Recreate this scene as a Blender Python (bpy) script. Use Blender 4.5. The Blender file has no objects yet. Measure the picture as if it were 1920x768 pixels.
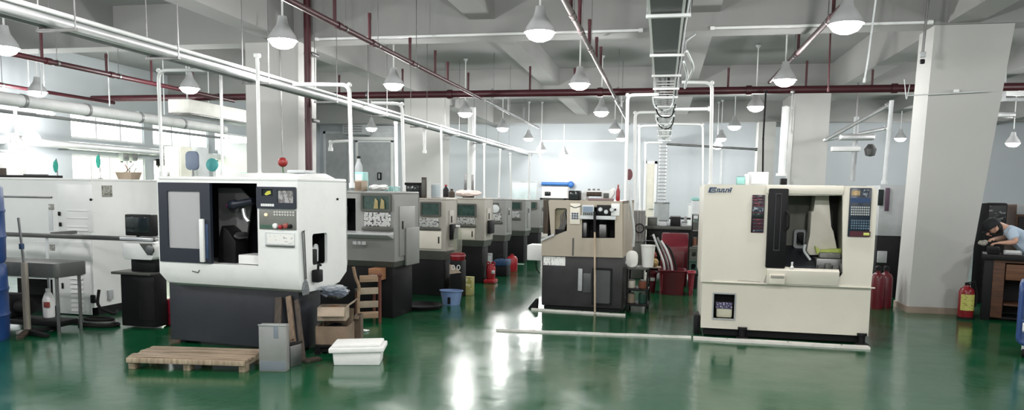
import bpy, bmesh, math, random
from mathutils import Vector, Matrix
random.seed(7)
SC = bpy.context.scene
COL = SC.collection
PI = math.pi
rad = math.radians

# ------------------------------------------------------------------ camera survey
FOC, EYE = 1400.0, 1.6
TH, PIT, ROLL, PPY = rad(11.304065), rad(5.5), rad(0.8), 490.8661
def cam_axes():
    fw = Vector((-math.sin(TH)*math.cos(PIT), math.cos(TH)*math.cos(PIT), -math.sin(PIT)))
    r = Vector((math.cos(TH), math.sin(TH), 0)); u = r.cross(fw)
    c, s = math.cos(ROLL), math.sin(ROLL)
    return c*r + s*u, -s*r + c*u, fw
CR, CU, CF = cam_axes()
CO = Vector((0, 0, EYE))
def ray(px, py): return CF + CR*((px-960)/FOC) - CU*((py-PPY)/FOC)
def onz(px, py, z=0.0):
    d = ray(px, py); return CO + d*((z-EYE)/d.z)
def ony(px, py, Y):
    d = ray(px, py); return CO + d*(Y/d.y)
def onx(px, py, X):
    d = ray(px, py); return CO + d*(X/d.x)
class Frame:
    """local frame of a thing standing on the floor: u across, v deep, w up"""
    def __init__(s, o, rz=0.0):
        s.o = Vector(o); s.rz = rad(rz)
        s.eu = Vector((math.cos(s.rz), math.sin(s.rz), 0)); s.ev = Vector((-math.sin(s.rz), math.cos(s.rz), 0))
    def uw(s, px, py, v=0.0):
        d = ray(px, py); t = (v + (s.o-CO).dot(s.ev))/d.dot(s.ev)
        q = CO + d*t - s.o; return q.dot(s.eu), q.z
    def vw(s, px, py, u):
        d = ray(px, py); t = (u + (s.o-CO).dot(s.eu))/d.dot(s.eu)
        q = CO + d*t - s.o; return q.dot(s.ev), q.z
    def rect(s, x0, y0, x1, y1, v=0.0):
        a = s.uw(x0, (y0+y1)/2, v)[0]; b = s.uw(x1, (y0+y1)/2, v)[0]
        c = s.uw((x0+x1)/2, y0, v)[1]; d = s.uw((x0+x1)/2, y1, v)[1]
        return a, b, d, c            # u0,u1,w0,w1
    def world(s, u, v, w): return s.o + s.eu*u + s.ev*v + Vector((0, 0, w))

# ------------------------------------------------------------------ materials
MATS = {}
def mat(name, col, rough=0.5, metal=0.0, var=0.08, scale=5.0, bump=0.0, coat=0.0, dirt=0.0, dirtcol=(0.05,0.045,0.04), emit=None, trans=0.0, spec=0.5):
    if name in MATS: return MATS[name]
    m = bpy.data.materials.new(name); m.use_nodes = True
    nt = m.node_tree; b = nt.nodes['Principled BSDF']
    c = (*col, 1)
    b.inputs['Roughness'].default_value = rough; b.inputs['Metallic'].default_value = metal
    b.inputs['Coat Weight'].default_value = coat; b.inputs['Transmission Weight'].default_value = trans
    b.inputs['Specular IOR Level'].default_value = spec
    b.inputs['Base Color'].default_value = c
    tc = nt.nodes.new('ShaderNodeTexCoord')
    if var > 0 or dirt > 0:
        n = nt.nodes.new('ShaderNodeTexNoise'); n.inputs['Scale'].default_value = scale; n.inputs['Detail'].default_value = 5
        nt.links.new(tc.outputs['Object'], n.inputs['Vector'])
        r = nt.nodes.new('ShaderNodeValToRGB')
        r.color_ramp.elements[0].position = 0.3; r.color_ramp.elements[1].position = 0.7
        r.color_ramp.elements[0].color = tuple(x*(1-var) for x in col)+(1,)
        r.color_ramp.elements[1].color = tuple(min(1, x*(1+var)) for x in col)+(1,)
        nt.links.new(n.outputs['Fac'], r.inputs['Fac']); out = r.outputs['Color']
        if dirt > 0:
            n2 = nt.nodes.new('ShaderNodeTexNoise'); n2.inputs['Scale'].default_value = scale*2.3; n2.inputs['Detail'].default_value = 8; n2.inputs['Roughness'].default_value = 0.7
            nt.links.new(tc.outputs['Object'], n2.inputs['Vector'])
            r2 = nt.nodes.new('ShaderNodeValToRGB'); r2.color_ramp.elements[0].position = 0.52; r2.color_ramp.elements[1].position = 0.75
            nt.links.new(n2.outputs['Fac'], r2.inputs['Fac'])
            mu = nt.nodes.new('ShaderNodeMath'); mu.operation = 'MULTIPLY'; mu.inputs[1].default_value = dirt
            nt.links.new(r2.outputs['Color'], mu.inputs[0])
            mx = nt.nodes.new('ShaderNodeMixRGB'); mx.inputs['Color2'].default_value = (*dirtcol, 1)
            nt.links.new(mu.outputs[0], mx.inputs['Fac']); nt.links.new(out, mx.inputs['Color1']); out = mx.outputs['Color']
        nt.links.new(out, b.inputs['Base Color'])
        if bump > 0:
            bp = nt.nodes.new('ShaderNodeBump'); bp.inputs['Strength'].default_value = bump; bp.inputs['Distance'].default_value = 0.02
            nt.links.new(n.outputs['Fac'], bp.inputs['Height']); nt.links.new(bp.outputs['Normal'], b.inputs['Normal'])
    if emit:
        b.inputs['Emission Color'].default_value = (*emit[0], 1); b.inputs['Emission Strength'].default_value = emit[1]
    MATS[name] = m; return m
def mat_print(name, paper, ink, sx=60, sz=60, cut=0.55, rough=0.5):
    """paper or key panel with small dark printed marks in rows"""
    if name in MATS: return MATS[name]
    m = bpy.data.materials.new(name); m.use_nodes = True
    nt = m.node_tree; b = nt.nodes['Principled BSDF']; b.inputs['Roughness'].default_value = rough
    tc = nt.nodes.new('ShaderNodeTexCoord'); mp = nt.nodes.new('ShaderNodeMapping')
    mp.inputs['Scale'].default_value = (sx, sx, sz)
    nt.links.new(tc.outputs['Object'], mp.inputs['Vector'])
    n = nt.nodes.new('ShaderNodeTexNoise'); n.inputs['Scale'].default_value = 1.0; n.inputs['Detail'].default_value = 1.0
    nt.links.new(mp.outputs['Vector'], n.inputs['Vector'])
    r = nt.nodes.new('ShaderNodeValToRGB'); r.color_ramp.elements[0].position = cut; r.color_ramp.elements[1].position = cut+0.05
    r.color_ramp.elements[0].color = (*paper, 1); r.color_ramp.elements[1].color = (*ink, 1)
    nt.links.new(n.outputs['Fac'], r.inputs['Fac']); nt.links.new(r.outputs['Color'], b.inputs['Base Color'])
    MATS[name] = m; return m
def mat_glass(name, tint=(0.9, 0.95, 0.93), gloss=0.12, alpha=0.12):
    if name in MATS: return MATS[name]
    m = bpy.data.materials.new(name); m.use_nodes = True; nt = m.node_tree
    nt.nodes.remove(nt.nodes['Principled BSDF']); o = nt.nodes['Material Output']
    t = nt.nodes.new('ShaderNodeBsdfTransparent'); t.inputs['Color'].default_value = (*tint, 1)
    g = nt.nodes.new('ShaderNodeBsdfPrincipled'); g.inputs['Base Color'].default_value = (*[x*.6 for x in tint], 1); g.inputs['Roughness'].default_value = gloss
    mx = nt.nodes.new('ShaderNodeMixShader'); lw = nt.nodes.new('ShaderNodeLayerWeight'); lw.inputs['Blend'].default_value = 0.5
    fr = nt.nodes.new('ShaderNodeMath'); fr.operation = 'POWER'; fr.inputs[1].default_value = 4.0; nt.links.new(lw.outputs['Facing'], fr.inputs[0])
    ad = nt.nodes.new('ShaderNodeMath'); ad.operation = 'ADD'; ad.use_clamp = True; ad.inputs[1].default_value = alpha
    nt.links.new(fr.outputs[0], ad.inputs[0]); nt.links.new(ad.outputs[0], mx.inputs[0])
    nt.links.new(t.outputs[0], mx.inputs[1]); nt.links.new(g.outputs[0], mx.inputs[2]); nt.links.new(mx.outputs[0], o.inputs['Surface'])
    MATS[name] = m; return m
def mat_wood(name, c1, c2, rough=0.65, axis='X', scale=3.0):
    if name in MATS: return MATS[name]
    m = bpy.data.materials.new(name); m.use_nodes = True; nt = m.node_tree; b = nt.nodes['Principled BSDF']
    b.inputs['Roughness'].default_value = rough
    tc = nt.nodes.new('ShaderNodeTexCoord'); mp = nt.nodes.new('ShaderNodeMapping')
    k = {'X': (1, 14, 14), 'Y': (14, 1, 14), 'Z': (14, 14, 1)}[axis]
    mp.inputs['Scale'].default_value = tuple(x*scale for x in k)
    n = nt.nodes.new('ShaderNodeTexNoise'); n.inputs['Scale'].default_value = 1; n.inputs['Detail'].default_value = 6
    r = nt.nodes.new('ShaderNodeValToRGB'); r.color_ramp.elements[0].position = 0.3; r.color_ramp.elements[1].position = 0.68
    r.color_ramp.elements[0].color = (*c1, 1); r.color_ramp.elements[1].color = (*c2, 1)
    nt.links.new(tc.outputs['Object'], mp.inputs['Vector']); nt.links.new(mp.outputs['Vector'], n.inputs['Vector'])
    nt.links.new(n.outputs['Fac'], r.inputs['Fac']); nt.links.new(r.outputs['Color'], b.inputs['Base Color'])
    MATS[name] = m; return m
def mat_floor():
    m = bpy.data.materials.new('green_epoxy'); m.use_nodes = True; nt = m.node_tree; b = nt.nodes['Principled BSDF']
    tc = nt.nodes.new('ShaderNodeTexCoord')
    n = nt.nodes.new('ShaderNodeTexNoise'); n.inputs['Scale'].default_value = 0.9; n.inputs['Detail'].default_value = 6; n.inputs['Roughness'].default_value = 0.6
    r = nt.nodes.new('ShaderNodeValToRGB'); r.color_ramp.elements[0].position = 0.3; r.color_ramp.elements[1].position = 0.72
    r.color_ramp.elements[0].color = (0.0015, 0.062, 0.020, 1); r.color_ramp.elements[1].color = (0.003, 0.092, 0.034, 1)
    nt.links.new(tc.outputs['Object'], n.inputs['Vector']); nt.links.new(n.outputs['Fac'], r.inputs['Fac'])
    nt.links.new(r.outputs['Color'], b.inputs['Base Color'])
    n2 = nt.nodes.new('ShaderNodeTexNoise'); n2.inputs['Scale'].default_value = 1.7; n2.inputs['Detail'].default_value = 7; n2.inputs['Roughness'].default_value = 0.65
    nt.links.new(tc.outputs['Object'], n2.inputs['Vector'])
    mr = nt.nodes.new('ShaderNodeMapRange'); mr.inputs['From Min'].default_value = 0.3; mr.inputs['From Max'].default_value = 0.7
    mr.inputs['To Min'].default_value = 0.10; mr.inputs['To Max'].default_value = 0.27
    nt.links.new(n2.outputs['Fac'], mr.inputs['Value']); nt.links.new(mr.outputs[0], b.inputs['Roughness'])
    n3 = nt.nodes.new('ShaderNodeTexNoise'); n3.inputs['Scale'].default_value = 2.6; n3.inputs['Detail'].default_value = 3
    nt.links.new(tc.outputs['Object'], n3.inputs['Vector'])
    bp = nt.nodes.new('ShaderNodeBump'); bp.inputs['Strength'].default_value = 0.13; bp.inputs['Distance'].default_value = 0.03
    nt.links.new(n3.outputs['Fac'], bp.inputs['Height']); nt.links.new(bp.outputs['Normal'], b.inputs['Normal'])
    n4 = nt.nodes.new('ShaderNodeTexNoise'); n4.inputs['Scale'].default_value = 8.0; n4.inputs['Detail'].default_value = 2; n4.inputs['Distortion'].default_value = 1.2
    nt.links.new(tc.outputs['Object'], n4.inputs['Vector'])
    bp2 = nt.nodes.new('ShaderNodeBump'); bp2.inputs['Strength'].default_value = 0.06; bp2.inputs['Distance'].default_value = 0.012
    nt.links.new(n4.outputs['Fac'], bp2.inputs['Height']); nt.links.new(bp.outputs['Normal'], bp2.inputs['Normal']); nt.links.new(bp2.outputs['Normal'], b.inputs['Normal'])
    b.inputs['IOR'].default_value = 1.6; b.inputs['Specular IOR Level'].default_value = 0.6
    b.inputs['Coat Weight'].default_value = 0.25; b.inputs['Coat Roughness'].default_value = 0.12
    return m
WALL = mat('wall_paint', (0.50, 0.535, 0.565), 0.7, var=0.04, scale=0.6)
CEIL = mat('ceiling_paint', (0.265, 0.267, 0.262), 0.85, var=0.05, scale=0.5)
COLM = mat('column_paint', (0.47, 0.47, 0.457), 0.7, var=0.04, scale=0.7, dirt=0.08, dirtcol=(0.4,0.38,0.35))
SKIRT = mat('column_skirting', (0.30, 0.24, 0.19), 0.6)
WHITE = mat('white_enamel', (0.78, 0.79, 0.78), 0.32, var=0.03, scale=2, dirt=0.06, dirtcol=(0.35,0.33,0.3))
OFFW = mat('offwhite_enamel', (0.80, 0.81, 0.80), 0.4, var=0.03, scale=2, dirt=0.10, dirtcol=(0.3,0.3,0.3))
CREAM = mat('cream_enamel', (0.74, 0.70, 0.61), 0.36, var=0.03, scale=2, dirt=0.07, dirtcol=(0.3,0.25,0.2))
GREYB = mat('grey_machine_enamel', (0.26, 0.262, 0.252), 0.4, var=0.05, scale=2, dirt=0.08)
BEIGE = mat('beige_enamel', (0.40, 0.352, 0.287), 0.42, var=0.05, scale=2, dirt=0.10)
PALEB = mat('pale_beige_enamel', (0.38, 0.36, 0.32), 0.42, var=0.05, scale=2, dirt=0.1)
NAVY = mat('navy_enamel', (0.016, 0.021, 0.034), 0.4, var=0.08, scale=3)
CHARN = mat('dark_grey_enamel', (0.030, 0.030, 0.031), 0.45, var=0.2, scale=3, dirt=0.2, dirtcol=(0.09,0.09,0.085), spec=0.35)
CHAR = mat('charcoal_enamel', (0.024, 0.026, 0.034), 0.42, var=0.12, scale=3, dirt=0.15, dirtcol=(0.08,0.08,0.085))
BLACK = mat('black_plastic', (0.006, 0.006, 0.007), 0.55, var=0.1, spec=0.25)
BLACKM = mat('black_rubber', (0.008, 0.008, 0.008), 0.75, spec=0.25, var=0.15, bump=0.1, scale=20)
OLIVE = mat('olive_grey_enamel', (0.075, 0.078, 0.068), 0.5, var=0.1)
STEEL = mat('brushed_steel', (0.38, 0.38, 0.375), 0.38, metal=0.45, var=0.12, scale=4, bump=0.05)
DSTEEL = mat('dull_steel', (0.22, 0.22, 0.22), 0.4, metal=0.9, var=0.2, scale=6)
LSTEEL = mat('zinc_plate', (0.62, 0.63, 0.64), 0.35, metal=0.6, var=0.08, scale=4)
PIPEW = mat('white_conduit', (0.80, 0.81, 0.81), 0.35, var=0.03)
PIPEG = mat('grey_bundle', (0.24, 0.245, 0.25), 0.45, metal=0.3, var=0.15, scale=8)
REDP = mat('oxblood_pipe', (0.050, 0.006, 0.011), 0.45, var=0.15, scale=4)
REDD = mat('dark_red_plastic', (0.115, 0.006, 0.014), 0.32, var=0.15, scale=6)
REDB = mat('bright_red_enamel', (0.30, 0.010, 0.016), 0.3, var=0.1)
REDE = mat('extinguisher_red', (0.20, 0.008, 0.014), 0.28, var=0.08)
BLUEP = mat('blue_plastic', (0.015, 0.055, 0.20), 0.38, var=0.12, scale=6)
BLUEB = mat('sky_blue_plastic', (0.18, 0.27, 0.48), 0.35, var=0.08)
BLUEW = mat('blue_rail', (0.03, 0.14, 0.42), 0.4)
TEAL = mat('teal_cloth', (0.02, 0.36, 0.27), 0.6, var=0.15)
TEALP = mat('pale_teal_plastic', (0.30, 0.58, 0.55), 0.5, var=0.1)
YELL = mat('yellow_card', (0.36, 0.34, 0.13), 0.6, var=0.15)
LIME = mat('lime_coolant_tray', (0.50, 0.60, 0.14), 0.4, var=0.2, scale=10)
WOODP = mat_wood('pallet_wood', (0.16, 0.115, 0.075), (0.42, 0.325, 0.235), axis='X')
WOODB = mat_wood('pallet_block_wood', (0.24, 0.18, 0.12), (0.48, 0.385, 0.28), axis='Z')
WOODD = mat_wood('dark_board_wood', (0.022, 0.016, 0.011), (0.07, 0.048, 0.033), axis='Z')
WOODC = mat_wood('chair_wood', (0.24, 0.15, 0.09), (0.40, 0.28, 0.19), axis='X')
WOODR = mat_wood('red_brown_wood', (0.10, 0.025, 0.018), (0.16, 0.05, 0.03), axis='Z')
WOODK = mat_wood('desk_wood', (0.045, 0.016, 0.008), (0.11, 0.045, 0.02), axis='X')
CARD = mat('cardboard', (0.20, 0.145, 0.10), 0.75, var=0.2, scale=7, dirt=0.2)
CARDL = mat('light_cardboard', (0.36, 0.29, 0.22), 0.75, var=0.2, scale=7, dirt=0.15)
FOAM = mat('white_foam', (0.88, 0.88, 0.86), 0.7, var=0.03, scale=20, bump=0.05)
BATTEN = mat('scuffed_white_batten', (0.66, 0.64, 0.60), 0.5, var=0.12, scale=4, dirt=0.35, dirtcol=(0.12,0.09,0.07))
PAPER = mat_print('printed_sheet', (0.80, 0.80, 0.77), (0.35, 0.35, 0.36), 26, 70, 0.62)
LABELP = mat_print('label_print', (0.85, 0.85, 0.83), (0.30, 0.30, 0.32), 70, 30, 0.63)
KEYP = mat_print('key_legend', (0.60, 0.61, 0.60), (0.03, 0.03, 0.04), 34, 40, 0.52)
KEYD = mat_print('dark_key_legend', (0.02, 0.03, 0.05), (0.30, 0.34, 0.38), 60, 44, 0.56)
KEYR = mat_print('red_key_legend', (0.022, 0.010, 0.020), (0.28, 0.04, 0.07), 20, 70, 0.55)
SCREEN = mat('dark_screen', (0.015, 0.022, 0.022), 0.12, var=0.2, scale=12)
SCREENG = mat('lit_screen', (0.03, 0.06, 0.05), 0.15, var=0.3, scale=14, emit=((0.25, 0.35, 0.33), 0.03))
GLASSD = mat('frosted_door_glass', (0.42, 0.42, 0.43), 0.22, var=0.06, scale=2)
WINGL = mat_glass('window_glass', (0.97, 0.99, 0.98), 0.08, 0.02)
WINGY = mat_glass('cream_window_glass', (0.99, 0.99, 0.88), 0.08, 0.02)
GLASSM = mat_glass('machine_window_glass', (0.6, 0.65, 0.65), 0.1, 0.10)
PLASTICF = mat_glass('clear_plastic_film', (0.80, 0.86, 0.92), 0.18, 0.30)
BLUEBAG = mat('slate_plastic_bag', (0.085, 0.10, 0.13), 0.25, var=0.5, scale=14, bump=0.6)
SHADEM = mat('lamp_shade_glass', (0.50, 0.51, 0.52), 0.35, var=0.05)
BULB = mat('lamp_bulb_glow', (1, 1, 1), 0.4, var=0, emit=((1.0, 0.985, 0.95), 26))
SKIN = mat('skin', (0.58, 0.34, 0.25), 0.5, var=0.06, scale=20)
SHIRT = mat('light_blue_shirt', (0.52, 0.64, 0.78), 0.8, var=0.08, scale=14, bump=0.2)
CAPM = mat('black_cap_cloth', (0.012, 0.013, 0.016), 0.8, var=0.1)
TROUS = mat('dark_trousers', (0.02, 0.024, 0.035), 0.8)
GLOVE = mat('grey_glove_cloth', (0.35, 0.33, 0.29), 0.8, var=0.15, scale=30)
BLUEL = mat('dark_blue_emblem', (0.03, 0.06, 0.13), 0.4, var=0.25, scale=30)
GREENC = mat('dark_green_channel', (0.010, 0.028, 0.020), 0.4, var=0.15)

# ------------------------------------------------------------------ mesh builder
def smooth(me, ang=38):
    me.shade_smooth()
    try: me.set_sharp_from_angle(angle=rad(ang))
    except Exception: pass
class MB:
    def __init__(s): s.b = bmesh.new()
    def _fin(s, vs, bev, seg=2):
        if bev > 0:
            es = list({e for v in vs for e in v.link_edges})
            bmesh.ops.bevel(s.b, geom=es, offset=bev, segments=seg, affect='EDGES', profile=0.5, clamp_overlap=True)
    def box(s, x0, x1, y0, y1, z0, z1, bev=0.0, seg=2, M=None):
        if x0 > x1: x0, x1 = x1, x0
        if y0 > y1: y0, y1 = y1, y0
        if z0 > z1: z0, z1 = z1, z0
        c = [Vector((x, y, z)) for x in (x0, x1) for y in (y0, y1) for z in (z0, z1)]
        if M: c = [M @ q for q in c]
        v = [s.b.verts.new(q) for q in c]
        for f in ((0,1,3,2),(4,6,7,5),(0,4,5,1),(2,3,7,6),(0,2,6,4),(1,5,7,3)): s.b.faces.new([v[i] for i in f])
        s._fin(v, bev, seg); return s
    def bar(s, a, b, w, h, bev=0.0, up=(0,0,1)):
        """rectangular bar from a to b"""
        a = Vector(a); b = Vector(b); d = b-a; L = d.length; d.normalize()
        upv = Vector(up)
        if abs(d.dot(upv)) > 0.98: upv = Vector((0, 1, 0))
        r = d.cross(upv).normalized(); u = r.cross(d)
        M = Matrix((( r.x, d.x, u.x, a.x), (r.y, d.y, u.y, a.y), (r.z, d.z, u.z, a.z), (0,0,0,1)))
        return s.box(-w/2, w/2, 0, L, -h/2, h/2, bev, M=M)
    def prism(s, poly, a, b, axis='y', bev=0.0, seg=2):
        """poly extruded along axis: y -> (x,z) poly, x -> (y,z) poly, z -> (x,y) poly"""
        def P(p, t): return (p[0], t, p[1]) if axis == 'y' else ((t, p[0], p[1]) if axis == 'x' else (p[0], p[1], t))
        n = len(poly)
        A = [s.b.verts.new(P(p, a)) for p in poly]; B = [s.b.verts.new(P(p, b)) for p in poly]
        s.b.faces.new(A); s.b.faces.new(B[::-1])
        for i in range(n): s.b.faces.new([A[i], B[i], B[(i+1) % n], A[(i+1) % n]])
        s._fin(A+B, bev, seg); return s
    def loft(s, loops, cap=True):
        """closed loops of equal length joined by quads"""
        R = [[s.b.verts.new(p) for p in L] for L in loops]; n = len(R[0])
        for a, b in zip(R, R[1:]):
            for i in range(n): s.b.faces.new([a[i], a[(i+1) % n], b[(i+1) % n], b[i]])
        if cap: s.b.faces.new(R[0][::-1]); s.b.faces.new(R[-1])
        return s
    def plate(s, outer, holes, y0, y1):
        """plate in the x-z plane with holes, from y0 to y1"""
        t = bmesh.new(); es = []
        for loop in [outer]+holes:
            v = [t.verts.new((p[0], y0, p[1])) for p in loop]
            es += [t.edges.new((v[i], v[(i+1) % len(v)])) for i in range(len(v))]
        bmesh.ops.triangle_fill(t, use_beauty=True, use_dissolve=False, edges=es)
        r = bmesh.ops.extrude_face_region(t, geom=t.faces[:])
        bmesh.ops.translate(t, vec=(0, y1-y0, 0), verts=[g for g in r['geom'] if isinstance(g, bmesh.types.BMVert)])
        bmesh.ops.recalc_face_normals(t, faces=t.faces[:])
        me = bpy.data.meshes.new('t'); t.to_mesh(me); t.free(); s.b.from_mesh(me); bpy.data.meshes.remove(me); return s
    def tube(s, pts, r, n=10, closed=False):
        pts = [Vector(p) for p in pts]; rr = r if isinstance(r, (list, tuple)) else [r]*len(pts)
        rings = []; prev = None; N = len(pts)
        for i, p in enumerate(pts):
            if closed: d = (pts[(i+1) % N]-pts[i-1])
            else: d = (pts[min(i+1, N-1)]-pts[max(i-1, 0)])
            if d.length < 1e-9: d = Vector((0, 0, 1))
            d.normalize()
            if prev is None:
                x = d.orthogonal().normalized()
            else:
                x = prev - d*prev.dot(d)
                x = x.normalized() if x.length > 1e-6 else d.orthogonal().normalized()
            prev = x; y = d.cross(x)
            rings.append([s.b.verts.new(p + (x*math.cos(2*PI*k/n) + y*math.sin(2*PI*k/n))*rr[i]) for k in range(n)])
        pr = list(zip(rings, rings[1:])) + ([(rings[-1], rings[0])] if closed else [])
        for a, b in pr:
            for k in range(n): s.b.faces.new([a[k], a[(k+1) % n], b[(k+1) % n], b[k]])
        if not closed: s.b.faces.new(rings[0][::-1]); s.b.faces.new(rings[-1])
        return s
    def lathe(s, prof, c=(0, 0, 0), n=20, M=None):
        """profile [(r,z)] spun about z"""
        R = []
        for r, z in prof:
            if r < 1e-6:
                q = Vector((0, 0, z)); q = M @ q if M else q; R.append([s.b.verts.new(q+Vector(c))])
            else:
                L = []
                for k in range(n):
                    q = Vector((r*math.cos(2*PI*k/n), r*math.sin(2*PI*k/n), z)); q = M @ q if M else q
                    L.append(s.b.verts.new(q+Vector(c)))
                R.append(L)
        for a, b in zip(R, R[1:]):
            for k in range(n):
                k2 = (k+1) % n
                if len(a) == 1 and len(b) == 1: continue
                if len(a) == 1: s.b.faces.new([a[0], b[k2], b[k]])
                elif len(b) == 1: s.b.faces.new([a[k], a[k2], b[0]])
                else: s.b.faces.new([a[k], a[k2], b[k2], b[k]])
        return s
    def ball(s, c, r, sx=1, sy=1, sz=1, n=16):
        prof = [(r*math.sin(PI*i/8), -r*math.cos(PI*i/8)) for i in range(9)]
        prof[0] = (0, -r); prof[-1] = (0, r)
        return s.lathe(prof, c, n, M=Matrix.Diagonal((sx, sy, sz)).to_4x4())
    def blob(s, c, rx, ry, rz, amp=0.15, seed=1, n=3):
        rs = random.Random(seed)
        r = bmesh.ops.create_icosphere(s.b, subdivisions=n, radius=1)
        ph = [rs.uniform(0, 6) for _ in range(6)]
        for v in r['verts']:
            q = v.co; k = 1+amp*(math.sin(4*q.x+ph[0])*math.sin(3.4*q.y+ph[1])+0.6*math.sin(8*q.z+ph[2])*math.sin(7*q.x+ph[3])+0.3*math.sin(13*q.y+ph[4]))
            v.co = Vector((c[0]+q.x*rx*k, c[1]+q.y*ry*k, c[2]+q.z*rz*k))
        return s
    def build(s, name, m, parent=None, ang=38, flat=False):
        bmesh.ops.recalc_face_normals(s.b, faces=s.b.faces[:])
        me = bpy.data.meshes.new(name); s.b.to_mesh(me); s.b.free()
        me.materials.append(m)
        if not flat: smooth(me, ang)
        o = bpy.data.objects.new(name, me); COL.objects.link(o)
        if parent is not None: o.parent = parent
        return o
def arc(pts, r=0.12, n=5):
    """round the corners of a polyline"""
    P = [Vector(p) for p in pts]; out = [P[0]]
    for a, b, c in zip(P, P[1:], P[2:]):
        d1 = (a-b); d2 = (c-b); k = min(r, d1.length*.45, d2.length*.45)
        q0 = b+d1.normalized()*k; q1 = b+d2.normalized()*k
        for i in range(n+1):
            t = i/n; out.append(q0*(1-t)**2 + b*2*t*(1-t) + q1*t*t)
    out.append(P[-1]); return out
def thing(name, label, cat, loc=(0, 0, 0), rz=0.0, group=None):
    o = bpy.data.objects.new(name, None); COL.objects.link(o); o.empty_display_size = 0.1
    o.location = loc; o.rotation_euler = (0, 0, rz); o['label'] = label; o['category'] = cat
    if group: o['group'] = group
    return o
def fthing(name, label, cat, F, group=None): return thing(name, label, cat, F.o, F.rz, group)
def tag(o, label, cat, group=None):
    o['label'] = label; o['category'] = cat
    if group: o['group'] = group
    return o
def struct(o): o['kind'] = 'structure'; return o
def dup(root, loc, rz=None, label=None, group=None):
    r = root.copy(); COL.objects.link(r); r.location = loc
    if rz is not None: r.rotation_euler = (0, 0, rz)
    if label: r['label'] = label
    if group: r['group'] = group
    for ch in list(root.children):
        c = ch.copy(); COL.objects.link(c); c.parent = r
        for g in list(ch.children):
            d = g.copy(); COL.objects.link(d); d.parent = c
    return r
def rrect(u0, u1, w0, w1, r, n=4):
    out = []
    for cx, cz, a0 in ((u1-r, w0+r, -90), (u1-r, w1-r, 0), (u0+r, w1-r, 90), (u0+r, w0+r, 180)):
        for i in range(n+1):
            a = rad(a0+90*i/n); out.append((cx+r*math.cos(a), cz+r*math.sin(a)))
    return out
def keys(mb, u0, u1, w0, w1, nx, ny, v, t=0.008, fill=0.72):
    du = (u1-u0)/nx; dw = (w1-w0)/ny
    for i in range(nx):
        for j in range(ny):
            a = u0+du*(i+.5); c = w0+dw*(j+.5)
            mb.box(a-du*fill/2, a+du*fill/2, v-t, v, c-dw*fill/2, c+dw*fill/2)
    return mb
# ================================================================== SETTING
XL, XR, YB, YF, ZC, ZB = -13.0, 13.0, -5.0, 27.0, 4.5, 3.85
struct(MB().box(XL, XR, YB, YF, -0.2, 0).build('floor', mat_floor(), flat=True))
struct(MB().box(XL-.2, XR+.2, YB-.2, YF+.2, ZC, ZC+.2).build('ceiling', CEIL, flat=True))
# walls
BAYS = [(14.6, 17.0), (17.35, 19.75), (20.1, 22.5)]
def rz4(a, b, c, d): return [(a, c), (b, c), (b, d), (a, d)]
holes = []
for a, b in BAYS: holes += [rz4(a, b, 1.45, 2.28), rz4(a, b, 2.62, 3.2)]
w = MB().plate(rz4(YB, YF, 0, ZC), holes, 0, 0.2).build('wall_left', WALL, flat=True); w.location.x = XL; w.rotation_euler.z = PI/2; struct(w)
wf = struct(MB().box(XL, XR, YF, YF+.2, 0, ZC).build('wall_far', WALL, flat=True))
struct(MB().box(XR, XR+.2, YB, YF, 0, ZC).build('wall_right', WALL, flat=True))
struct(MB().box(XL, XR, YB-.2, YB, 0, ZC).build('wall_back', WALL, flat=True))
k = 0
for a, b in BAYS:
    for (z0, z1, gl, nx) in ((1.45, 2.28, WINGY, 4), (2.62, 3.2, WINGL, 3)):
        k += 1
        root = bpy.data.objects.new('window_%d' % k, None); COL.objects.link(root); struct(root)
        root.location = (XL, 0, 0)
        m = MB(); t = 0.05
        m.box(-.13, -.03, a, b, z0, z0+t); m.box(-.13, -.03, a, b, z1-t, z1)
        for i in range(nx+1):
            y = a + (b-a)*i/nx; m.box(-.125, -.035, max(a, y-t/2), min(b, y+t/2), z0+t*.5, z1-t*.5)
        if z1 < 2.5: m.box(-.12, -.04, a, b, 1.66, 1.70)
        m.build('window_frame', PIPEW, root)
        MB().box(-.085, -.075, a+.02, b-.02, z0+.02, z1-.02).build('pane', gl, root)
# beams
def beam(x0, x1, y0, y1, z0): return struct(MB().box(x0, x1, y0, y1, z0, ZC).build('ceiling_beam', CEIL, flat=True))
for y in (3.9, 11.0, 18.0, 25.0): beam(XL, XR, y, y+.4, ZB)
ys = [YB, 3.9, 4.3, 11.0, 11.4, 18.0, 18.4, 25.0, 25.4, YF]
for i in range(0, 10, 2):
    for x, z in ((-9.1, 4.1), (-5.9, 3.86), (-2.7, 4.1), (0.5, 4.1), (3.78, 3.86), (6.9, 4.1), (10.1, 3.86)):
        beam(x-.19, x+.19, ys[i], ys[i+1], z)
# columns
def column(x0b, x1b, x0t, x1t, y0, y1, ztop=ZB):
    r = bpy.data.objects.new('column', None); COL.objects.link(r); struct(r)
    m = MB(); L = lambda xa, xb, z: [(xa, y0, z), (xb, y0, z), (xb, y1, z), (xa, y1, z)]
    m.loft([L(x0b, x1b, 0.0), L(x0t, x1t, ztop)])
    o = m.build('column_shaft', COLM, r, flat=True)
    m = MB(); m.loft([L(x0b-.015, x1b+.015, 0.0), L(x0b-.015, x1b+.015, .085)])
    for v in m.b.verts: v.co.y += -.015 if v.co.y < (y0+y1)/2 else .015
    m.build('skirting', SKIRT, r, flat=True)
    return r
column(3.36, 4.03, 3.46, 4.42, 11.05, 11.65)
cl0 = ony(462, 250, 11.0).x; cl1 = ony(557, 250, 11.0).x
column(cl0, cl1, cl0+.02, cl1+.05, 10.98, 11.6)
column(ony(1479, 300, 17.9).x, ony(1547, 300, 17.9).x, ony(1486, 300, 17.9).x, ony(1552, 300, 17.9).x, 17.9, 18.5)
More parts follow.
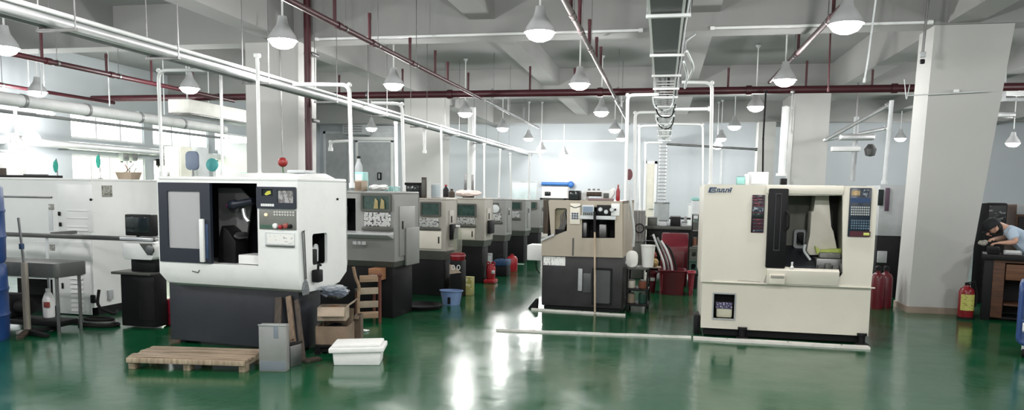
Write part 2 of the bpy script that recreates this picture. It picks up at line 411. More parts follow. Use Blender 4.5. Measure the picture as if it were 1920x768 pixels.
column(ony(760, 300, 17.9).x, ony(829, 300, 17.9).x, ony(758, 300, 17.9).x, ony(830, 300, 17.9).x, 17.9, 18.5)
column(ony(1418, 300, 24.9).x, ony(1450, 300, 24.9).x, ony(1420, 300, 24.9).x, ony(1452, 300, 24.9).x, 24.9, 25.5)
# far wall: doors, shutter
def far(px0, py0, px1, py1, Y=27.0):
    a = ony(px0, (py0+py1)/2, Y); b = ony(px1, (py0+py1)/2, Y); c = ony((px0+px1)/2, py0, Y); d = ony((px0+px1)/2, py1, Y)
    return a.x, b.x, d.z, c.z
def wall_door(n, px0, py0, px1, py1, m1, m2, handle=True):
    x0, x1, z0, z1 = far(px0, py0, px1, py1); z0 = 0
    r = bpy.data.objects.new('door_%d' % n, None); COL.objects.link(r); struct(r)
    f = MB(); t = .09
    f.box(x0, x0+t, 26.93, 27.0, 0, z1); f.box(x1-t, x1, 26.93, 27.0, 0, z1); f.box(x0, x1, 26.93, 27.0, z1-t, z1); f.build('door_frame', m1, r)
    MB().box(x0+t, x1-t, 26.96, 27.0, 0.01, z1-t).build('door_leaf', m2, r)
    if handle: MB().tube(arc([(x0+t+.12, 26.96, 1.0), (x0+t+.12, 26.90, 1.0), (x0+t+.28, 26.90, 1.0)], .02), .015).build('door_handle', DSTEEL, r)
    return r
LGREY = mat('light_grey_panel', (0.60, 0.63, 0.64), 0.6); MGREY = mat('mid_grey_panel', (0.40, 0.42, 0.43), 0.6)
DOORC = mat('cream_door', (0.66, 0.64, 0.55), 0.55)
wall_door(1, 1207, 302, 1231, 400, PIPEW, DOORC)
wall_door(2, 608, 246, 658, 360, LGREY, MGREY, False)
wall_door(3, 668, 262, 738, 372, PIPEW, MGREY, False)
# shutter box above the far left doorway
r = thing('shutter_box', 'grey ribbed roller shutter housing above the far grey doorway', 'roller shutter')
x0, x1, z0, z1 = far(700, 237, 740, 263)
m = MB(); m.box(x0, x1, 26.6, 27.0, z0, z1, .02)
for i in range(4): m.box(x0, x1, 26.57, 26.62, z0+.05+i*(z1-z0-.1)/4, z0+.05+(i+.6)*(z1-z0-.1)/4)
m.build('housing', LGREY, r)
x0, x1, z0, z1 = far(668, 258, 744, 264); MB().box(x0, x1, 26.5, 27.0, z0, z1, .01).build('lintel_shelf', PIPEW, r)
# far wall joint strips and mid conduit rail (trim)
tn = 0
def wtrim(px0, py0, px1, py1, m=LGREY, d=.04):
    global tn; tn += 1
    x0, x1, z0, z1 = far(px0, py0, px1, py1)
    o = MB().box(x0, x1, 27.0-d, 27.0, max(z0, 0), z1).build('trim_%d' % tn, m); struct(o)
wtrim(1014, 262, 1170, 265, PIPEW); wtrim(1250, 268, 1320, 271, MGREY)
wtrim(884, 240, 887, 372, LGREY); wtrim(1350, 282, 1354, 345, LGREY); wtrim(1195, 262, 1198, 380, LGREY)
struct(MB().box(XL, XR, 26.97, 27.0, 0.0, .12).build('baseboard_far', SKIRT, flat=True))

# ================================================================== LAMPS
def make_lamp(label):
    t = thing('pendant_lamp', label, 'lamp', (0, 0, 3.3))
    m = MB(); m.lathe([(.172, -.005), (.165, .0), (.150, .05), (.105, .12), (.07, .17), (.055, .23), (.05, .27), (0, .275)], n=24)
    m.lathe([(.165, -.004), (.145, .045), (.10, .115), (.065, .165)], n=24); m.build('lamp_shade', SHADEM, t, 50)
    m = MB(); m.lathe([(0, -.10), (.06, -.094), (.115, -.07), (.148, -.03), (.150, .0), (.125, .04), (.06, .10), (.0, .12)], n=24); m.build('bulb', BULB, t, 80)
    m = MB(); m.tube([(0, 0, .27), (0, 0, 1.2)], .012, 8); m.build('suspension_rod', PIPEW, t)
    m = MB(); m.lathe([(0, 1.2), (.05, 1.19), (.05, 1.17), (.02, 1.13), (0, 1.13)], n=14); m.build('ceiling_rose', LGREY, t)
    return t
ORD = ['first', 'second', 'third', 'fourth', 'fifth', 'sixth', 'seventh']
LAMPW = 40.0
lamp0 = None
def lamp_light(root, pw=1.0):
    L = bpy.data.lights.new('lamp_light', 'POINT'); L.energy = LAMPW*pw; L.shadow_soft_size = 0.08; L.color = (1.0, 0.985, 0.965)
    o = bpy.data.objects.new('lamp_light', L); COL.objects.link(o); o.parent = root; o.location = (0, 0, -.20)
def put_lamp(x, y, label, z=3.3, group='bell pendant lamps', pw=1.0):
    global lamp0
    if lamp0 is None: lamp0 = make_lamp(label); o = lamp0
    else: o = dup(lamp0, (0, 0, 0), label=label)
    o.location = (x, y, z); o['group'] = group
    if abs(z-3.3) > .01:
        for c in o.children:
            if c.name.startswith('suspension'): c.scale = (1, 1, (4.5-z)/1.2)
            if c.name.startswith('ceiling_rose'): c.location = (0, 0, 3.3-z)
    lamp_light(o, pw)
    return o
rows = [(-1.36, (8.16, 12.1, 16.4, 21.0, 24.45), 'in the row left of the cable tray'),
        (1.74, (8.17, 12.0, 15.6, 20.1, 24.55), 'in the row above the cream machine'),
        (-4.4, (8.2, 11.87, 16.43, 20.44, 24.5), 'in the row over the line of grey lathes'),
        (-8.2, (8.18, 11.95, 16.2, 20.32, 24.5), 'in the row over the big white machine')]
for x, yy, d in rows:
    for i, y in enumerate(yy): put_lamp(x, y, f'{ORD[i]} bell lamp from the front {d}', pw=.45 if y > 24 else 1.0)
for px, py, lab in ((70, 172, 'glowing pendant lamp at the window side, above the left end of the white duct'),):
    p = onz(px, py, 3.3); put_lamp(p.x, p.y, lab)
for px, py, X, lab in ((85, 211, -11.7, 'small glowing pendant lamp just below the white round duct by the window wall'), (59, 259, -12.3, 'tiny far pendant lamp low by the window wall')):
    p = onx(px, py, X); put_lamp(p.x, p.y, lab, p.z)
for px, py, Y, lab in ((1057, 290, 25.4, 'small pendant lamp hanging low against the bright far wall'), (1015, 281, 24.6, 'small pendant lamp at the far end of the white tray'), (1899, 268, 21.0, 'pendant lamp hanging on a white cord beyond the big column'), (1345, 274, 25.0, 'small low pendant lamp against the far wall behind the cream machine')):
    p = ony(px, py, Y); put_lamp(p.x, p.y, lab, p.z, pw=.12)
# the same lighting grid behind and beside the camera (out of frame), then added lamps beyond the column
for x in (-11.6, -8.2, -4.4, -1.36, 1.74, 5.6):
    for y in (0.2, 4.1): put_lamp(x, y, 'white bell pendant lamp of the rows behind the viewpoint', group='pendant lamps behind the viewpoint', pw=1.9 if y > 1 else 1.4)
for x, y in ((6.6, 8.2), (6.6, 12.6), (5.6, 16.4), (6.3, 20.4), (9.6, 9.5), (9.8, 14.5), (9.9, 20.4), (6.9, 24.4)): put_lamp(x, y, 'added white bell pendant lamp brightening the hall beyond the big column', group='added pendant lamps beyond the column')  # extra lamps added to brighten the dark right part of the far wall

# ================================================================== SPRINKLER PIPES
def sprinkler(name, label, a, b, r, m, risers, hang=0.34, rm=None, couplings=(), cat='pipe', down=False):
    a = Vector(a); b = Vector(b); t = thing(name, label, cat, a)
    MB().tube([(0, 0, 0), b-a], r, 12).build('pipe_run', m, t)
    d = (b-a)
    for k, h in risers:
        q = d*k; mm = MB(); mm.tube([q+Vector((0, 0, r*.6)), q+Vector((0, 0, h))], .021, 8)
        mm.tube([q+Vector((0, 0, h-.05)), q+Vector((0, 0, h+.02))], .024, 8)
        mm.build('riser', rm or m, t)
    for k, (kr, h) in enumerate(risers[:3]):
        q = d*min(.97, kr+.025); zt_ = 4.5-(a+q).z; mm = MB(); mm.tube([q+Vector((0, 0, r*.9)), q+Vector((0, 0, zt_))], .006, 6); mm.tube([q+d.normalized()*-.02, q+d.normalized()*.02], r*1.2, 12); mm.build('pipe_hanger', DSTEEL, t)
    for k in couplings:
        q = d*k; u = d.normalized(); MB().tube([q-u*.05, q+u*.05], r*1.28, 12).build('coupling', m, t)
    return t
yr = 14.8
sprinkler('sprinkler_main_pipe', 'thick dark red main pipe crossing the hall under the second beam', (-12.6, yr, 3.50), (12.6, yr, 3.53), .07, REDP,
          [(.10, .55), (.175, .45), (.235, .4), (.29, .5), (.345, .4), (.395, .5), (.43, .45), (.545, .4), (.60, .5), (.645, .55), (.7, .5)], couplings=(.2, .33, .45, .56, .66, .8))
def kk(y, y0, y1): return (y-y0)/(y1-y0)
def branch(label, X, y0, y1, z, r, m, ry, hs, rm=None):
    return sprinkler('sprinkler_branch_pipe', label, (X, y0, z), (X+.02, y1, z), r, m, [(kk(y, y0, y1), h) for y, h in zip(ry, hs)], rm=rm, couplings=[kk(y, y0, y1)+.01 for y in ry[:3]])
branch('thin dark red pipe running back from the red column pipe with upright stubs', -3.62, 3.5, 14.6, 3.4, .032, REDP, (7.9, 8.9, 10.4, 11.6, 12.3), (.6, .32, .32, .36, .3))
branch('pale grey pipe continuing the thin red pipe into the back of the hall', -3.6, 15.0, 21.5, 3.4, .03, PIPEG, (15.6, 17.3, 19.2), (.3, .3, .3))
branch('pale thin pipe running back beside the cable tray with red stubs', -.98, 3.5, 14.6, 3.4, .03, mat('pale_mauve_pipe', (0.27, 0.215, 0.22), .6), (7.7, 8.5, 9.6, 10.6, 11.3), (.45, .32, .32, .3, .3), rm=REDP)
branch('pale thin pipe behind the red main beside the cable tray', -.97, 15.0, 20.5, 3.4, .03, PIPEG, (15.6, 17.0), (.3, .3))
branch('mauve pipe rising over the cream machine to the big bright lamp', 1.83, 3.5, 14.6, 3.63, .034, mat('mauve_pipe', (0.13, 0.07, 0.078), .6), (8.35, 9.3, 11.6), (.34, .4, .3), rm=REDP)
branch('dark red pipe with stubs nearest above the big white machine', -9.0, 3.5, 14.6, 3.4, .04, REDP, (7.6, 9.6, 10.9, 12.0), (.4, .45, .3, .45))
branch('dark red pipe close to the window wall with few stubs', -11.9, 8.0, 14.6, 3.38, .035, REDP, (10.0, 11.6), (.4, .3))
# red riser at the left column
px = ony(578, 200, 10.75)
t = thing('riser_pipe', 'thick vertical dark red pipe standing in front of the left column', 'pipe', (px.x, 10.75, 0))
MB().tube([(0, 0, 0.02), (0, 0, 4.48)], .055, 14).build('pipe_run', REDP, t)
MB().lathe([(.0, 1.70), (.12, 1.70), (.12, 1.78), (.09, 1.80), (.06, 1.86), (0, 1.86)]).build('flange', REDP, t)
for z in (2.6, 3.6): MB().box(-.08, .08, .02, .23, z, z+.05, .01).build('wall_clamp', DSTEEL, t)
MB().lathe([(0, 0), (.13, 0), (.13, .02), (0.06, .03), (0, .03)]).build('foot_flange', REDP, t)

# ================================================================== CABLE TRAY (centre)
zt = 3.3; x0, x1 = -.17, .12; y0, y1 = 3.0, 26.6
t = thing('cable_tray', 'dark green cable tray with white edges hanging along the central aisle', 'cable tray', (0, 0, zt))
MB().box(x0, x1, y0, 11.6, 0, .02).box(x0, x0+.02, y0, 11.6, .02, .12).box(x1-.02, x1, y0, 11.6, .02, .12).build('channel', GREENC, t)
for x in (x0-.025, x1): MB().box(x, x+.025, y0, y1, -.005, .06).build('edge_rail', PIPEW, t)
for i, y in enumerate((5.6, 7.45, 9.55, 11.2, 12.6, 13.7, 15.2, 17, 19, 21, 23, 25)):
    m = MB(); m.box(x0-.045, x1+.085, y-.022, y+.022, -.045, -.012, .008); m.build('bracket', PIPEW, t)
    
    for xx in (x0-.035, x1+.078): MB().tube([(xx, y, -.03), (xx, y, 1.2)], .005, 6).build('hanger_rod', MGREY, t)
for y in [12.0+.32*i for i in range(40)]:
    MB().box(x0, x1, y-.02, y+.02, 0, .015).build('rung', PIPEW, t)
rs = random.Random(3)
for i, (xa, mm) in enumerate(((.157, BLACKM), (.177, LGREY), (-.10, PIPEG), (.03, BLACKM), (-.03, DSTEEL))):
    pts = [(xa+.003*math.sin(q*1.7+i), y0+.4+q*.9, .052+.008*math.sin(q*2.1+i*2)) for q in range(25)]
    tag(MB().tube(pts, (.008, .008, .02, .02, .016)[i], 7).build('power_cable', mm), ['black cable slung along the right edge of the green tray', 'pale grey cable slung along the green tray', 'grey cable lying inside the green tray', 'black cable lying inside the green tray', 'steel conduit lying in the middle of the green tray'][i], 'cable').location = (0, 0, zt)
# hanging cable loops below the tray
for i, y in enumerate((12.9, 14.2, 15.8, 16.7, 20.0)):
    a = rs.uniform(-.08, .06); pts = [(a+.16*math.cos(q*PI/8)*1.1, y+.25+.2*math.sin(q*1.1), -.072-.26*math.sin(q*PI/8)) for q in range(9)]
    o = tag(MB().tube(pts, .014, 7).build('hanging_cable', (LGREY, BLACKM)[i % 2]), f'drooping cable loop under the cable tray, {ORD[i]} from the front', 'cable', 'cable loops under the tray'); o.location = (0, 0, zt)
for pts_, lab in (([ony(1303, 64, 10.7), ony(1284, 78, 10.2), ony(1285, 98, 10.0)], 'pale hose curving from the beam conduit to the cable tray'), ([ony(1282, 116, 9.6), ony(1290, 140, 10.5), ony(1284, 165, 11.3)], 'pale slack hose hanging right of the cable tray'), ([ony(1288, 96, 9.4), ony(1302, 125, 9.9), ony(1290, 150, 10.6)], 'grey slack hose looping right of the cable tray')):
    tag(MB().tube(arc(pts_, .5, 8), .016, 7).build('hanging_hose', LGREY), lab, 'hose')
# vertical cable ladder at the end of the tray
p = ony(1243, 300, 25.8); zb = max(0.0, ony(1243, 398, 25.8).z)
t = thing('cable_ladder', 'narrow pale vertical cable ladder with dark rungs at the end of the aisle', 'cable ladder', (p.x, 25.8, 0))
for s in (-.11, .11): MB().box(s-.012, s+.012, -.02, .02, 0, 3.25).build('side_rail', PIPEW, t)
for i in range(26): MB().box(-.13, .13, -.05, -.02, .3+i*.115, .335+i*.115).build('rung', DSTEEL, t)

# ================================================================== LEFT BUNDLE (bright conduit)
A = onz(-40, 3, 2.95); B = onz(1008, 291, 2.95)
xb = -4.85
t = thing('conduit_bundle', 'long bright conduit bundle running back above the row of lathes', 'conduit', (xb, 0, 2.9))
MB().tube([(0, 3.6, 0), (.12, 27.0, 0)], .052, 14).build('duct', LSTEEL, t)
MB().tube([(-.085, 3.6, -.03), (.03, 26.9, -.03)], .030, 10).build('side_pipe', PIPEG, t)
MB().tube([(.068, 3.6, .05), (.185, 26.9, .05)], .020, 10).build('bright_pipe', PIPEW, t)
MB().tube([(-.095, 3.6, .05), (.02, 26.9, .05)], .026, 10).build('dark_pipe', DSTEEL, t)
for y in (5.3, 6.6, 8.3, 10.2, 12.2, 14.4, 16.8, 19.5, 22.5):
    MB().box(-.14, .22, y-.02, y+.02, -.085, -.065).tube([(-.13, y, -.07), (-.13, y, 1.6)], .006, 6).tube([(.21, y, -.07), (.21, y, 1.6)], .006, 6).build('hanger', DSTEEL, t)
# round white duct toward the windows
a = onz(-20, 190, 2.95); b = onz(466, 243, 2.95); xm = (a.x+b.x)/2
t = thing('air_duct', 'round pale duct running below the lamps toward the windows', 'duct', (xm, 0, 2.95))
ya, yb2 = min(a.y, b.y)-1, max(a.y, b.y)
MB().tube([(0, ya, 0), (0, yb2, 0)], .105, 18).build('duct_tube', mat('duct_paint', (.56, .57, .57), .6), t)
for i in range(5): y = ya+1+(yb2-ya-1.2)*i/4; MB().tube([(0, y-.03, 0), (0, y+.03, 0)], .117, 18).build('joint_ring', PIPEG, t)
MB().tube([(-.02, ya, -.2), (-.02, yb2, -.2)], .03, 8).build('under_pipe', PIPEG, t)
for i in range(4): y = ya+1.4+(yb2-ya-2)*i/3; MB().tube([(0, y, .14), (0, y, 1.55)], .012, 6).build('hanger', LGREY, t)
# lower thin duct on the window wall
t = thing('wall_duct', 'thin pale duct running along the window wall under the upper panes', 'duct', (-12.75, 0, 2.44))
MB().box(-.1, .1, 8.5, 22.8, -.08, .08, .03).build('duct_tube', LSTEEL, t)
for i in range(6): MB().box(-.24, .0, 9+2.6*i, 9.05+2.6*i, -.1, -.08).build('wall_bracket', DSTEEL, t)

# ================================================================== CONDUIT DROPS
def drop(label, pts, r=.022, m=PIPEW, clips=(), cat='conduit', name='conduit_drop'):
    P = [Vector(p) for p in pts]; o = P[0].copy()
    t = thing(name, label, cat, o)
    MB().tube(arc([p-o for p in P], .1, 5), r, 10).build('tube', m, t)
    if len(P) > 2:
        q = P[1]-o; MB().ball(q, r*1.25).build('elbow', m, t)
    MB().box(-.03, .03, -.03, .03, -.02, .02, .006).build('mount_clip', m, t)
    e = P[-1]-o; e0 = P[-2]-o; d = (e0-e).normalized()
    MB().tube([e, e+d*.06], r*1.5, 10).build('end_fitting', m, t)
    return t
def Yp(px, py, Y): return ony(px, py, Y)
# left front machine
drop('white conduit drop down to the left end of the white-fronted lathe', [Yp(380, 131, 7.6), Yp(297, 132, 7.6), Yp(304, 331, 7.6)], .02)
drop('white conduit drop into the middle of the white-fronted lathe', [Yp(414, 128, 8.0), Yp(417, 329, 8.0)], .017)
drop('white conduit drop into the white-fronted lathe beside the left column', [Yp(482, 104, 7.9), Yp(487, 332, 7.9)], .02)
drop('white hook-shaped conduit from the bundle down behind the white-fronted lathe', [Yp(555, 158, 8.6), Yp(655, 159, 8.6), Yp(660, 352, 8.6)], .024)
drop('white conduit drop beside the window wall above the big white machine', [Yp(28, 205, 9.4), Yp(31, 250, 9.4), Yp(44, 333, 9.4)], .026)
drop('short white bent conduit in front of the far grey doorway', [Yp(655, 264, 12.6), Yp(620, 266, 12.6), Yp(620, 283, 12.6)], .03)
drop('white square-bent conduit behind the roof clutter of the grey lathe', [Yp(700, 193, 11.6), Yp(754, 195, 11.6), Yp(758, 372, 11.6)], .026)
drop('pale thin conduit just before the square-bent one', [Yp(742, 230, 12.8), Yp(744, 362, 12.8)], .03)
drop('thin pale conduit at the edge of the mid column', [Yp(827, 235, 14.2), Yp(829, 372, 14.2)], .022)
drop('pale conduit with short crossbar hanging in front of the mid column', [Yp(796, 245, 15.0), Yp(796, 287, 15.0)], .03)
drop('thin conduit drop over the pale lathes, close to the white post', [Yp(908, 270, 17), Yp(908, 372, 17)], .02)
drop('thin conduit drop at the far end of the bundle', [Yp(938, 280, 19), Yp(935, 370, 19)], .024)
drop('white bent conduit under the end of the bundle', [Yp(990, 285, 21), Yp(1013, 286, 21), Yp(1014, 302, 21)], .03)
drop('white conduit drop behind the whiteboard', [Yp(993, 290, 20), Yp(992, 372, 20)], .028)
drop('pale conduit drop beside the white bent one', [Yp(957, 288, 20.5), Yp(958, 372, 20.5)], .022)
t = thing('support_post', 'slim white round post standing behind the pale lathes', 'post', (Yp(884, 300, 20.2).x, 20.2, 0))
MB().tube([(0, 0, .0), (0, 0, 3.84)], .11, 16).build('shaft', PIPEW, t); MB().lathe([(0, 0), (.17, 0), (.17, .03), (.1, .05), (0, .05)]).build('foot_plate', PIPEW, t)
# centre and right
drop('tall white bent conduit on the left of the cable tray', [Yp(1232, 177, 12.6), Yp(1177, 178, 12.6), Yp(1172, 425, 12.6)], .028)
drop('white bent conduit on the left of the tray, behind the tallest', [Yp(1236, 210, 15.2), Yp(1191, 211, 15.2), Yp(1190, 400, 15.2)], .03)
drop('faint pale bent conduit on the left of the tray, third one back', [Yp(1238, 235, 18), Yp(1198, 236, 18), Yp(1200, 395, 18)], .03)
drop('small far bent conduit near the cream door', [Yp(1240, 267, 22), Yp(1210, 267, 22), Yp(1210, 390, 22)], .028)
drop('tall white bent conduit on the right of the tray by the cream machine', [Yp(1282, 154, 11.4), Yp(1335, 155, 11.4), Yp(1332, 350, 11.4)], .026)
drop('straight white conduit crossing from the tray to the tall bent one', [Yp(1268, 205, 13.4), Yp(1334, 204, 13.4)], .032)
drop('thin pale conduit on the right of the tray near the far wall', [Yp(1262, 232, 18), Yp(1318, 233, 18), Yp(1318, 400, 18)], .026)
drop('black cable dropping from the red main to a box on the far wall', [Yp(1436, 172, 14), Yp(1431, 260, 14), Yp(1430, 338, 14)], .016, BLACKM, cat='cable', name='cable_drop')
drop('dark cable hanging beside the back column', [Yp(1486, 172, 13.8), Yp(1484, 250, 13.8)], .012, DSTEEL, cat='cable', name='cable_drop')
drop('white wide conduit clamped to the left side of the back column', [Yp(1474, 200, 17.6), Yp(1466, 330, 17.6)], .09)
drop('dark red thin rod passing from the ceiling to the red main', [Yp(1558, 40, 12.5), Yp(1553, 172, 12.5)], .013, REDP, cat='rod', name='hanger_rod')
drop('pale looping cable hanging from the ceiling left of the big column', [Yp(1643, -6, 10.2), Yp(1634, 60, 10.2), Yp(1628, 110, 10.2), Yp(1620, 155, 10.2)], .012, LGREY, cat='cable', name='cable_drop')
drop('slanted grey conduit between the cream machine and the big column', [Yp(1672, 190, 13.6), Yp(1658, 345, 13.6)], .035, LGREY)
drop('short pale conduit beyond the big column', [Yp(1885, 110, 15), Yp(1882, 190, 15)], .03, LGREY)
for i, (xa, ya_, xb_, yb_, Y, lab) in enumerate(((1250, 270, 1420, 280, 24.0, 'thin steel rail crossing the far right bay at lamp height'), (1548, 262, 1668, 196, 14.5, 'slanted pale tube rising toward the big column'), (1545, 263, 1665, 240, 17.3, 'pale duct branch between the back column and the big column'))):
    drop(lab, [Yp(xa, ya_, Y), Yp(xb_, yb_, Y)], .035, LSTEEL if i else DSTEEL, cat='pipe', name='overhead_tube')
t = thing('fume_extractor', 'grey pipework cluster hanging in front of the far wall near the big column', 'ducting', Yp(1603, 270, 16.5))
MB().tube([(0, 0, -.75), (0, 0, .55)], .05, 10).build('stem', MGREY, t); MB().tube([(0, 0, .5), (0, 0, 4.49-t.location.z)], .02, 8).build('ceiling_hanger', DSTEEL, t); MB().box(-.3, .35, -.12, .12, .08, .2, .03).build('manifold', LSTEEL, t)
MB().box(-.45, .1, -.08, .08, -.15, -.05, .02).build('lower_arm', PIPEW, t); MB().lathe([(0, -.35), (.09, -.33), (.12, -.2), (.05, -.1), (0, -.1)], (.3, 0, .1)).build('nozzle', DSTEEL, t)
t = thing('wall_rail', 'white wall ledge with grey fittings beyond the big column', 'rail', Yp(1885, 178, 17))
MB().box(-.6, 1.2, -.05, .05, -.02, .1, .02).build('rail_bar', PIPEW, t); MB().box(-.5, 1.2, -.06, .04, -.12, -.06, .01).build('under_bar', MGREY, t); MB().box(-.5, .2, -.08, .05, -.45, -.34, .03).build('fitting', LSTEEL, t)
# conduits along the first beam's lower edge (white lines)
drop('white conduit along the lower edge of the first beam, left of the tray', [(-5.3, 10.94, 3.87), (-.35, 10.94, 3.87)], .02, cat='conduit', name='beam_conduit')
drop('white conduit along the lower edge of the first beam, right of the tray', [(.6, 10.94, 3.87), (3.4, 10.94, 3.87)], .02, cat='conduit', name='beam_conduit')
# pull cords
p = Yp(530, 300, 10.2)
t = thing('ball_pull', 'grey ceiling cord with a red ball and hook in front of the left column', 'pull cord', p)
MB().tube([(-.02, 0, 1.9), (0, 0, .08)], .011, 7).build('cord', DSTEEL, t); MB().ball((0, 0, -.03), .072).build('ball', mat('brick_red', (0.32, 0.03, 0.03), .4), t)
MB().tube(arc([(0, 0, -.09), (0.01, 0, -.2), (.04, 0, -.24)], .03), .012, 7).build('hook', mat('green_hook', (.1, .2, .1), .5), t)
p = Yp(1730, 100, 10.4)
t = thing('pull_switch', 'dark ceiling cord ending in a black switch in front of the big column', 'pull cord', p)
MB().tube([(.04, 0, 1.1), (0.0, 0, .0)], .016, 7).build('cord', DSTEEL, t); MB().box(-.035, .035, -.025, .025, -.05, .02, .01).build('switch_body', MGREY, t); MB().box(-.025, .03, -.02, .02, -.13, -.07, .012).build('toggle', BLACK, t)
# column fittings
p = Yp(1700, 175, 11.03)
t = thing('column_cable', 'thin grey cable running across the front of the big column', 'cable', (0, 10.98, 0))
a = Yp(1700, 180, 11.03); b = Yp(1850, 172, 11.03)
MB().tube([(a.x, 0, a.z), (b.x, 0, b.z)], .008, 6).build('wire', LGREY, t)
c = Yp(1790, 172, 11.03); MB().box(c.x-.03, c.x+.03, -.03, .02, c.z-.015, c.z+.025, .006).build('clip', PIPEW, t)
q = [Yp(1693, 150, 11.03), Yp(1697, 190, 11.03), Yp(1703, 160, 11.03)]
MB().tube(arc([(v.x, -.01, v.z) for v in q], .05), .006, 6).build('wire_loop', LGREY, t)
# AC unit on far left wall
x0, x1, z0, z1 = far(665, 227, 705, 256)
t = thing('air_conditioner', 'dark grey air handling unit hanging over the far grey doorway', 'air conditioner', ((x0+x1)/2, 26.2, (z0+z1)/2))
w = (x1-x0)/2; h = (z1-z0)/2
MB().box(-w, w, -.35, .35, -h, h, .03).build('casing', MGREY, t)
m = MB(); [m.box(-w*.8, w*.8, -.37, -.34, -h*.7+i*h*.3, -h*.7+i*h*.3+.03) for i in range(5)]; m.build('louvre', DSTEEL, t)
for s in (-w*.8, w*.8): MB().tube([(s, 0, h), (s, 0, 4.48-(z0+z1)/2)], .015, 6).build('hanger', DSTEEL, t)
# ================================================================== MACHINES
def plate_x(mb, outer, holes, x0, x1):
    """plate in the y-z plane with holes"""
    t = MB().plate(outer, holes, x0, x1)
    for v in t.b.verts: v.co = Vector((v.co.y, v.co.x, v.co.z))
    me = bpy.data.meshes.new('t'); t.b.to_mesh(me); t.b.free(); mb.b.from_mesh(me); bpy.data.meshes.remove(me); return mb
def R4(u0, u1, w0, w1): return [(u0, w0), (u1, w0), (u1, w1), (u0, w1)]
def panel(F, name, px, v, th, m, parent, bev=0.004, label=None, back=0.0):
    u0, u1, w0, w1 = F.rect(*px, v=v)
    o = MB().box(u0, u1, v-th, v+back, w0, w1, bev).build(name, m, parent)
    if label: o['label'] = label
    return o
def panel_t(F, name, px, v, th, m, parent, frame_m, t=.012):
    """framed pane: returns frame with pane child"""
    u0, u1, w0, w1 = F.rect(*px, v=v)
    f = MB().plate(R4(u0, u1, w0, w1), [R4(u0+t, u1-t, w0+t, w1-t)], v-th, v).build(name, frame_m, parent)
    MB().box(u0+t*.8, u1-t*.8, v-th*.5, v-.001, w0+t*.8, w1-t*.8).build('pane', m, f)
    return f

# ---------------------------------------------------------------- front left lathe
F = Frame(onz(320, 641), -6); LM = F
t = fthing('cnc_lathe', 'white-fronted lathe with navy door and grey control screen, behind the pallet', 'machine', F)
VF = -0.15
u0 = F.uw(297, 430, VF)[0]; u1 = F.uw(559, 430, VF)[0]
wt = F.uw(430, 338, VF)[1]; w1 = F.uw(428, 518, VF)[1]; w0 = F.uw(440, 544, VF)[1]
D = F.vw(651, 430, u1)[0]; ub0 = 0.0; ub1 = F.uw(561, 655, 0)[0]
wo0 = F.uw(430, 497, VF)[1]
MB().box(ub0, ub1, 0, D-.35, .03, w0+.02, .01).build('base_cabinet', CHAR, t)
for x in (ub0+.1, ub1-.1):
    for y in (.1, D-.5): MB().lathe([(0, 0), (.05, 0), (.05, .02), (.02, .03), (0, .05)], (x, y, 0), 12).build('levelling_foot', BLACK, t)
L = lambda a, b, c, d, z: [(a, c, z), (b, c, z), (b, d, z), (a, d, z)]
m = MB()
m.loft([L(u0+.11, u1-.01, VF+.13, D-.34, w0), L(u0+.05, u1-.003, VF+.05, D-.16, w0+.035), L(u0, u1, VF, D-.02, w1), L(u0, u1, VF, D, wo0)])
m.build('lower_tub', OFFW, t, 30)
# upper shell
th = .03
op = F.rect(396, 343, 483, 497, VF); dr = F.rect(298, 340, 396, 496, VF)
opening = R4(dr[0]+.01, op[1], wo0+.006, F.uw(430, 343, VF)[1])
m = MB(); m.plate(R4(u0, u1, wo0, wt), [opening], VF, VF+th)
s0 = F.vw(586, 480, u1)[0]; s1 = F.vw(614, 480, u1)[0]; z1 = F.vw(600, 437, u1)[1]; z0 = wo0+.01
plate_x(m, R4(VF+th, D, wo0, wt), [rrect(s0, s1, z0, z1, .03)], u1-th, u1)
m.box(u0, u0+th, VF+th, D, wo0, wt); m.box(u0, u1, D-.02, D, wo0, wt)
m.box(u0, u1, VF+.0, D, wt, wt+.035, .015)
m.build('enclosure', OFFW, t, 30)
# raised roof strip
m = MB(); a = F.uw(405, 338, VF)[0]
m.prism([(VF+.05, wt+.035), (D-.1, wt+.035), (D-.3, wt+.085), (VF+.3, wt+.075)], a, u1-.06, axis='x', bev=.01)
m.build('roof_cowl', OFFW, t)
q = F.uw(577, 340, .3); MB().box(u1-.32, u1-.12, .15, .35, wt+.08, wt+.11, .012).build('roof_hatch', LGREY, t)
# window in side: recess
m = MB(); m.box(u1-.22, u1-th-.001, s0-.02, s1+.02, z0-.01, z0+.005).box(u1-.24, u1-.22, s0-.02, s1+.02, z0, z1+.02).box(u1-.22, u1-th-.001, s0-.04, s0-.02, z0, z1).box(u1-.22, u1-th-.001, s1+.02, s1+.04, z0, z1)
o = m.build('side_recess', BLACK, t)
m = MB(); m.tube(arc([(u1-.12, s0+.06, z1-.02), (u1-.06, s0+.1, z1-.2), (u1-.1, s1-.04, z0+.2), (u1-.08, s1-.08, z0+.02)], .1), .022, 8); m.build('recess_hose', LGREY, o)
MB().box(u1-.10, u1-.02, s0+.02, s0+.12, z0, z0+.15, .01).build('recess_valve', BLACK, o)
# side sticker dot
q = F.vw(632, 373, u1); MB().lathe([(0, 0), (.012, 0), (.012, .012), (0, .014)], (0, 0, 0), 10, M=Matrix.Translation((u1, q[0], q[1])) @ Matrix.Rotation(PI/2, 4, 'Y')).build('side_plug', BLACK, t)
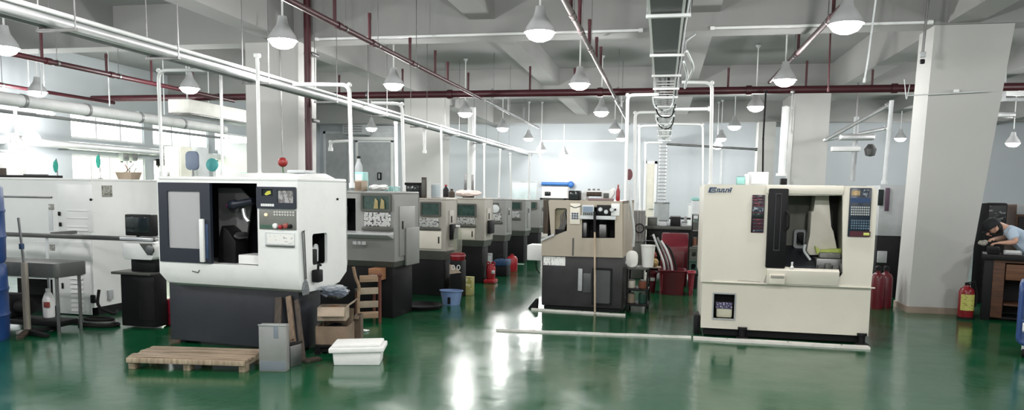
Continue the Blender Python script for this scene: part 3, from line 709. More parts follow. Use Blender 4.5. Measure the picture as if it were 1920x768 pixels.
# interior
d_in = VF+.62
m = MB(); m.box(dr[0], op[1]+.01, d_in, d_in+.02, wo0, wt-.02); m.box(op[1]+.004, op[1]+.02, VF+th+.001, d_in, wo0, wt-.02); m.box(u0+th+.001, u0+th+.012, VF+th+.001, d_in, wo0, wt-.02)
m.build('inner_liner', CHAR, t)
a = F.rect(398, 352, 442, 495, VF+.3)
MB().prism([(a[0], a[2]), (a[1], a[2]), (a[1]+.12, a[3]-.12), (a[1]-.02, a[3]), (a[0], a[3])], VF+.40, VF+.42).build('inner_guard', mat('inner_guard_grey', (0.23, 0.23, 0.23), .45), t)
c = F.uw(445, 388, VF+.28)
m = MB(); Mx = Matrix.Translation((c[0]-.05, VF+.26, c[1]+.02)) @ Matrix.Rotation(rad(80), 4, 'Y')
m.lathe([(0, -.02), (.045, -.02), (.05, .0), (.05, .05), (.035, .07), (.035, .26), (0, .26)], n=16, M=Mx); m.build('spindle_nose', NAVY, t)
m = MB(); m.lathe([(0, -.021), (.03, -.021), (.03, -.05), (0, -.05)], n=14, M=Mx); m.build('spindle_collar', mat('plum_plastic', (.10, .02, .07), .4), t)
m = MB(); m.tube(arc([(c[0]+.08, VF+.27, c[1]-.02), (c[0]+.12, VF+.24, c[1]-.10), (c[0]+.16, VF+.24, c[1]-.14)], .05), [.03]*6+[.018]*2 if False else .022, 8); m.build('coolant_nozzle', LSTEEL, t)
b = F.rect(421, 425, 455, 496, VF+.3)
m = MB(); m.prism([(b[0], b[2]), (b[1], b[2]), (b[1]+.01, b[3]-.14), (b[0]+.14, b[3]-.03), (b[0]+.06, b[3]+.02), (b[0]+.03, b[3]-.12)], VF+.18, VF+.38, bev=.015); m.build('tool_slide', BLACK, t)
m = MB(); m.lathe([(0, -.1), (.035, -.1), (.035, .02), (.015, .06), (0, .06)], n=14, M=Matrix.Translation((b[1]+.02, VF+.22, b[3]-.08)) @ Matrix.Rotation(PI/2, 4, 'X')); m.build('tool_holder', DSTEEL, t)
b = F.rect(453, 477, 483, 497, VF+.15); MB().box(b[0], op[1], VF+.10, VF+.35, wo0+.007, b[3], .008).build('chip_box', OFFW, t)
# door
u_a, u_b = dr[0]+.012, F.uw(396, 420, VF)[0]; pw = F.rect(316, 358, 377, 465, VF)
wb, wtp = wo0+.008, opening[2][1]-.002
m = MB(); m.plate(R4(u_a, u_b, wb, wtp), [rrect(pw[0], pw[1], pw[2], pw[3], .012)], VF-.012, VF+.025); o = m.build('sliding_door', NAVY, t)
MB().box(pw[0]-.01, pw[1]+.01, VF+.004, VF+.012, pw[2]-.01, pw[3]+.01).build('door_glass', GLASSD, o)
h = F.rect(375, 410, 383, 491, VF-.03); MB().box(h[0], h[1], VF-.045, VF-.014, h[2], h[3], .008).build('door_handle', WHITE, o)
h = F.rect(386, 420, 391, 485, VF-.01); MB().box(h[0], h[1], VF-.016, VF-.011, h[2], h[3], .002).build('door_groove', BLUEL, o)
# control panel
c = F.rect(483, 350, 556, 391, VF)
o = MB().plate(rrect(*c, .012), [R4(*F.rect(493, 354, 514, 367, VF)), R4(*F.rect(522, 356, 552, 380, VF))], VF-.022, VF).build('control_housing', NAVY, t)
MB().box(*F.rect(492, 353, 515, 368, VF)[:2], VF-.008, VF-.002, *F.rect(492, 353, 515, 368, VF)[2:]).build('small_screen', SCREEN, o)
y = F.rect(497, 357, 509, 366, VF); MB().prism([(y[0], y[2]+.01), (y[0]+.02, y[2]), (y[1], y[2]+.015), (y[1]-.005, y[3]), (y[0]+.03, y[3]-.005)], VF-.011, VF-.007).build('screen_mark', mat('screen_yellow', (.5, .5, .06), .4), o)
MB().box(*F.rect(521, 355, 553, 381, VF)[:2], VF-.008, VF-.002, *F.rect(521, 355, 553, 381, VF)[2:]).build('key_screen', mat_print('grey_key_screen', (.36, .36, .36), (.16, .15, .15), 42, 34, .5), o)
k = F.rect(492, 381, 517, 387, VF); keys(MB(), *k, 6, 1, VF-.022, .006, .8).build('key_row', WHITE, o)
c = F.rect(487, 393, 556, 430, VF)
o = MB().box(c[0], c[1], VF-.010, VF, c[2], c[3], .006).build('operator_panel', mat('panel_grey', (.16, .165, .15), .4), t)
k = F.rect(514, 395, 554, 405, VF); keys(MB(), *k, 8, 2, VF-.010, .007, .62).build('panel_keys', mat('pale_keys', (.55, .55, .52), .4), o)
def knob(name, px, py, r, mm, v, dep=.02):
    q = F.uw(px, py, v); return MB().lathe([(0, 0), (r, 0), (r*.95, dep), (r*.6, dep*1.25), (0, dep*1.25)], n=14, M=Matrix.Translation((q[0], v, q[1])) @ Matrix.Rotation(PI/2, 4, 'X')).build(name, mm, o)
knob('pilot_light', 499, 402, .014, mat('pilot_amber', (.8, .6, .3), .3, emit=((1, .7, .35), 1.2)), VF-.010, .012)
knob('white_dial', 517, 423, .026, WHITE, VF-.010); knob('red_button', 527, 425, .022, REDB, VF-.010); knob('red_button', 537, 423, .026, mat('faded_red', (.30, .06, .05), .4), VF-.010); knob('black_dial', 545, 424, .020, BLACK, VF-.010)
k = F.rect(489, 421, 512, 427, VF); MB().box(k[0], k[1], VF-.013, VF-.009, k[2], k[3]).build('green_strip', mat('green_strip', (.05, .12, .08), .4), o)
c = F.rect(498, 436, 553, 461, VF)
o = MB().box(c[0], c[1], VF-.006, VF, c[2], c[3]).build('document_holder', LGREY, t)
MB().box(c[0]+.02, c[1]-.005, VF-.008, VF-.005, c[2]+.02, c[3]-.01).build('printed_sheet', PAPER, o)
MB().box(c[0]+.01, c[1], VF-.02, VF-.004, c[2]-.005, c[2]+.012, .003).build('holder_rail', DSTEEL, o)
# scuffs on the tub front: small dark catch
q = F.uw(369, 508, VF); MB().tube([(q[0]-.05, VF-.004, q[1]), (q[0]+.02, VF-.006, q[1]-.012), (q[0]+.035, VF-.004, q[1]+.015)], .005, 6).build('drip_mark', DSTEEL, t)
LMu1, LMD, LMVF, LMw0, LMwt, LMub1 = u1, D, VF, w0, wt, ub1

# fly swatter hanging on the right flank
q0 = F.vw(566, 432, u1); q1 = F.vw(571, 523, u1); q2 = F.vw(572, 552, u1)
t = thing('fly_swatter', 'grey fly swatter hanging from the right flank of the white-fronted lathe', 'fly swatter', F.world(u1+.012, q0[0], 0), F.rz)
dv = q1[0]-q0[0]
MB().tube(arc([(0, dv-.012, q1[1]), (0, -.012, q0[1]-.02), (0, .0, q0[1]), (0, .02, q0[1]-.02), (0, dv+.012, q1[1])], .02), .006, 7).build('wire_handle', DSTEEL, t)
m = MB(); pts = [(dv+.0, q1[1]), (dv+.03, q1[1]-.03), (dv+.055, q1[1]-.10), (dv+.05, q2[1]), (dv-.05, q2[1]), (dv-.055, q1[1]-.10), (dv-.03, q1[1]-.03)]
m.prism(pts, -.006, .006, axis='x', bev=.003); m.build('mesh_paddle', mat_print('swatter_mesh', (.10, .11, .12), (.26, .28, .29), 120, 120, .5), t)
t = thing('hook_peg', 'small black peg holding the fly swatter', 'hook', F.world(u1+.001, q0[0], q0[1]-.012), F.rz)
MB().tube([(0, 0, 0), (.02, 0, 0), (.03, 0, .015)], .004, 6).build('peg', BLACK, t)
# black valve block below the side window + loose plastic bag
# ---------------------------------------------------------------- generic sliding head lathe
def swiss(F, W, D, wtop, label, body, pxscreen=None, pxkeys=None, pxdoor=None, wsk=(.70, .80), base=CHAR, lowcol=None, opening=True, ledge=True, name='sliding_head_lathe', group=None):
    """F origin = front right floor corner; u runs from -W to 0"""
    t = fthing(name, label, 'machine', F, group)
    MB().box(-W+.04, -.05, .05, D-.1, 0.0, wsk[0], .01).build('base_cabinet', base, t)
    MB().loft([[(-W+.04, .04, wsk[0]), (-.03, .04, wsk[0]), (-.03, D-.04, wsk[0]), (-W+.04, D-.04, wsk[0])], [(-W, 0, wsk[1]), (0, 0, wsk[1]), (0, D, wsk[1]), (-W, D, wsk[1])]]).build('skirt', OLIVE, t)
    uc = -.50; wl = 1.05
    m = MB()
    if opening:
        ho = R4(-W+.1, uc-.03, wl, wtop-.06)
        m.plate(R4(-W, 0, wsk[1], wtop), [ho], 0, .03)
        m.box(-.03, 0, .03, D, wsk[1], wtop); m.box(-W, -W+.03, .03, D, wsk[1], wtop); m.box(-W, 0, D-.03, D, wsk[1], wtop); m.box(-W, 0, 0, D, wtop, wtop+.03, .012)
        m.build('enclosure', body, t)
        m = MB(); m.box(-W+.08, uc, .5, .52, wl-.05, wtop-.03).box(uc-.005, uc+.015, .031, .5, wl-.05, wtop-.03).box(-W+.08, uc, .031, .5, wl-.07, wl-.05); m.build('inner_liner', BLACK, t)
        m = MB(); m.plate(R4(-W+.1, (-W+uc)/2, wl+.002, wtop-.062), [rrect(-W+.18, (-W+uc)/2-.08, wl+.1, wtop-.14, .02)], -.012, .02); o = m.build('sliding_door', body, t)
        MB().box(-W+.16, (-W+uc)/2-.06, .0, .008, wl+.08, wtop-.12).build('door_glass', GLASSM, o)
        MB().tube([((-W+uc)/2-.03, -.04, wl+.1), ((-W+uc)/2-.03, -.04, wl+.35)], .012, 8).build('door_handle', STEEL, o)
        m = MB(); m.lathe([(0, 0), (.09, 0), (.09, .12), (.05, .2), (.05, .3), (0, .3)], n=14, M=Matrix.Translation((uc-.35, .3, wl+.25)) @ Matrix.Rotation(-PI/2, 4, 'Y')); m.build('spindle', DSTEEL, t)
    else:
        m.box(-W, 0, 0, D, wsk[1], wtop, .02); m.build('enclosure', body, t)
    if pxscreen:
        c = F.rect(*pxscreen, v=0); o = MB().plate(rrect(c[0]-.025, c[1]+.025, c[2]-.025, c[3]+.025, .015), [R4(*c)], -.03, 0).build('screen_housing', OLIVE, t)
        MB().box(c[0]-.004, c[1]+.004, -.012, -.004, c[2]-.004, c[3]+.004).build('screen', SCREENG, o)
    if pxkeys:
        c = F.rect(*pxkeys, v=0); o = MB().box(c[0], c[1], -.02, 0, c[2], c[3], .005).build('keypad', KEYP, t)
        keys(MB(), c[0]+.01, c[1]-.01, c[2]+.01, c[3]-.01, 6, 3, -.02, .006, .7).build('key_buttons', mat('grey_keys', (.45, .45, .44), .4), o)
        MB().box(c[0]-.03, c[1]+.03, -.028, 0, c[2]-.05, c[2]-.012, .005).build('panel_lip', OLIVE, t)
    if pxdoor:
        c = F.rect(*pxdoor, v=0); o = MB().box(c[0], c[1], -.012, 0, c[2], c[3], .005).build('lower_door', lowcol or body, t)
        MB().box(c[1]-.05, c[1]-.03, -.02, -.012, (c[2]+c[3])/2-.05, (c[2]+c[3])/2+.05, .003).build('latch', BLACK, o)
    # flank panel
    o = MB().box(0, .012, .12, D-.15, wsk[1]+.06, wtop-.15, .004).build('flank_panel', body, t)
    MB().box(.012, .022, .18, .21, 1.1, 1.2, .003).build('flank_latch', BLACK, o)
    return t
# second machine (grey, shadowed opening)
F = Frame(onz(740, 598), -6); M2 = F
D2 = F.vw(786, 430, 0)[0]
t = swiss(F, 1.35, D2, F.uw(700, 363, 0)[1], 'grey lathe with a dark screen and steel ledge, just behind the white-fronted one', GREYB, (682, 367, 731, 392), (684, 398, 733, 424), None, wsk=(F.uw(700, 500, 0)[1], F.uw(700, 489, 0)[1]), base=BLACK)
c = F.rect(652, 437, 732, 449, v=-.1)
MB().prism([(-.16, c[3]), (.0, c[3]+.02), (.0, c[2]+.02), (-.02, c[2]+.01), (-.16, c[3]-.02)], -1.3, c[1], axis='x', bev=.004).build('chip_ledge', LSTEEL, t)
c = F.rect(655, 440, 680, 450, v=-.1)
m = MB()
for i in range(3): m.lathe([(0, 0), (.03, 0), (.03, .04), (0, .04)], (c[0]+.08+i*.06, -.1, c[2]-.05), 10)
m.build('coolant_valves', LSTEEL, t)
m = MB(); c = F.rect(702, 372, 728, 391, v=-.02)
for i, dx in enumerate((0, .06)): m.prism([(c[0]+dx*1.4, c[2]), (c[0]+dx*1.4+.06, c[2]), (c[0]+dx*1.4+.055, c[3]-.03), (c[0]+dx*1.4+.02, c[3])], -.045, -.03)
m.build('hung_gloves', mat('ochre_cloth', (.32, .26, .12), .8), t)
# flank box of second machine
a = F.vw(754, 430, 0); b = F.vw(783, 430, 0)
w0_, w1_ = F.vw(765, 528 if False else 496, 0)[1], F.vw(765, 426, 0)[1]
MB().box(0.013, .045, a[0]+.05, b[0]-.03, w0_, w1_, .012).build('flank_cabinet', GREYB, t)
a = Frame(onz(744, 598), -6)
# more of the row
def row(px_c, py_f, pxe, pxs, pxk, pxd, ytop, lab, body, low=None, px_sk=(470, 462), W=1.15, D=1.45, rz=-6, base=BLACK):
    F = Frame(onz(px_c, py_f), rz)
    D = max(.45, F.vw(pxe, 420, 0)[0])
    wk0 = F.uw(px_c-20, px_sk[0], 0)[1]; wk1 = F.uw(px_c-20, px_sk[1], 0)[1]
    return F, swiss(F, W, D, F.uw(px_c-20, ytop, 0)[1], lab, body, pxs, pxk, pxd, wsk=(wk0, wk1), lowcol=low, base=base)
M3, t3 = row(835, 556, 857, (792, 381, 824, 402), (783, 409, 823, 425), (786, 432, 828, 466), 375, 'pale lathe with a lit screen and white key panel, behind the dark water bottle', PALEB, CREAM, (487, 470))
M4, t4 = row(907, 532, 917, (859, 384, 891, 404), (857, 406, 890, 420), (856, 427, 890, 449), 374, 'pale lathe with an oblique white keypad, beside the red jack', PALEB, CREAM, (462, 450))
M5, t5 = row(946, 507, 957, (917, 382, 933, 394), (916, 400, 940, 414), None, 375, 'shadowed lathe with round dial panel, third of the pale lathes', GREYB, None, (452, 440))
M6, t6 = row(984, 492, 992, (957, 380, 976, 391), (957, 396, 974, 408), None, 376, 'shadowed lathe with hanging cables, beyond the dial panel lathe', GREYB, None, (442, 432), W=1.0)
M7, t7 = row(1011, 482, 1018, (992, 380, 1005, 390), None, None, 376, 'farthest lathe of the row, half hidden by the beige lathe', GREYB, None, (436, 426), W=.9)
c = M5.rect(917, 381, 934, 397, 0); MB().lathe([(0, 0), (.085, 0), (.085, .03), (.07, .04), (0, .04)], n=18, M=Matrix.Translation(((c[0]+c[1])/2+.05, -.03, (c[2]+c[3])/2-.02)) @ Matrix.Rotation(PI/2, 4, 'X')).build('round_dial', LGREY, t5)
for T, f, pxs in ((t3, M3, (826, 432, 842, 460)), (t4, M4, (903, 424, 916, 452))):
    MB().box(.012, .07, .1, .35, .85, 1.08, .02).build('cable_box', BLACK, T)

# ---------------------------------------------------------------- beige middle machine
F = Frame(onz(1015, 578), -3); MM = F
t = fthing('compact_lathe', 'beige lathe on a dark cabinet with a broom pole leaning on it', 'machine', F)
uR = F.uw(1167, 520, 0)[0]; wj = F.uw(1090, 480, 0)[1]; wt = F.uw(1110, 376, 0)[1]; Dm = 1.4
MB().box(0.0, uR, 0, Dm, 0.05, wj, .008).build('base_cabinet', CHARN, t)
MB().box(.03, uR-.03, .04, Dm-.04, 0, .05).build('plinth', BLACK, t)
c = F.rect(1082, 498, 1150, 578, 0)
o = MB().plate(rrect(*F.rect(1110, 502, 1148, 572, 0), .02), [rrect(*F.rect(1114, 506, 1144, 568, 0), .02)], -.012, 0).build('cabinet_door', BLACK, t)
MB().box(*F.rect(1114, 506, 1144, 568, 0)[:2], -.008, -.001, *F.rect(1114, 506, 1144, 568, 0)[2:]).build('door_panel', mat('slate_panel', (.07, .075, .078), .35), o)
MB().box(*F.rect(1084, 503, 1092, 545, 0)[:2], -.02, 0, *F.rect(1084, 503, 1092, 545, 0)[2:], .008).build('grip_bar', MGREY, t)
MB().box(*F.rect(1093, 512, 1108, 548, 0)[:2], -.008, 0, *F.rect(1093, 512, 1108, 548, 0)[2:], .004).build('vent_panel', mat('slate_panel', (.07, .075, .078), .35), t)
# upper: stepped silhouette
P = lambda x, y: F.uw(x, y, -.03)
poly_l = [P(1015, 479), P(1075, 479), P(1075, 440), P(1040, 440), P(1017, 447)]
m = MB(); op = [P(1091, 446), P(1153, 446), P(1153, 388), P(1091, 388)]
outer = [P(1015, 479), P(1167, 483), P(1167, 377), P(1028, 376), P(1033, 440), P(1016, 447)]
win = [P(1040, 441), P(1063, 432), P(1063, 392), P(1060, 390), P(1043, 390), P(1040, 393)]
m.plate(outer, [op, win], -.03, .01)
m.prism(outer, .55, .6); m.box(uR-.03, uR, .01, Dm, wj, wt); m.box(P(1028, 376)[0], uR, .01, Dm, wt-.03, wt); m.box(0, .03, .01, Dm, wj, P(1016, 447)[1])
m.build('enclosure', BEIGE, t)
o = MB().box(P(1040, 0)[0]-.02, P(1063, 0)[0]+.02, .06, .08, P(0+1050, 441)[1], P(1050, 390)[1]).build('door_glass', mat('amber_glass', (.36, .32, .22), .15, var=.25, scale=5), t)
m = MB()
for i in range(5): a = P(1043+3.2*i, 437-2*i); b = P(1049+2.5*i, 404-3*i); m.tube(arc([(a[0], .04, a[1]), (a[0]+.05, .035, (a[1]+b[1])/2), (b[0], .04, b[1])], .05), .007, 6)
m.build('coolant_hoses', DSTEEL, o)
MB().box(P(1040, 0)[0]-.05, P(1066, 0)[0], .03, .2, P(1050, 446)[1], P(1050, 430)[1], .01).build('tool_block', BLACK, t)
MB().box(P(1027, 0)[0]-.01, P(1031, 0)[0]+.03, -.035, Dm*.6, P(1030, 438)[1], wt+.0, .005).build('side_strip', WOODD, t)
MB().prism([P(1015, 448), P(1040, 437), P(1040, 441), P(1015, 452)], -.06, .2).build('sloped_ledge', LSTEEL, t)
# control column
c = F.rect(1069, 381, 1088, 420, -.03)
o = MB().box(c[0], c[1], -.045, -.03, c[2], c[3], .006).build('control_column', CREAM, t)
keys(MB(), c[0]+.02, c[1]-.02, F.uw(1079, 411, -.03)[1], F.uw(1079, 398, -.03)[1], 3, 3, -.045, .006).build('key_buttons', BLUEL, o)
q = F.uw(1079, 387, -.045); MB().tube(arc([(q[0]-.07, -.047, q[1]+.01), (q[0], -.047, q[1]-.02), (q[0]+.07, -.047, q[1]+.01)], .1), .006, 6).build('crescent_mark', DSTEEL, o)
# opening contents
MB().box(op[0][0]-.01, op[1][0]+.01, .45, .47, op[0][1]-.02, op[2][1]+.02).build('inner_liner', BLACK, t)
c = F.rect(1092, 384, 1114, 404, -.04)
o = MB().box(c[0], c[1], -.07, -.03, c[2], c[3], .006).build('display_unit', LGREY, t)
MB().box(c[0]+.012, c[1]-.012, -.076, -.07, c[2]+.05, c[3]-.02).build('screen', mat('blue_grey_screen', (.22, .28, .36), .2), o)
keys(MB(), c[0]+.012, c[1]-.012, c[2]+.008, c[2]+.045, 5, 2, -.07, .005).build('key_buttons', BLACK, o)
c = F.rect(1119, 384, 1145, 404, -.04)
o = MB().box(c[0], c[1], -.06, -.03, c[2], c[3], .008).build('motor_unit', BLACK, t)
for i in range(3): MB().lathe([(0, 0), (.03, 0), (.022, .03), (0, .03)], n=12, M=Matrix.Translation((c[0]+.05+.075*i, -.06, c[3]-.06-.03*(i % 2))) @ Matrix.Rotation(PI/2, 4, 'X')).build('motor_cap', LGREY, o)
c = F.rect(1146, 381, 1162, 404, -.03); o = MB().box(c[0], c[1], -.045, -.03, c[2], c[3], .005).build('white_cover', WHITE, t)
q = ((c[0]+c[1])/2, (c[2]+c[3])/2); MB().lathe([(0, 0), (.014, 0), (.012, .012), (0, .012)], n=12, M=Matrix.Translation((q[0], -.045, q[1])) @ Matrix.Rotation(PI/2, 4, 'X')).build('cover_screw', BLACK, o)
MB().box(F.uw(1094, 0, .2)[0], F.uw(1112, 0, .2)[0], .12, .3, op[0][1], F.uw(1100, 416, .2)[1], .01).build('inner_slide', DSTEEL, t)
MB().box(F.uw(1135, 0, .2)[0], F.uw(1149, 0, .2)[0], .15, .3, op[0][1], F.uw(1140, 420, .2)[1], .01).build('inner_slide', DSTEEL, t)
MB().box(*F.rect(1088, 404, 1155, 411, -.03)[:2], -.06, -.028, *F.rect(1088, 404, 1155, 411, -.03)[2:], .004).build('crossbar', LGREY, t)
MB().box(*F.rect(1073, 446, 1076, 479, -.03)[:2], -.034, -.028, *F.rect(1073, 446, 1076, 479, -.03)[2:]).build('panel_seam', OLIVE, t)
# label
c = F.rect(1019, 481, 1060, 497, 0); o = MB().box(c[0], c[1], -.004, 0, c[2], c[3]).build('notice_plate', LABELP, t)
MB().box(c[0]+.1, c[0]+.105, -.006, -.004, c[2]+.005, c[3]-.005).build('notice_rule', DSTEEL, o)

# ---------------------------------------------------------------- right machining centre
F = Frame(onz(1313, 630), -1.2); RM = F
t = fthing('machining_centre', 'large cream machining centre with an open front and blue control strip', 'machine', F)
V = -.04
uB = F.uw(1631, 580, 0)[0]; uL = F.uw(1317, 440, V)[0]; uU = F.uw(1641, 440, V)[0]
wj = F.uw(1470, 534, V)[1]; wt = F.uw(1380, 346, V)[1]; wb = F.uw(1470, 628, 0)[1]; Dr = 1.75
wb = .10
wn = R4(*F.rect(1338, 551, 1377, 597, 0))
m = MB(); m.plate(R4(0, uB, wb, wj), [wn], 0, .03); m.box(0, .03, .03, Dr, wb, wj); m.box(uB-.03, uB, .03, Dr, wb, wj); m.box(0, uB, Dr-.03, Dr, wb, wj); m.box(0, uB, .03, Dr, wb, wb+.03); m.box(0, uB, .03, Dr, wj-.03, wj)
m.build('lower_cabinet', CREAM, t)
MB().box(.04, uB-.04, .06, Dr-.06, .015, wb).build('plinth', BLACK, t)
for px in (1392, 1617):
    q = F.uw(px, 620, -.02)[0]; m = MB(); m.box(q-.06, q+.06, -.07, .05, .0, .025, .004).lathe([(0, .02), (.035, .02), (.035, .10), (.05, .105), (.05, .13), (0, .13)], (q, -.01, 0), 12); m.build('levelling_foot', BLACK, t)
# tank window
o = MB().plate(rrect(wn[0][0]-.015, wn[1][0]+.015, wn[0][1]-.015, wn[2][1]+.015, .01), [wn], -.01, 0).build('tank_window', MGREY, t)
MB().box(wn[0][0]-.01, wn[1][0]+.01, .14, .16, wn[0][1]-.01, wn[2][1]+.01).build('window_back', BLACK, o)
a = F.rect(1343, 570, 1373, 594, .06); MB().box(a[0], a[1], .05, .13, wn[0][1]+.002, a[3], .02).build('coolant_jug', mat('jug_cream', (.62, .60, .48), .4, dirt=.5, dirtcol=(.5, .46, .2), scale=12), o)
a = F.rect(1342, 566, 1373, 578, .045); MB().box(a[0], a[1], .035, .049, a[2], a[3], .004).build('jug_label', mat_print('violet_label', (.06, .05, .13), (.5, .5, .55), 60, 60, .58), o)
# upper shell front
op = [F.uw(1475, 500, V), F.uw(1576, 519, V), F.uw(1580, 512, V), F.uw(1580, 366, V), F.uw(1440, 366, V), F.uw(1440, 500, V)]
m = MB()
outer = [(uL, wj), (uU-.01, wj), (uU, wj+.3), (uU, wt-.05), (uU-.05, wt), (uL+.02, wt), (uL, wt-.02)]
m.plate(outer, [op], V, V+.03)
m.box(uL, uL+.03, V+.03, Dr, wj, wt-.02); m.box(uU-.04, uU-.01, V+.03, Dr, wj, wt-.05); m.box(uL, uU-.01, Dr-.03, Dr, wj, wt); m.box(uL+.02, uU-.05, V+.03, Dr, wt-.03, wt)
m.build('enclosure', CREAM, t, 30)
# raised roof pieces
a = F.rect(1437, 347, 1582, 364, V)
MB().box(a[0], a[1], V-.02, V, a[2], a[3], .008).build('header_panel', CREAM, t)
a = F.rect(1583, 346, 1641, 352, V); 
o = MB().box(*F.rect(1336, 531, 1641, 534, V)[:2], V-.012, V, wj, wj+.015, .003).build('joint_ledge', CREAM, t)
# lower front apron under the opening
a = F.rect(1437, 503, 1576, 533, V)
MB().prism([(V, a[3]+.005), (V-.05, a[3]-.02), (V-.03, a[2]), (V, a[2])], a[0], a[1]-.02, axis='x', bev=.006).build('front_apron', CREAM, t)
a = F.rect(1442, 514, 1471, 532, V-.04); o = MB().box(a[0], a[1], V-.075, V-.03, a[2], a[3], .01).build('apron_pull', CREAM, t)
MB().box(a[0]+.01, a[1]-.01, V-.09, V-.07, a[3]-.035, a[3]-.005, .006).build('pull_lip', PALEB, o)
MB().prism([F.uw(1430, 533, V), F.uw(1436, 533, V), F.uw(1443, 507, V), F.uw(1440, 505, V)], V-.008, V).build('apron_seam', PALEB, t)
q = F.uw(1485, 498, V-.02); MB().lathe([(0, 0), (.02, 0), (.02, .02), (.01, .03), (.012, .07), (.0, .075)], (q[0], V-.02, F.uw(1485, 503, V)[1]), 10).build('apron_tap', WHITE, t)
# sliding door (black)
a = F.rect(1438, 353, 1475, 502, V)
m = MB(); m.box(a[0], a[1], V-.035, V+.01, a[2], a[3], .015); o = m.build('sliding_door', BLACK, t)
b = F.rect(1452, 362, 1464, 470, V-.04); MB().plate(rrect(*b, .01), [rrect(b[0]+.008, b[1]-.008, b[2]+.012, b[3]-.012, .008)], V-.041, V-.034).build('door_recess', CHAR, o)
b = F.rect(1473, 395, 1478, 432, V-.04); MB().tube(arc([(b[0], V-.03, b[3]), (b[1], V-.075, b[3]-.03), (b[1], V-.075, b[2]+.03), (b[0], V-.03, b[2])], .03), .012, 8).build('door_handle', BLACKM, o)
# interior
di = V+.62
GREENG = mat('inner_grey_green', (.17, .17, .14), .5, var=.15, scale=4)
b0 = F.uw(1470, 440, V)[0]; b1 = F.uw(1581, 440, V)[0]
m = MB(); m.box(b0-.06, b1+.1, di, di+.02, F.uw(1500, 520, V)[1], wt-.04); m.box(b1+.03, b1+.05, V+.03, di, F.uw(1500, 520, V)[1], wt-.04); m.build('inner_back', GREENG, t)
m = MB(); m.box(b0-.08, b0-.06, V+.031, di, F.uw(1500, 515, V)[1], wt-.04); m.build('inner_side', CHAR, t)
MB().box(F.uw(1552, 0, di-.1)[0], b1+.04, di-.12, di-.1, F.uw(1560, 505, V)[1], wt-.05).build('dark_curtain', mat('dark_brown_guard', (.025, .022, .018), .6), t)
m = MB(); m.prism([(di, F.uw(1500, 460, di)[1]), (V+.1, F.uw(1500, 500, V+.1)[1]), (V+.1, F.uw(1500, 520, V+.1)[1]), (di, F.uw(1500, 520, V+.1)[1])], b0-.05, b1+.03, axis='x'); m.build('sloped_bed', CHAR, t)
# spindle column (cream)
vs = V+.30
sp = [F.uw(x, y, vs) for x, y in ((1518, 478), (1572, 478), (1570, 470), (1563, 432), (1557, 425), (1555, 366), (1528, 366), (1527, 396), (1521, 396), (1519, 440), (1512, 470))]
m = MB(); m.prism(sp, vs, vs+.22, bev=.008); o = m.build('spindle_column', CREAM, t)
a = F.rect(1530, 466, 1577, 478, vs-.02)
m = MB(); m.prism([(a[0]-.02, a[3]+.03), (a[0], a[2]+.02), (a[0]+.02, a[2]), (a[1], a[2]), (a[1]-.005, a[3]+.01), (a[0]+.14, a[3]-.0), (a[0]+.03, a[3]-.02)], vs-.08, vs-.005, bev=.004); m.build('coolant_guard', LIME, t)
a = F.rect(1527, 478, 1578, 505, vs-.1)
o = MB().box(a[0], a[1], vs-.22, vs+.05, a[2]-.03, a[3]-.03, .008).build('work_table', DSTEEL, t)
for i in range(4): MB().box(a[0]+.01+i*.075, a[0]+.07+i*.075, vs-.26, vs-.2, a[2]-.02, a[2]+.06+.02*(i % 2), .008).build('vice_jaw', mat('vice_steel', (.09, .09, .085), .5, metal=.4, var=.3, scale=15), o)
MB().box(a[0]+.04, a[1]-.02, vs-.16, vs-.06, a[3]-.03, a[3]+.03, .015).build('fixture_block', mat('fixture_grey', (.22, .22, .20), .5, var=.3, scale=15), o)
# round light bracket
a = F.rect(1488, 430, 1512, 465, di-.06)
o = MB().plate(rrect(*a, .03), [rrect(a[0]+.03, a[1]-.03, a[2]+.03, a[3]-.03, .02)], di-.07, di-.001).build('vent_frame', MGREY, t)
m = MB(); cx, cz = (a[0]+a[1])/2, (a[2]+a[3])/2
m.lathe([(0, 0), (.05, 0), (.05, .03), (0, .04)], n=16, M=Matrix.Translation((cx, di-.02, cz)) @ Matrix.Rotation(PI/2, 4, 'X')); m.tube(arc([(cx-.04, di-.04, cz+.06), (cx-.02, di-.05, cz), (cx+.04, di-.04, cz-.06)], .05), .012, 8); m.build('vent_rotor', BLACK, o)
m = MB(); q = F.uw(1515, 470, vs-.1); m.tube(arc([(q[0]-.02, vs-.02, q[1]+.06), (q[0]-.04, vs-.06, q[1]), (q[0]+.03, vs-.1, q[1]-.10)], .06), .014, 8); m.build('coolant_hose', LGREY, t)
# control strip (right)
a = F.rect(1591, 352, 1632, 444, V)
o = MB().box(a[0], a[1], V-.018, V, a[2], a[3], .012).build('control_strip', mat('blue_black_panel', (.012, .022, .038), .3), t)
b = F.rect(1596, 357, 1612, 366, V); MB().box(b[0], b[1], V-.022, V-.018, b[2], b[3]).build('small_screen', mat('sepia_screen', (.42, .30, .15), .3, var=.4, scale=30), o)
b = F.rect(1617, 355, 1628, 368, V); MB().box(b[0], b[1], V-.022, V-.018, b[2], b[3]).build('meter_window', KEYD, o)
b = F.rect(1594, 386, 1630, 404, V); keys(MB(), *b, 9, 4, V-.018, .006, .66).build('upper_keys', mat('pale_small_keys', (.42, .45, .44), .4), o)
b = F.rect(1594, 371, 1631, 380, V); MB().box(b[0], b[1], V-.020, V-.018, b[2], b[3]).build('blue_band', mat('band_blue', (.02, .05, .13), .35), o)
b = F.rect(1594, 411, 1630, 430, V); keys(MB(), *b, 8, 4, V-.018, .006, .66).build('lower_keys', mat('blue_small_keys', (.10, .16, .22), .4, var=.4, scale=20), o)
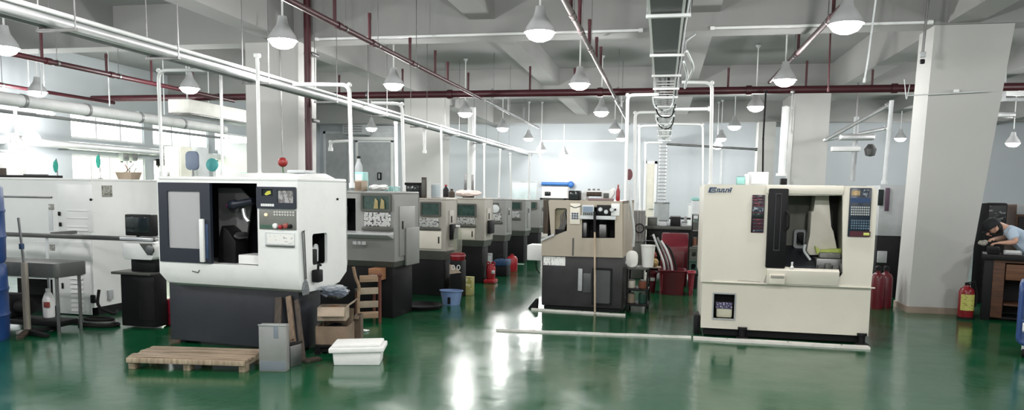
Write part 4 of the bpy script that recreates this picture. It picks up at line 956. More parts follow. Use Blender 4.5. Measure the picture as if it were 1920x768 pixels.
b = F.rect(1592, 433, 1631, 443, V); MB().box(b[0], b[1], V-.020, V-.018, b[2], b[3]).build('maroon_band', mat('band_maroon', (.07, .01, .02), .4), o)
b = F.rect(1618, 436, 1629, 441, V); MB().box(b[0], b[1], V-.026, V-.019, b[2], b[3], .002).build('lime_key', mat('lime_key', (.55, .62, .15), .4), o)
# red-black indicator strip
a = F.rect(1409, 365, 1433, 436, V); o = MB().box(a[0], a[1], V-.014, V, a[2], a[3], .006).build('indicator_strip', mat('plum_black_panel', (.016, .008, .014), .3), t)
for i, (yy, hh, mm) in enumerate(((368, 4, KEYR), (374, 3, KEYR), (380, 5, KEYR), (388, 9, KEYD), (399, 10, SCREEN), (411, 3, KEYR), (417, 4, KEYR), (424, 3, KEYR), (430, 4, KEYD))):
    b = F.rect(1411, yy, 1431, yy+hh, V); MB().box(b[0], b[1], V-.018, V-.013, b[2], b[3], .002).build('indicator_cell', mm, o)
    b = F.rect(1411, yy+hh+.8, 1431, yy+hh+1.4, V); MB().box(b[0], b[1], V-.016, V-.013, b[2], b[3]).build('indicator_rule', mat('rule_red', (.25, .05, .08), .4), o)
# emblem: slanted dark blue lettering strokes, illegible in the photo
a = F.rect(1328, 351, 1373, 361, V); m = MB(); W_ = a[1]-a[0]; H_ = a[3]-a[2]
def stroke(x0, x1, z0, z1, sh=.25):
    x0, x1 = a[0]+x0*W_, a[0]+x1*W_; z0_, z1_ = a[2]+z0*H_, a[2]+z1*H_; s = H_*sh
    m.prism([(x0+s*z0, z0_), (x1+s*z0, z0_), (x1+s*z1, z1_), (x0+s*z1, z1_)], V-.005, V)
stroke(0, .09, 0, 1); stroke(.09, .30, .72, 1); stroke(.11, .28, .36, .60); stroke(.09, .22, 0, .22); stroke(.24, .31, .0, .3)
for x in (.34, .42, .52, .60, .70, .80, .89): stroke(x, x+.045, .05 if x < .9 else 0, .78)
for x, z in ((.34, .62), (.44, .1), (.52, .62), (.62, .1), (.70, .62), (.80, .35), (.86, .8)): stroke(x, x+.09, z, z+.16)
m.build('emblem', BLUEL, t)
# rust line mark
q0 = F.uw(1383, 525, V); q1 = F.uw(1426, 528, V); MB().tube([(q0[0], V-.001, q0[1]), ((q0[0]+q1[0])/2, V-.002, q0[1]-.003), (q1[0], V-.001, q1[1])], .004, 6).build('scratch_line', PALEB, t)
RMuU, RMD = uU, Dr

# ---------------------------------------------------------------- big white machine at the far left
F = Frame(onz(178, 592), -2); BW = F
t = fthing('machining_cabinet', 'big white machine with louvred doors and a dark bar running across it', 'machine', F)
wt = F.uw(100, 338, 0)[1]; wp = F.uw(150, 590, 0)[1]; uLft = F.uw(-60, 450, 0)[0]; Ls = F.vw(300, 450, 0)[0]
Ls = max(1.2, min(Ls, 1.45))
ual = F.uw(100, 560, 0)[0]; wal = F.uw(60, 518, 0)[1]
m = MB()
m.plate([(uLft, wal), (ual, wal), (ual, .10), (0, .10), (0, wt), (uLft, wt)], [], 0, .03)
m.box(-.03, 0, .03, Ls, .10, wt); m.box(uLft, -.03, Ls-.03, Ls, .1, wt); m.box(uLft, 0, 0, Ls, wt, wt+.03, .01); m.box(ual-.03, ual, .03, .7, .1, wal); m.box(uLft, ual, .03, .7, wal-.03, wal)
m.build('enclosure', WHITE, t)
MB().box(uLft, 0, .06, Ls-.06, 0, .10).build('plinth', BLACK, t)
MB().box(uLft, ual, .68, .7, .1, wal).build('alcove_back', BLACK, t)
# louvred door panel
a = F.rect(116, 498, 162, 590, 0)
c = F.rect(110, 350, 175, 445, 0)
o = MB().box(*F.rect(112, 496, 172, 588, 0)[:2], -.012, 0, *F.rect(112, 496, 172, 588, 0)[2:], .005).build('louvred_door', WHITE, t)
m = MB()
for i in range(9):
    z = a[2]+.05+i*(a[3]-a[2]-.1)/9; m.prism([(-.012, z), (-.030, z+.002), (-.012, z+.03)], a[0]+.15, a[1]-.03, axis='x')
m.build('louvres', WHITE, o)
q = F.uw(118, 533, -.012); MB().box(q[0]-.01, q[0]+.01, -.028, -.012, q[1]-.05, q[1]+.02, .004).build('door_latch', BLACK, o)
q = F.uw(181, 558, -.012); 
o = MB().box(*F.rect(109, 345, 175, 434, 0)[:2], -.012, 0, *F.rect(109, 345, 175, 434, 0)[2:], .005).build('upper_door', WHITE, t)
m = MB()
for yy in (394, 408, 424, 431): b = F.rect(126, yy, 165, yy+1.5, -.012); m.prism([(-.012, b[2]), (-.024, b[2]+.002), (-.012, b[2]+.018)], b[0], b[1], axis='x')
m.build('louvres', WHITE, o)
for px, py, nm in ((112, 401, 'door_latch'), (114, 421, 'door_latch')):
    q = F.uw(px, py, -.012); MB().box(q[0]-.015, q[0]+.015, -.03, -.012, q[1]-.02, q[1]+.03, .006).build(nm, BLACK, o)
o = MB().box(*F.rect(112, 452, 172, 488, 0)[:2], -.010, 0, *F.rect(112, 452, 172, 488, 0)[2:], .005).build('middle_door', WHITE, t)
a = F.rect(50, 452, 92, 500, 0); MB().box(a[0], a[1], -.008, 0, a[2], a[3], .004).build('hatch_panel', WHITE, t)
for px, py in ((96, 387), (98, 463)):
    a = F.rect(px-4, py-5, px+5, py+6, 0); MB().box(a[0], a[1], -.01, 0, a[2], a[3], .002).build('rating_plate', mat_print('plate_print', (.25, .25, .23), (.6, .6, .58), 60, 60, .55), t)
a = F.rect(0, 367, 98, 370, 0); MB().box(uLft+.02, a[1], -.02, 0, a[2], a[3], .003).build('front_rail', DSTEEL, t)
a = F.rect(92, 394, 99, 432, 0); MB().box(a[0], a[1], -.006, 0, a[2], a[3], .002).build('hinge_strip', LGREY, t)
# flank
a = F.vw(200, 358, 0); w_ = .12
MB().box(0, .012, a[0]-.08, a[0]+.08, a[1]-.07, a[1]+.07, .004).build('flank_vent', mat_print('vent_print', (.32, .32, .28), (.12, .12, .11), 40, 60, .5), t)
a = F.vw(205, 552, 0); MB().box(0, .03, a[0]-.04, a[0]+.04, a[1]-.06, a[1]+.06, .006).build('flank_catch', MGREY, t)
a = F.uw(172, 374, 0); MB().lathe([(0, 0), (.02, 0), (.016, .02), (0, .02)], n=10, M=Matrix.Translation((a[0], 0, a[1])) @ Matrix.Rotation(PI/2, 4, 'X')).build('door_knob', BLACK, t)
a = F.uw(182, 560, -.0); MB().box(-.03, .03, -.035, 0, a[1]-.05, a[1]+.05, .01).build('corner_catch', BLACK, t)
BWw, BWu = wt, uLft
# ================================================================== CLUTTER
def G(px, py, z=0.0): return onz(px, py, z)
def F2(a, b):
    d = b-a; return Frame(a, math.degrees(math.atan2(d.y, d.x)))
def stand(F, px0, px1, pyt, v=0):
    """u-range and top height on the front plane of frame F"""
    a, b, _, c = F.rect(px0, pyt, px1, pyt+.01, v); return a, b, F.uw((px0+px1)/2, pyt, v)[1]
# ---- pallet
a = G(239, 692); b = G(459, 699); F = F2(a, b); W = (b-a).length
ht = F.uw(460, 674, 0)[1]; dp = min(.8, max(.4, (onz(482, 653, ht)-onz(460, 673, ht)).length))
t = fthing('pallet', 'worn wooden pallet lying on the floor before the white-fronted lathe', 'pallet', F)
for i, u in enumerate((0, W/2-.03, W-.06)):
    m = MB(); m.box(u, u+.06, 0.012, .10, 0, ht-.022, .004).box(u, u+.06, dp-.10, dp, 0, ht-.022, .004).box(u, u+.06, 0.10, dp-.1, ht-.065, ht-.022, .004); m.build('stringer', WOODB, t)
nb = 6; bw = dp/nb
for i in range(nb):
    rr = random.Random(i); MB().box(-.015+rr.uniform(-.01, .02), W+.01+rr.uniform(-.02, .015), i*bw+.006, (i+1)*bw-.010+rr.uniform(-.004, .006), ht-.021, ht+rr.uniform(-.003, .003), .003).build('deck_board', WOODP, t)
MB().box(-.005, W+.005, -.012, .011, ht-.055, ht-.012, .003).build('fascia_board', WOODB, t)
# ---- wrapped metal box
F = F2(G(486, 696), G(537, 697)); W = (G(537, 697)-G(486, 696)).length; hz = F.uw(510, 609, 0)[1]
t = fthing('sheet_metal_box', 'tall flat box of bare grey sheet metal standing at the right end of the pallet', 'box', F)
MB().box(0, W, 0, .10, 0, hz, .006).build('box_shell', STEEL, t)
MB().box(W*.02, W*.98, -.004, -.0008, hz*.04, hz*.23, .001).build('film_remnant', PLASTICF, t); MB().box(W*.55, W*.72, -.003, -.0008, hz*.72, hz*.97, .001).build('film_remnant', PLASTICF, t)
MB().box(-.003, W+.003, -.006, .004, hz*.985, hz+.004, .002).build('folded_rim', LSTEEL, t)
F = F2(G(545, 689), G(566, 683)); W = (G(566, 683)-G(545, 689)).length; hz = F.uw(552, 647, 0)[1]
t = fthing('scrap_tin', 'small dull metal tin standing beside the tall sheet metal box', 'box', F)
MB().box(0, W, 0, .09, 0, hz, .006).build('tin_body', DSTEEL, t); MB().box(.01, W-.01, .01, .08, hz, hz+.015, .004).build('tin_lid', BLACK, t)
# ---- leaning boards on the lathe base
F = LM
for i, (xt, yt, xb, yb, wd, lab, mm) in enumerate(((523, 553, 519, 664, .075, 'dark brown board leaning on the lathe base, first from the left', WOODD), (541, 551, 553, 672, .06, 'lighter brown board leaning aslant in the middle of the leaning boards', mat_wood('tan_board_wood', (.10, .07, .045), (.22, .15, .10), axis='Z')), (556, 558, 569, 690, .05, 'narrow black-brown board leaning at the lathe corner', WOODD))):
    v0 = -.20-.02*i; ub = F.uw(xb, yb, v0)[0]; ut, wt_ = F.uw(xt, yt, -.03)
    t = thing('leaning_board', lab, 'board', F.world(ub, v0, 0), F.rz)
    MB().bar((0, 0, .012), (ut-ub, -v0-.03, wt_-.02), wd, .02, .003, up=(0, 1, .1)).build('plank', mm, t)
    MB().bar(((ut-ub)*.3-wd*.3, (-v0-.03)*.3-.014, wt_*.3), ((ut-ub)*.3+wd*.3, (-v0-.03)*.3-.014, wt_*.3+.01), .03, .006).build('batten', mm, t)
# ---- wood offcut + stack of cartons on a black crate
F = F2(G(573, 681), G(604, 676)); W = (G(604, 676)-G(573, 681)).length
tag(MB().box(0, W, 0, .09, 0, .03, .004).build('wood_offcut', WOODD), 'short dark wood offcut lying on the floor by the lathe corner', 'wood').matrix_world = Matrix.Translation(F.o) @ Matrix.Rotation(F.rz, 4, 'Z')
F = Frame(G(590, 664), 12); CF_ = F
a, b, h1 = stand(F, 588, 660, 647)
t = fthing('low_crate', 'low black crate on the floor under the opened cartons', 'crate', F)
m = MB(); m.box(0, b, 0, .36, h1-.025, h1, .004); 
for q in (0, b-.05):
    for w in (0, .31): m.box(q, q+.05, w, w+.05, 0, h1-.025)
m.build('crate_top', BLACK, t); MB().box(.01, b-.01, .02, .04, .02, h1-.03, .004).build('crate_side', BLACKM, t)
def carton(F, name, label, u0, u1, v0, v1, z0, z1, mm, flaps, inside=None, rz=0):
    t = thing(name, label, 'carton', F.world((u0+u1)/2, (v0+v1)/2, z0), F.rz+rad(rz)); x = (u1-u0)/2; y = (v1-v0)/2; h = z1-z0; q = .008
    m = MB(); m.box(-x, x, -y, y, 0, q).box(-x, x, -y, -y+q, q, h).box(-x, x, y-q, y, q, h).box(-x, -x+q, -y+q, y-q, q, h).box(x-q, x, -y+q, y-q, q, h); m.build('box_body', mm, t)
    for (ex, ey, an) in flaps:
        m = MB()
        if ey: 
            s = 1 if ey > 0 else -1; L = y*.8; m.prism([(0, 0), (s*L*math.cos(an), L*math.sin(an)), (s*L*math.cos(an), L*math.sin(an)+q), (0, q)], -x+.01, x-.01, axis='x')
            o = m.build('flap', mm, t); o.location = (0, s*y, h)
        else:
            s = 1 if ex > 0 else -1; L = x*.7; m.prism([(0, 0), (s*L*math.cos(an), L*math.sin(an)), (s*L*math.cos(an), L*math.sin(an)+q), (0, q)], -y+.01, y-.01, axis='y')
            o = m.build('flap', mm, t); o.location = (s*x, 0, h)
    if inside: MB().blob((0, 0, h*.75), x*.8, y*.8, h*.3, .25, 5, 2).build('contents', inside, t)
    return t
a, b, h2 = stand(F, 589, 652, 612, .02)
carton(F, 'cardboard_carton', 'open brown cardboard carton sitting on the low black crate', a+.01, b, .03, .34, h1+.001, h2, CARD, ((0, 1, 1.2), ), BLACK)
a, b, h3 = stand(F, 589, 648, 577, .05)
carton(F, 'cardboard_carton', 'torn pale carton showing its brown inside, on top of the open brown carton', a+.02, b-.01, .06, .30, h2+.05, h3, CARDL, ((0, -1, -.9), (1, 0, .6)), mat('rust_paper', (.20, .09, .04), .7, var=.3), 4)
F3 = Frame(G(664, 648), 14); a, b, h = stand(F3, 664, 676, 592)
carton(F3, 'cardboard_carton', 'narrow dark cardboard carton standing right of the opened cartons', 0, b, 0, .18, 0.0, h, mat('dark_cardboard', (.12, .085, .06), .8, var=.25, scale=9), ((0, -1, -.3),))
# plastic bag hanging below the lathe flank
p = LM.world(LMu1-.02, LM.vw(606, 550, LMu1)[0], 0); pz = ony(606, 552, p.y).z
t = thing('plastic_bag', 'slate grey plastic bag hanging under the right flank of the white-fronted lathe', 'bag', (p.x+.17, p.y-.02, pz+.03))
MB().blob((0, 0, 0), .125, .16, .055, .2, 4).build('bag_body', BLUEBAG, t)
MB().blob((.0, -.03, .045), .11, .12, .03, .3, 8).build('clear_film', PLASTICF, t)
p = LM.world(LMu1+.03, LM.vw(588, 520, LMu1)[0], 0); pz = ony(588, 528, p.y).z
t = thing('drain_valve', 'small black drain valve at the foot of the side window of the white-fronted lathe', 'valve', (p.x+.02, p.y, pz))
MB().box(-.045, .03, -.05, .05, 0, .12, .012).build('valve_body', BLACK, t); MB().tube(arc([(0, 0, .12), (0, 0, .17), (.05, -.05, .17)], .03), .012, 8).build('valve_lever', BLACK, t)
# ---- foam box
a = G(623, 685); b = G(714, 685); F = F2(a, b); W = (b-a).length; h = F.uw(668, 659, 0)[1]; hl = F.uw(668, 646, 0)[1]
t = fthing('foam_box', 'white foam box with its lid slightly askew, alone on the green floor', 'box', F)
m = MB(); m.loft([[(.012, .01, 0), (W-.012, .01, 0), (W-.012, .26, 0), (.012, .26, 0)], [(0, 0, h), (W, 0, h), (W, .28, h), (0, .28, h)]]); m._fin([v for v in m.b.verts], .008); m.build('tub', FOAM, t)
m = MB(); m.box(-.03, W+.03, -.02, .30, 0, .045, .01, M=Matrix.Rotation(rad(-1.5), 4, 'Y')).box(-.005, W+.005, .0, .28, .045, .075, .02, M=Matrix.Rotation(rad(-1.5), 4, 'Y')); o = m.build('lid', FOAM, t); o.location = (0, 0, h-.012)
# ---- wooden chair (ladder back) behind the cartons
F = F2(G(672, 606), G(712, 604)); W = (G(712, 604)-G(672, 606)).length; zt_ = F.uw(668, 500, 0)[1]; zr = F.uw(710, 518, 0)[1]
t = fthing('slatted_chair', 'old wooden chair with pale back slats and a red-brown post, behind the cartons', 'chair', F)
m = MB(); m.tube(arc([(0, 0, 0), (.0, 0, zr*.55), (.015, 0, zr*.8), (-.03, 0, zr*.98), (-.055, 0, zt_)], .12), .02, 10); m.build('back_post', WOODC, t)
m = MB(); m.tube([(W, 0, 0), (W, 0, zr)], .022, 10); m.ball((W, 0, zr+.015), .03); m.build('back_post', WOODR, t)
for y_, mm in ((522, WOODC), (545, CARDL), (570, CARDL), (590, WOODC)):
    z = F.uw(690, y_, 0)[1]; MB().box(.015, W-.015, -.012, .012, z-.04, z+.04, .006).build('back_slat', mm, t)
MB().box(.0, W, .03, .27, .36, .39, .008).build('seat', WOODD, t)
for u in (0.02, W-.02): MB().tube([(u, .25, 0), (u, .25, .36)], .018, 8).build('front_leg', WOODR, t)
# loose scrap of paper on the floor
p = G(684, 621); o = tag(MB().blob(p+Vector((0, 0, .012)), .05, .035, .012, .25, 3, 2).build('paper_scrap', FOAM), 'scrap of white paper on the green floor beside the cartons', 'paper')
p = G(659, 757 if False else 571) 
# brown tray below the second machine
F = M2; c = F.rect(702, 500, 722, 523, .0); t = thing('wooden_box', 'small orange-brown wooden box hung under the grey lathe', 'box', F.world(c[0], .0, c[2]), F.rz)
MB().box(0, c[1]-c[0], -.16, .03, 0, c[3]-c[2]-.005, .008).build('box_body', mat_wood('orange_wood', (.22, .09, .04), (.34, .16, .08)), t); MB().box(.04, .10, -.18, -.16, .06, .08, .004).build('box_pull', DSTEEL, t)
# ---- bits on the roofs of the lathes
def roof_item(F, u, v, zroof): return F.world(u, v, zroof)
zM2 = M2.uw(700, 363, 0)[1]+.031
def at_roof(F, px, v, z):
    u = F.uw(px, 360, v)[0]; return F.world(u, v, z)
def box_item(name, label, cat, F, px0, px1, pyt, v, z, dep, mm, detail=None, dm=None, pname='body'):
    u0 = F.uw(px0, 360, v)[0]; u1 = F.uw(px1, 360, v)[0]; zt = F.uw((px0+px1)/2, pyt, v)[1]
    t = thing(name, label, cat, F.world(u0, v, z), F.rz); W = u1-u0; H = zt-z
    MB().box(0, W, 0, dep, 0, H, min(.008, W*.1)).build(pname, mm, t)
    if detail: MB().box(W*.1, W*.9, -.006, 0, H*.12, H*.88, .002).build(detail, dm, t)
    return t, W, H
box_item('parts_carton', 'small tan carton on the roof of the grey lathe with the steel ledge', 'carton', M2, 664, 679, 338, .12, zM2, .15, CARDL, 'tape_strip', CARD)
tt, W, H = box_item('coolant_tub', 'pale teal tub on the roof of the grey lathe, behind the tan carton', 'tub', M2, 665, 681, 322, .35, zM2, .14, TEALP, 'tub_label', LGREY)
u = M2.uw(673, 360, .6)[0]; zt_ = M2.uw(673, 297, .6)[1]
t = thing('spray_bottle', 'tall grey bottle standing behind the pale teal tub', 'bottle', M2.world(u, .6, zM2), M2.rz); H = zt_-zM2
MB().lathe([(0, 0), (.045, 0), (.05, .02), (.05, H*.75), (.03, H*.88), (.02, H*.92), (.02, H), (0, H)]).build('bottle_body', MGREY, t); MB().lathe([(0, H), (.024, H), (.024, H+.03), (0, H+.03)]).build('bottle_cap', BLACK, t)
p = at_roof(M2, 711, .25, zM2+.048); tag(MB().blob(p, .12, .11, .032, .25, 12).build('white_cloth', mat('white_cloth', (.75, .76, .75), .9)), 'crumpled white cloth on the roof of the grey lathe', 'cloth')
t, W, H = box_item('wire_crate', 'pale teal wire crate on the roof of the grey lathe', 'crate', M2, 720, 738, 349, .4, zM2, .2, mat_glass('teal_clear', (.7, .88, .86), .2, .3), None)
m = MB()
for q in range(5): m.box(W*q/4-.004, W*q/4+.004, -.005, .0, 0, H)
m.box(0, W, -.005, 0, H-.01, H).box(0, W, -.005, 0, H*.45, H*.5); m.build('crate_ribs', TEALP, t)
t, W, H = box_item('black_monitor', 'black boxy monitor standing behind the grey lathe, against the pale column', 'monitor', M3, 761, 788, 342, .12, M3.uw(815, 375, 0)[1]-.0+.031, .25, BLACK, 'screen', SCREEN)
MB().box(-.02, W+.02, -.012, .02, H-.04, H, .01).build('bezel_top', BLACKM, t)
t, W, H = box_item('brown_board', 'upright brown board beside the black boxy monitor', 'board', M3, 790, 798, 332, .05, M3.uw(815, 375, 0)[1]+.031, .05, WOODD, 'edge_strip', OLIVE)
t, W, H = box_item('drawing_panel', 'upright pale grey panel on the lathe with the lit screen', 'panel', M3, 808, 826, 343, .3, M3.uw(815, 375, 0)[1]+.031, .03, LGREY, 'panel_sheet', mat('pale_blue_sheet', (.5, .58, .62), .6))
zM3 = M3.uw(815, 375, 0)[1]+.031; zM4 = M4.uw(888, 374, 0)[1]+.031
def bottle(label, F, px, pyt, v, z, r, mm, cap):
    u = F.uw(px, 360, v)[0]; H = F.uw(px, pyt, v)[1]-z
    t = thing('oil_bottle', label, 'bottle', F.world(u, v, z), F.rz)
    MB().lathe([(0, 0), (r, 0), (r*1.05, H*.1), (r*1.05, H*.6), (r*.5, H*.78), (r*.35, H*.82), (r*.35, H*.9), (0, H*.9)]).build('bottle_body', mm, t)
    MB().lathe([(0, H*.88), (r*.45, H*.88), (r*.45, H), (0, H)]).build('bottle_cap', cap, t); return t
bottle('black oil bottle with curved neck between the two pale lathes', M4, 836, 346, .35, zM4, .05, BLACK, REDB)
bottle('brown-black bottle beside the pink bundle on the pale lathe', M4, 847, 354, .06, zM4, .05, WOODD, BLACK)
u0 = M4.uw(867, 366, .2)[0]; o = tag(MB().blob((0, 0, .06), .22, .15, .06, .12, 21).build('cloth_bundle', mat('pink_white_cloth', (.78, .66, .62), .9, var=.1)), 'pinkish white bundle on the roof of the pale lathe with the oblique keypad', 'bundle'); o.location = M4.world(u0+.09, .22, zM4+.015)
u0 = M4.uw(878, 366, .42)[0]; zb = M4.uw(878, 362, .4)[1]; zt_ = M4.uw(878, 327, .4)[1]
t = thing('fork_bracket', 'black two-pronged bracket standing over the pink bundle before the white post', 'bracket', M4.world(u0, .43, zM4), M4.rz)
h0 = zb-zM4; H = zt_-zM4
MB().box(-.10, .10, -.04, .04, 0.0, h0+.06, .008).build('bracket_block', BLACK, t)
for s in (-.06, .075): MB().box(s-.02, s+.02, -.015, .015, h0+.06, H, .004).build('prong', DSTEEL, t)
# ---- water bottle on red lid on black stand
F = Frame(G(843, 556), -4); c = stand(F, 841, 865, 487)
t = fthing('dispenser_stand', 'black stand with white marks carrying the clear bottle, next to the yellow carton', 'stand', F); W = c[1]; H = c[2]
MB().box(0, W, 0, .22, 0, H-.01, .01).build('stand_body', BLACK, t)
q = F.rect(843, 496, 865, 514, 0); MB().prism([(q[0], q[2]), (q[1], q[2]+.03), (q[0]+.04, q[3]), (q[0], q[3])], -.006, 0).build('pale_label', CARDL, t)
m = MB()
for px in (850, 860): g = F.uw(px, 501, 0); m.tube([(g[0]+.025*math.cos(k*PI/4), -.008, g[1]+.035*math.sin(k*PI/4)) for k in range(8)], .007, 6, closed=True)
m.build('white_rings', WHITE, t)
p = F.world(W*.45, .118, H-.009); t = thing('red_tub', 'round red tub on the black dispenser stand', 'lid', p)
MB().lathe([(0, 0), (.105, 0), (.115, .05), (.11, .10), (.06, .115), (0, .115)]).build('lid_body', REDE, t); MB().lathe([(.104, .06), (.122, .06), (.122, .08), (.104, .08)]).build('lid_rim', mat('dusty_pink', (.45, .15, .17), .5), t)
H2 = F.uw(848, 421, .14)[1]-(H-.008)-.116
t = thing('clear_bottle', 'tall clear plastic bottle standing on the round red tub', 'bottle', p+Vector((0, 0, .1165)))
MB().lathe([(0, 0), (.05, 0), (.062, .03), (.064, H2*.7), (.05, H2*.84), (.028, H2*.9), (.028, H2*.94), (0, H2*.94)]).build('bottle_body', mat_glass('bottle_plastic', (.82, .84, .76), .15, .28), t)
MB().lathe([(0, H2*.93), (.034, H2*.93), (.034, H2), (0, H2)]).build('bottle_cap', WHITE, t)
F = Frame(G(838, 548), -3); c = stand(F, 837, 878, 517, -.15)
F = Frame(F.world(0, -.2, 0), -3); a, b, h = stand(F, 845, 884, 519)
t = thing('yellow_carton', 'yellow patterned carton under the dispenser stand, behind the blue basin', 'carton', F.world(a, 0, 0), F.rz)
MB().box(0, b-a, 0, .16, 0, h, .006).build('carton_body', YELL, t); MB().box((b-a)*.45, b-a, -.003, 0, h*.35, h*.95).build('printed_panel', mat_print('olive_print', (.42, .38, .10), (.7, .68, .45), 22, 22, .52), t)
F = Frame(G(846, 570), 0); a, b, h = stand(F, 826, 866, 545)
t = fthing('blue_basin', 'sky blue plastic basin on the floor before the yellow carton', 'basin', F); r = (b-a)/2
m = MB(); m.lathe([(0, .0), (r*.8, 0), (r, h), (r*1.05, h), (r*1.05, h+.01), (r*.97, h+.01), (r*.78, .015), (0, .015)], n=24, M=Matrix.Diagonal((1, .7, 1, 1))); o = m.build('basin_body', BLUEB, t)
MB().tube([(r*1.05*math.cos(k*PI/10), .7*r*1.05*math.sin(k*PI/10), h+.005) for k in range(20)], .010, 6, closed=True).build('rim', BLUEB, t)
MB().box(-.02, .02, -r*.75, -r*.70, .02, h*.6).build('dark_clip', BLACK, t)
# dark oil pan to the right
F = Frame(G(790, 577), 15)
t = fthing('oil_pan', 'flat black drip pan on the floor beside the grey lathe', 'pan', F)
m = MB(); m.lathe([(0, 0), (.26, 0), (.29, .05), (.28, .05), (.25, .012), (0, .012)], n=24); m.build('pan_body', BLACK, t); MB().tube([(.285*math.cos(k*PI/12), .285*math.sin(k*PI/12), .05) for k in range(24)], .006, 6, closed=True).build('rim', BLACK, t)
# ---- red jack, blue box, red cylinder
F = Frame(G(906, 531), -3); a, b, h = stand(F, 906, 927, 492)
t = fthing('hydraulic_jack', 'bright red jack with twin loops on the floor beside the pale lathes', 'jack', F); W = b
MB().box(0, W, 0, .25, 0, .07, .02).build('jack_base', REDB, t); MB().lathe([(0, .07), (W*.36, .07), (W*.42, .14), (W*.42, .27), (W*.25, .33), (0, .34)], (W*.5, .12, 0), 16).build('jack_body', REDB, t)
for s in (.3, .75): MB().tube(arc([(W*s-.02, .1, .3), (W*s-.03, .1, h), (W*s+.03, .1, h), (W*s+.02, .1, .3)], .04), .012, 7).build('carry_loop', REDB, t)
MB().box(W*.75, W*.98, -.01, .06, .17, .23, .01).build('valve_knob', LSTEEL, t)
F = Frame(G(926, 517), -3); a, b, h = stand(F, 926, 950, 487)
t = fthing('blue_toolbox', 'dark blue toolbox behind the bright red jack', 'toolbox', F); MB().box(0, b, 0, .3, .0, h*.62, .012).build('box_body', BLACK, t); MB().box(-.01, b+.01, -.01, .31, h*.62, h, .02).build('box_lid', mat('deep_blue_lid', (.02, .06, .14), .4), t)
MB().tube(arc([(b*.3, .1, h), (b*.3, .1, h+.075), (b*.7, .1, h+.075), (b*.7, .1, h)], .03), .01, 6).build('handle', BLACK, t)
F = Frame(G(960, 508), 0); h = F.uw(958, 476, 0)[1]; 
t = fthing('red_gas_bottle', 'upright dark red gas bottle at the far end of the pale lathes', 'gas bottle', F); 
MB().lathe([(0, 0), (.10, 0), (.11, .02), (.11, h*.72), (.08, h*.86), (.035, h*.92), (.035, h), (0, h)]).build('bottle_body', REDB, t); MB().box(.09, .24, -.02, .02, h*.4, h*.46, .005).build('side_arm', LSTEEL, t)
F = Frame(G(907, 510), -3)
t, W, H = box_item('grey_board', 'grey square board propped low against the pale lathe behind the jack', 'board', Frame(G(905, 520), -4), 905, 924, 474, .12, 0, .03, MGREY, 'board_face', LGREY)
# white panel hung at the left of the beige machine
F = MM; u0 = F.uw(988, 470, .3)[0]; c = F.rect(988, 459, 1014, 488, .3)
t = thing('white_tray', 'white square tray hanging on the left side of the beige lathe', 'tray', F.world(c[0], .3, c[2]), F.rz)
MB().box(0, -c[0]-.045, 0, .3, 0, c[3]-c[2], .012).build('tray_body', WHITE, t); MB().tube(arc([(.1, .15, 0), (.1, .15, -.12), (.16, .15, -.2)], .05), .008, 6).build('drain_hose', BLACK, t)
# ---- MM extras
F = MM
u, w = F.uw(1116, 396, -.05); ub = F.uw(1115, 604, -.22)[0]
t = thing('wooden_pole', 'thin pale wooden pole leaning upright against the beige lathe', 'pole', F.world(ub, -.22, 0), F.rz)
MB().tube([(0, 0, .012), (u-ub, .125, w-.0)], .0125, 8).build('pole_shaft', mat_wood('pole_wood', (.36, .27, .19), (.56, .45, .33), axis='Z'), t); MB().tube([((u-ub)*.8, .1, w*.8), (u-ub, .125, w)], .018, 8).build('dark_grip', BLACK, t)
def batten(label, pa, pb, w, h, mm=BATTEN):
    a = G(*pa); b = G(*pb); F = F2(a, b); L = (b-a).length
    t = fthing('floor_batten', label, 'batten', F); m = MB()
    n = 8; rr = random.Random(len(label)); loops = []
    for i in range(n+1):
        j = rr.uniform(-.006, .006); x = L*i/n; loops.append([(x, j, 0), (x, w+j, 0), (x, w+j-.004, h+rr.uniform(-.003, .003)), (x, j+.004, h+rr.uniform(-.003, .003))])
    m.loft(loops); m.build('strip', mm, t)
    for k in (.2, .55, .85): MB().lathe([(0, h-.004), (.012, h-.004), (.012, h+.004), (0, h+.005)], (L*k, w*.5, 0), 8).build('screw_head', DSTEEL, t)
    return t
batten('scuffed white floor strip along the foot of the beige lathe', (996, 581), (1172, 592), .05, .022)
batten('long thin white floor strip running left from the cream machine', (930, 620), (1296, 634), .05, .02)
batten('broad scuffed white floor strip under the front of the cream machine', (1300, 637), (1632, 655), .12, .022)
F = Frame(G(999, 579), 0); o = tag(MB().prism([(0, 0), (.13, 0), (.13, .13), (.10, .13)], 0, .12, bev=.006).build('rubber_wedge', BLACKM), 'black rubber wedge at the left foot of the beige lathe', 'wedge'); o.location = G(999, 579)+Vector((-.075, .03, 0))
F = Frame(G(1300, 626), 0); o = tag(MB().box(0, .06, 0, .3, 0, .22, .01).build('cable_box', BLACK), 'black box on the floor at the left edge of the cream machine', 'box'); o.location = G(1301, 626)
# stuff on top of MM
zR = F and MM.uw(1110, 376, 0)[1]
def mm_box(*a, **k): return box_item(a[0], a[1], a[2], MM, a[3], a[4], a[5], a[6], zR, a[7], a[8], *a[9:])
mm_box('roof_tray', 'thin dark tray lying on the left of the beige lathe roof', 'tray', 1012, 1062, 371, .15, .3, BLACK, 'tray_edge', OLIVE)
t, W, H = box_item('card_reader', 'small tilted black box on the dark tray', 'box', MM, 1021, 1031, 359, .25, zR+.052, .08, BLACK, 'face', SCREEN)
mm_box('black_terminal', 'black terminal next to the white tool head on the beige lathe roof', 'terminal', 1066, 1086, 357, .15, .2, BLACK, 'screen', SCREEN)
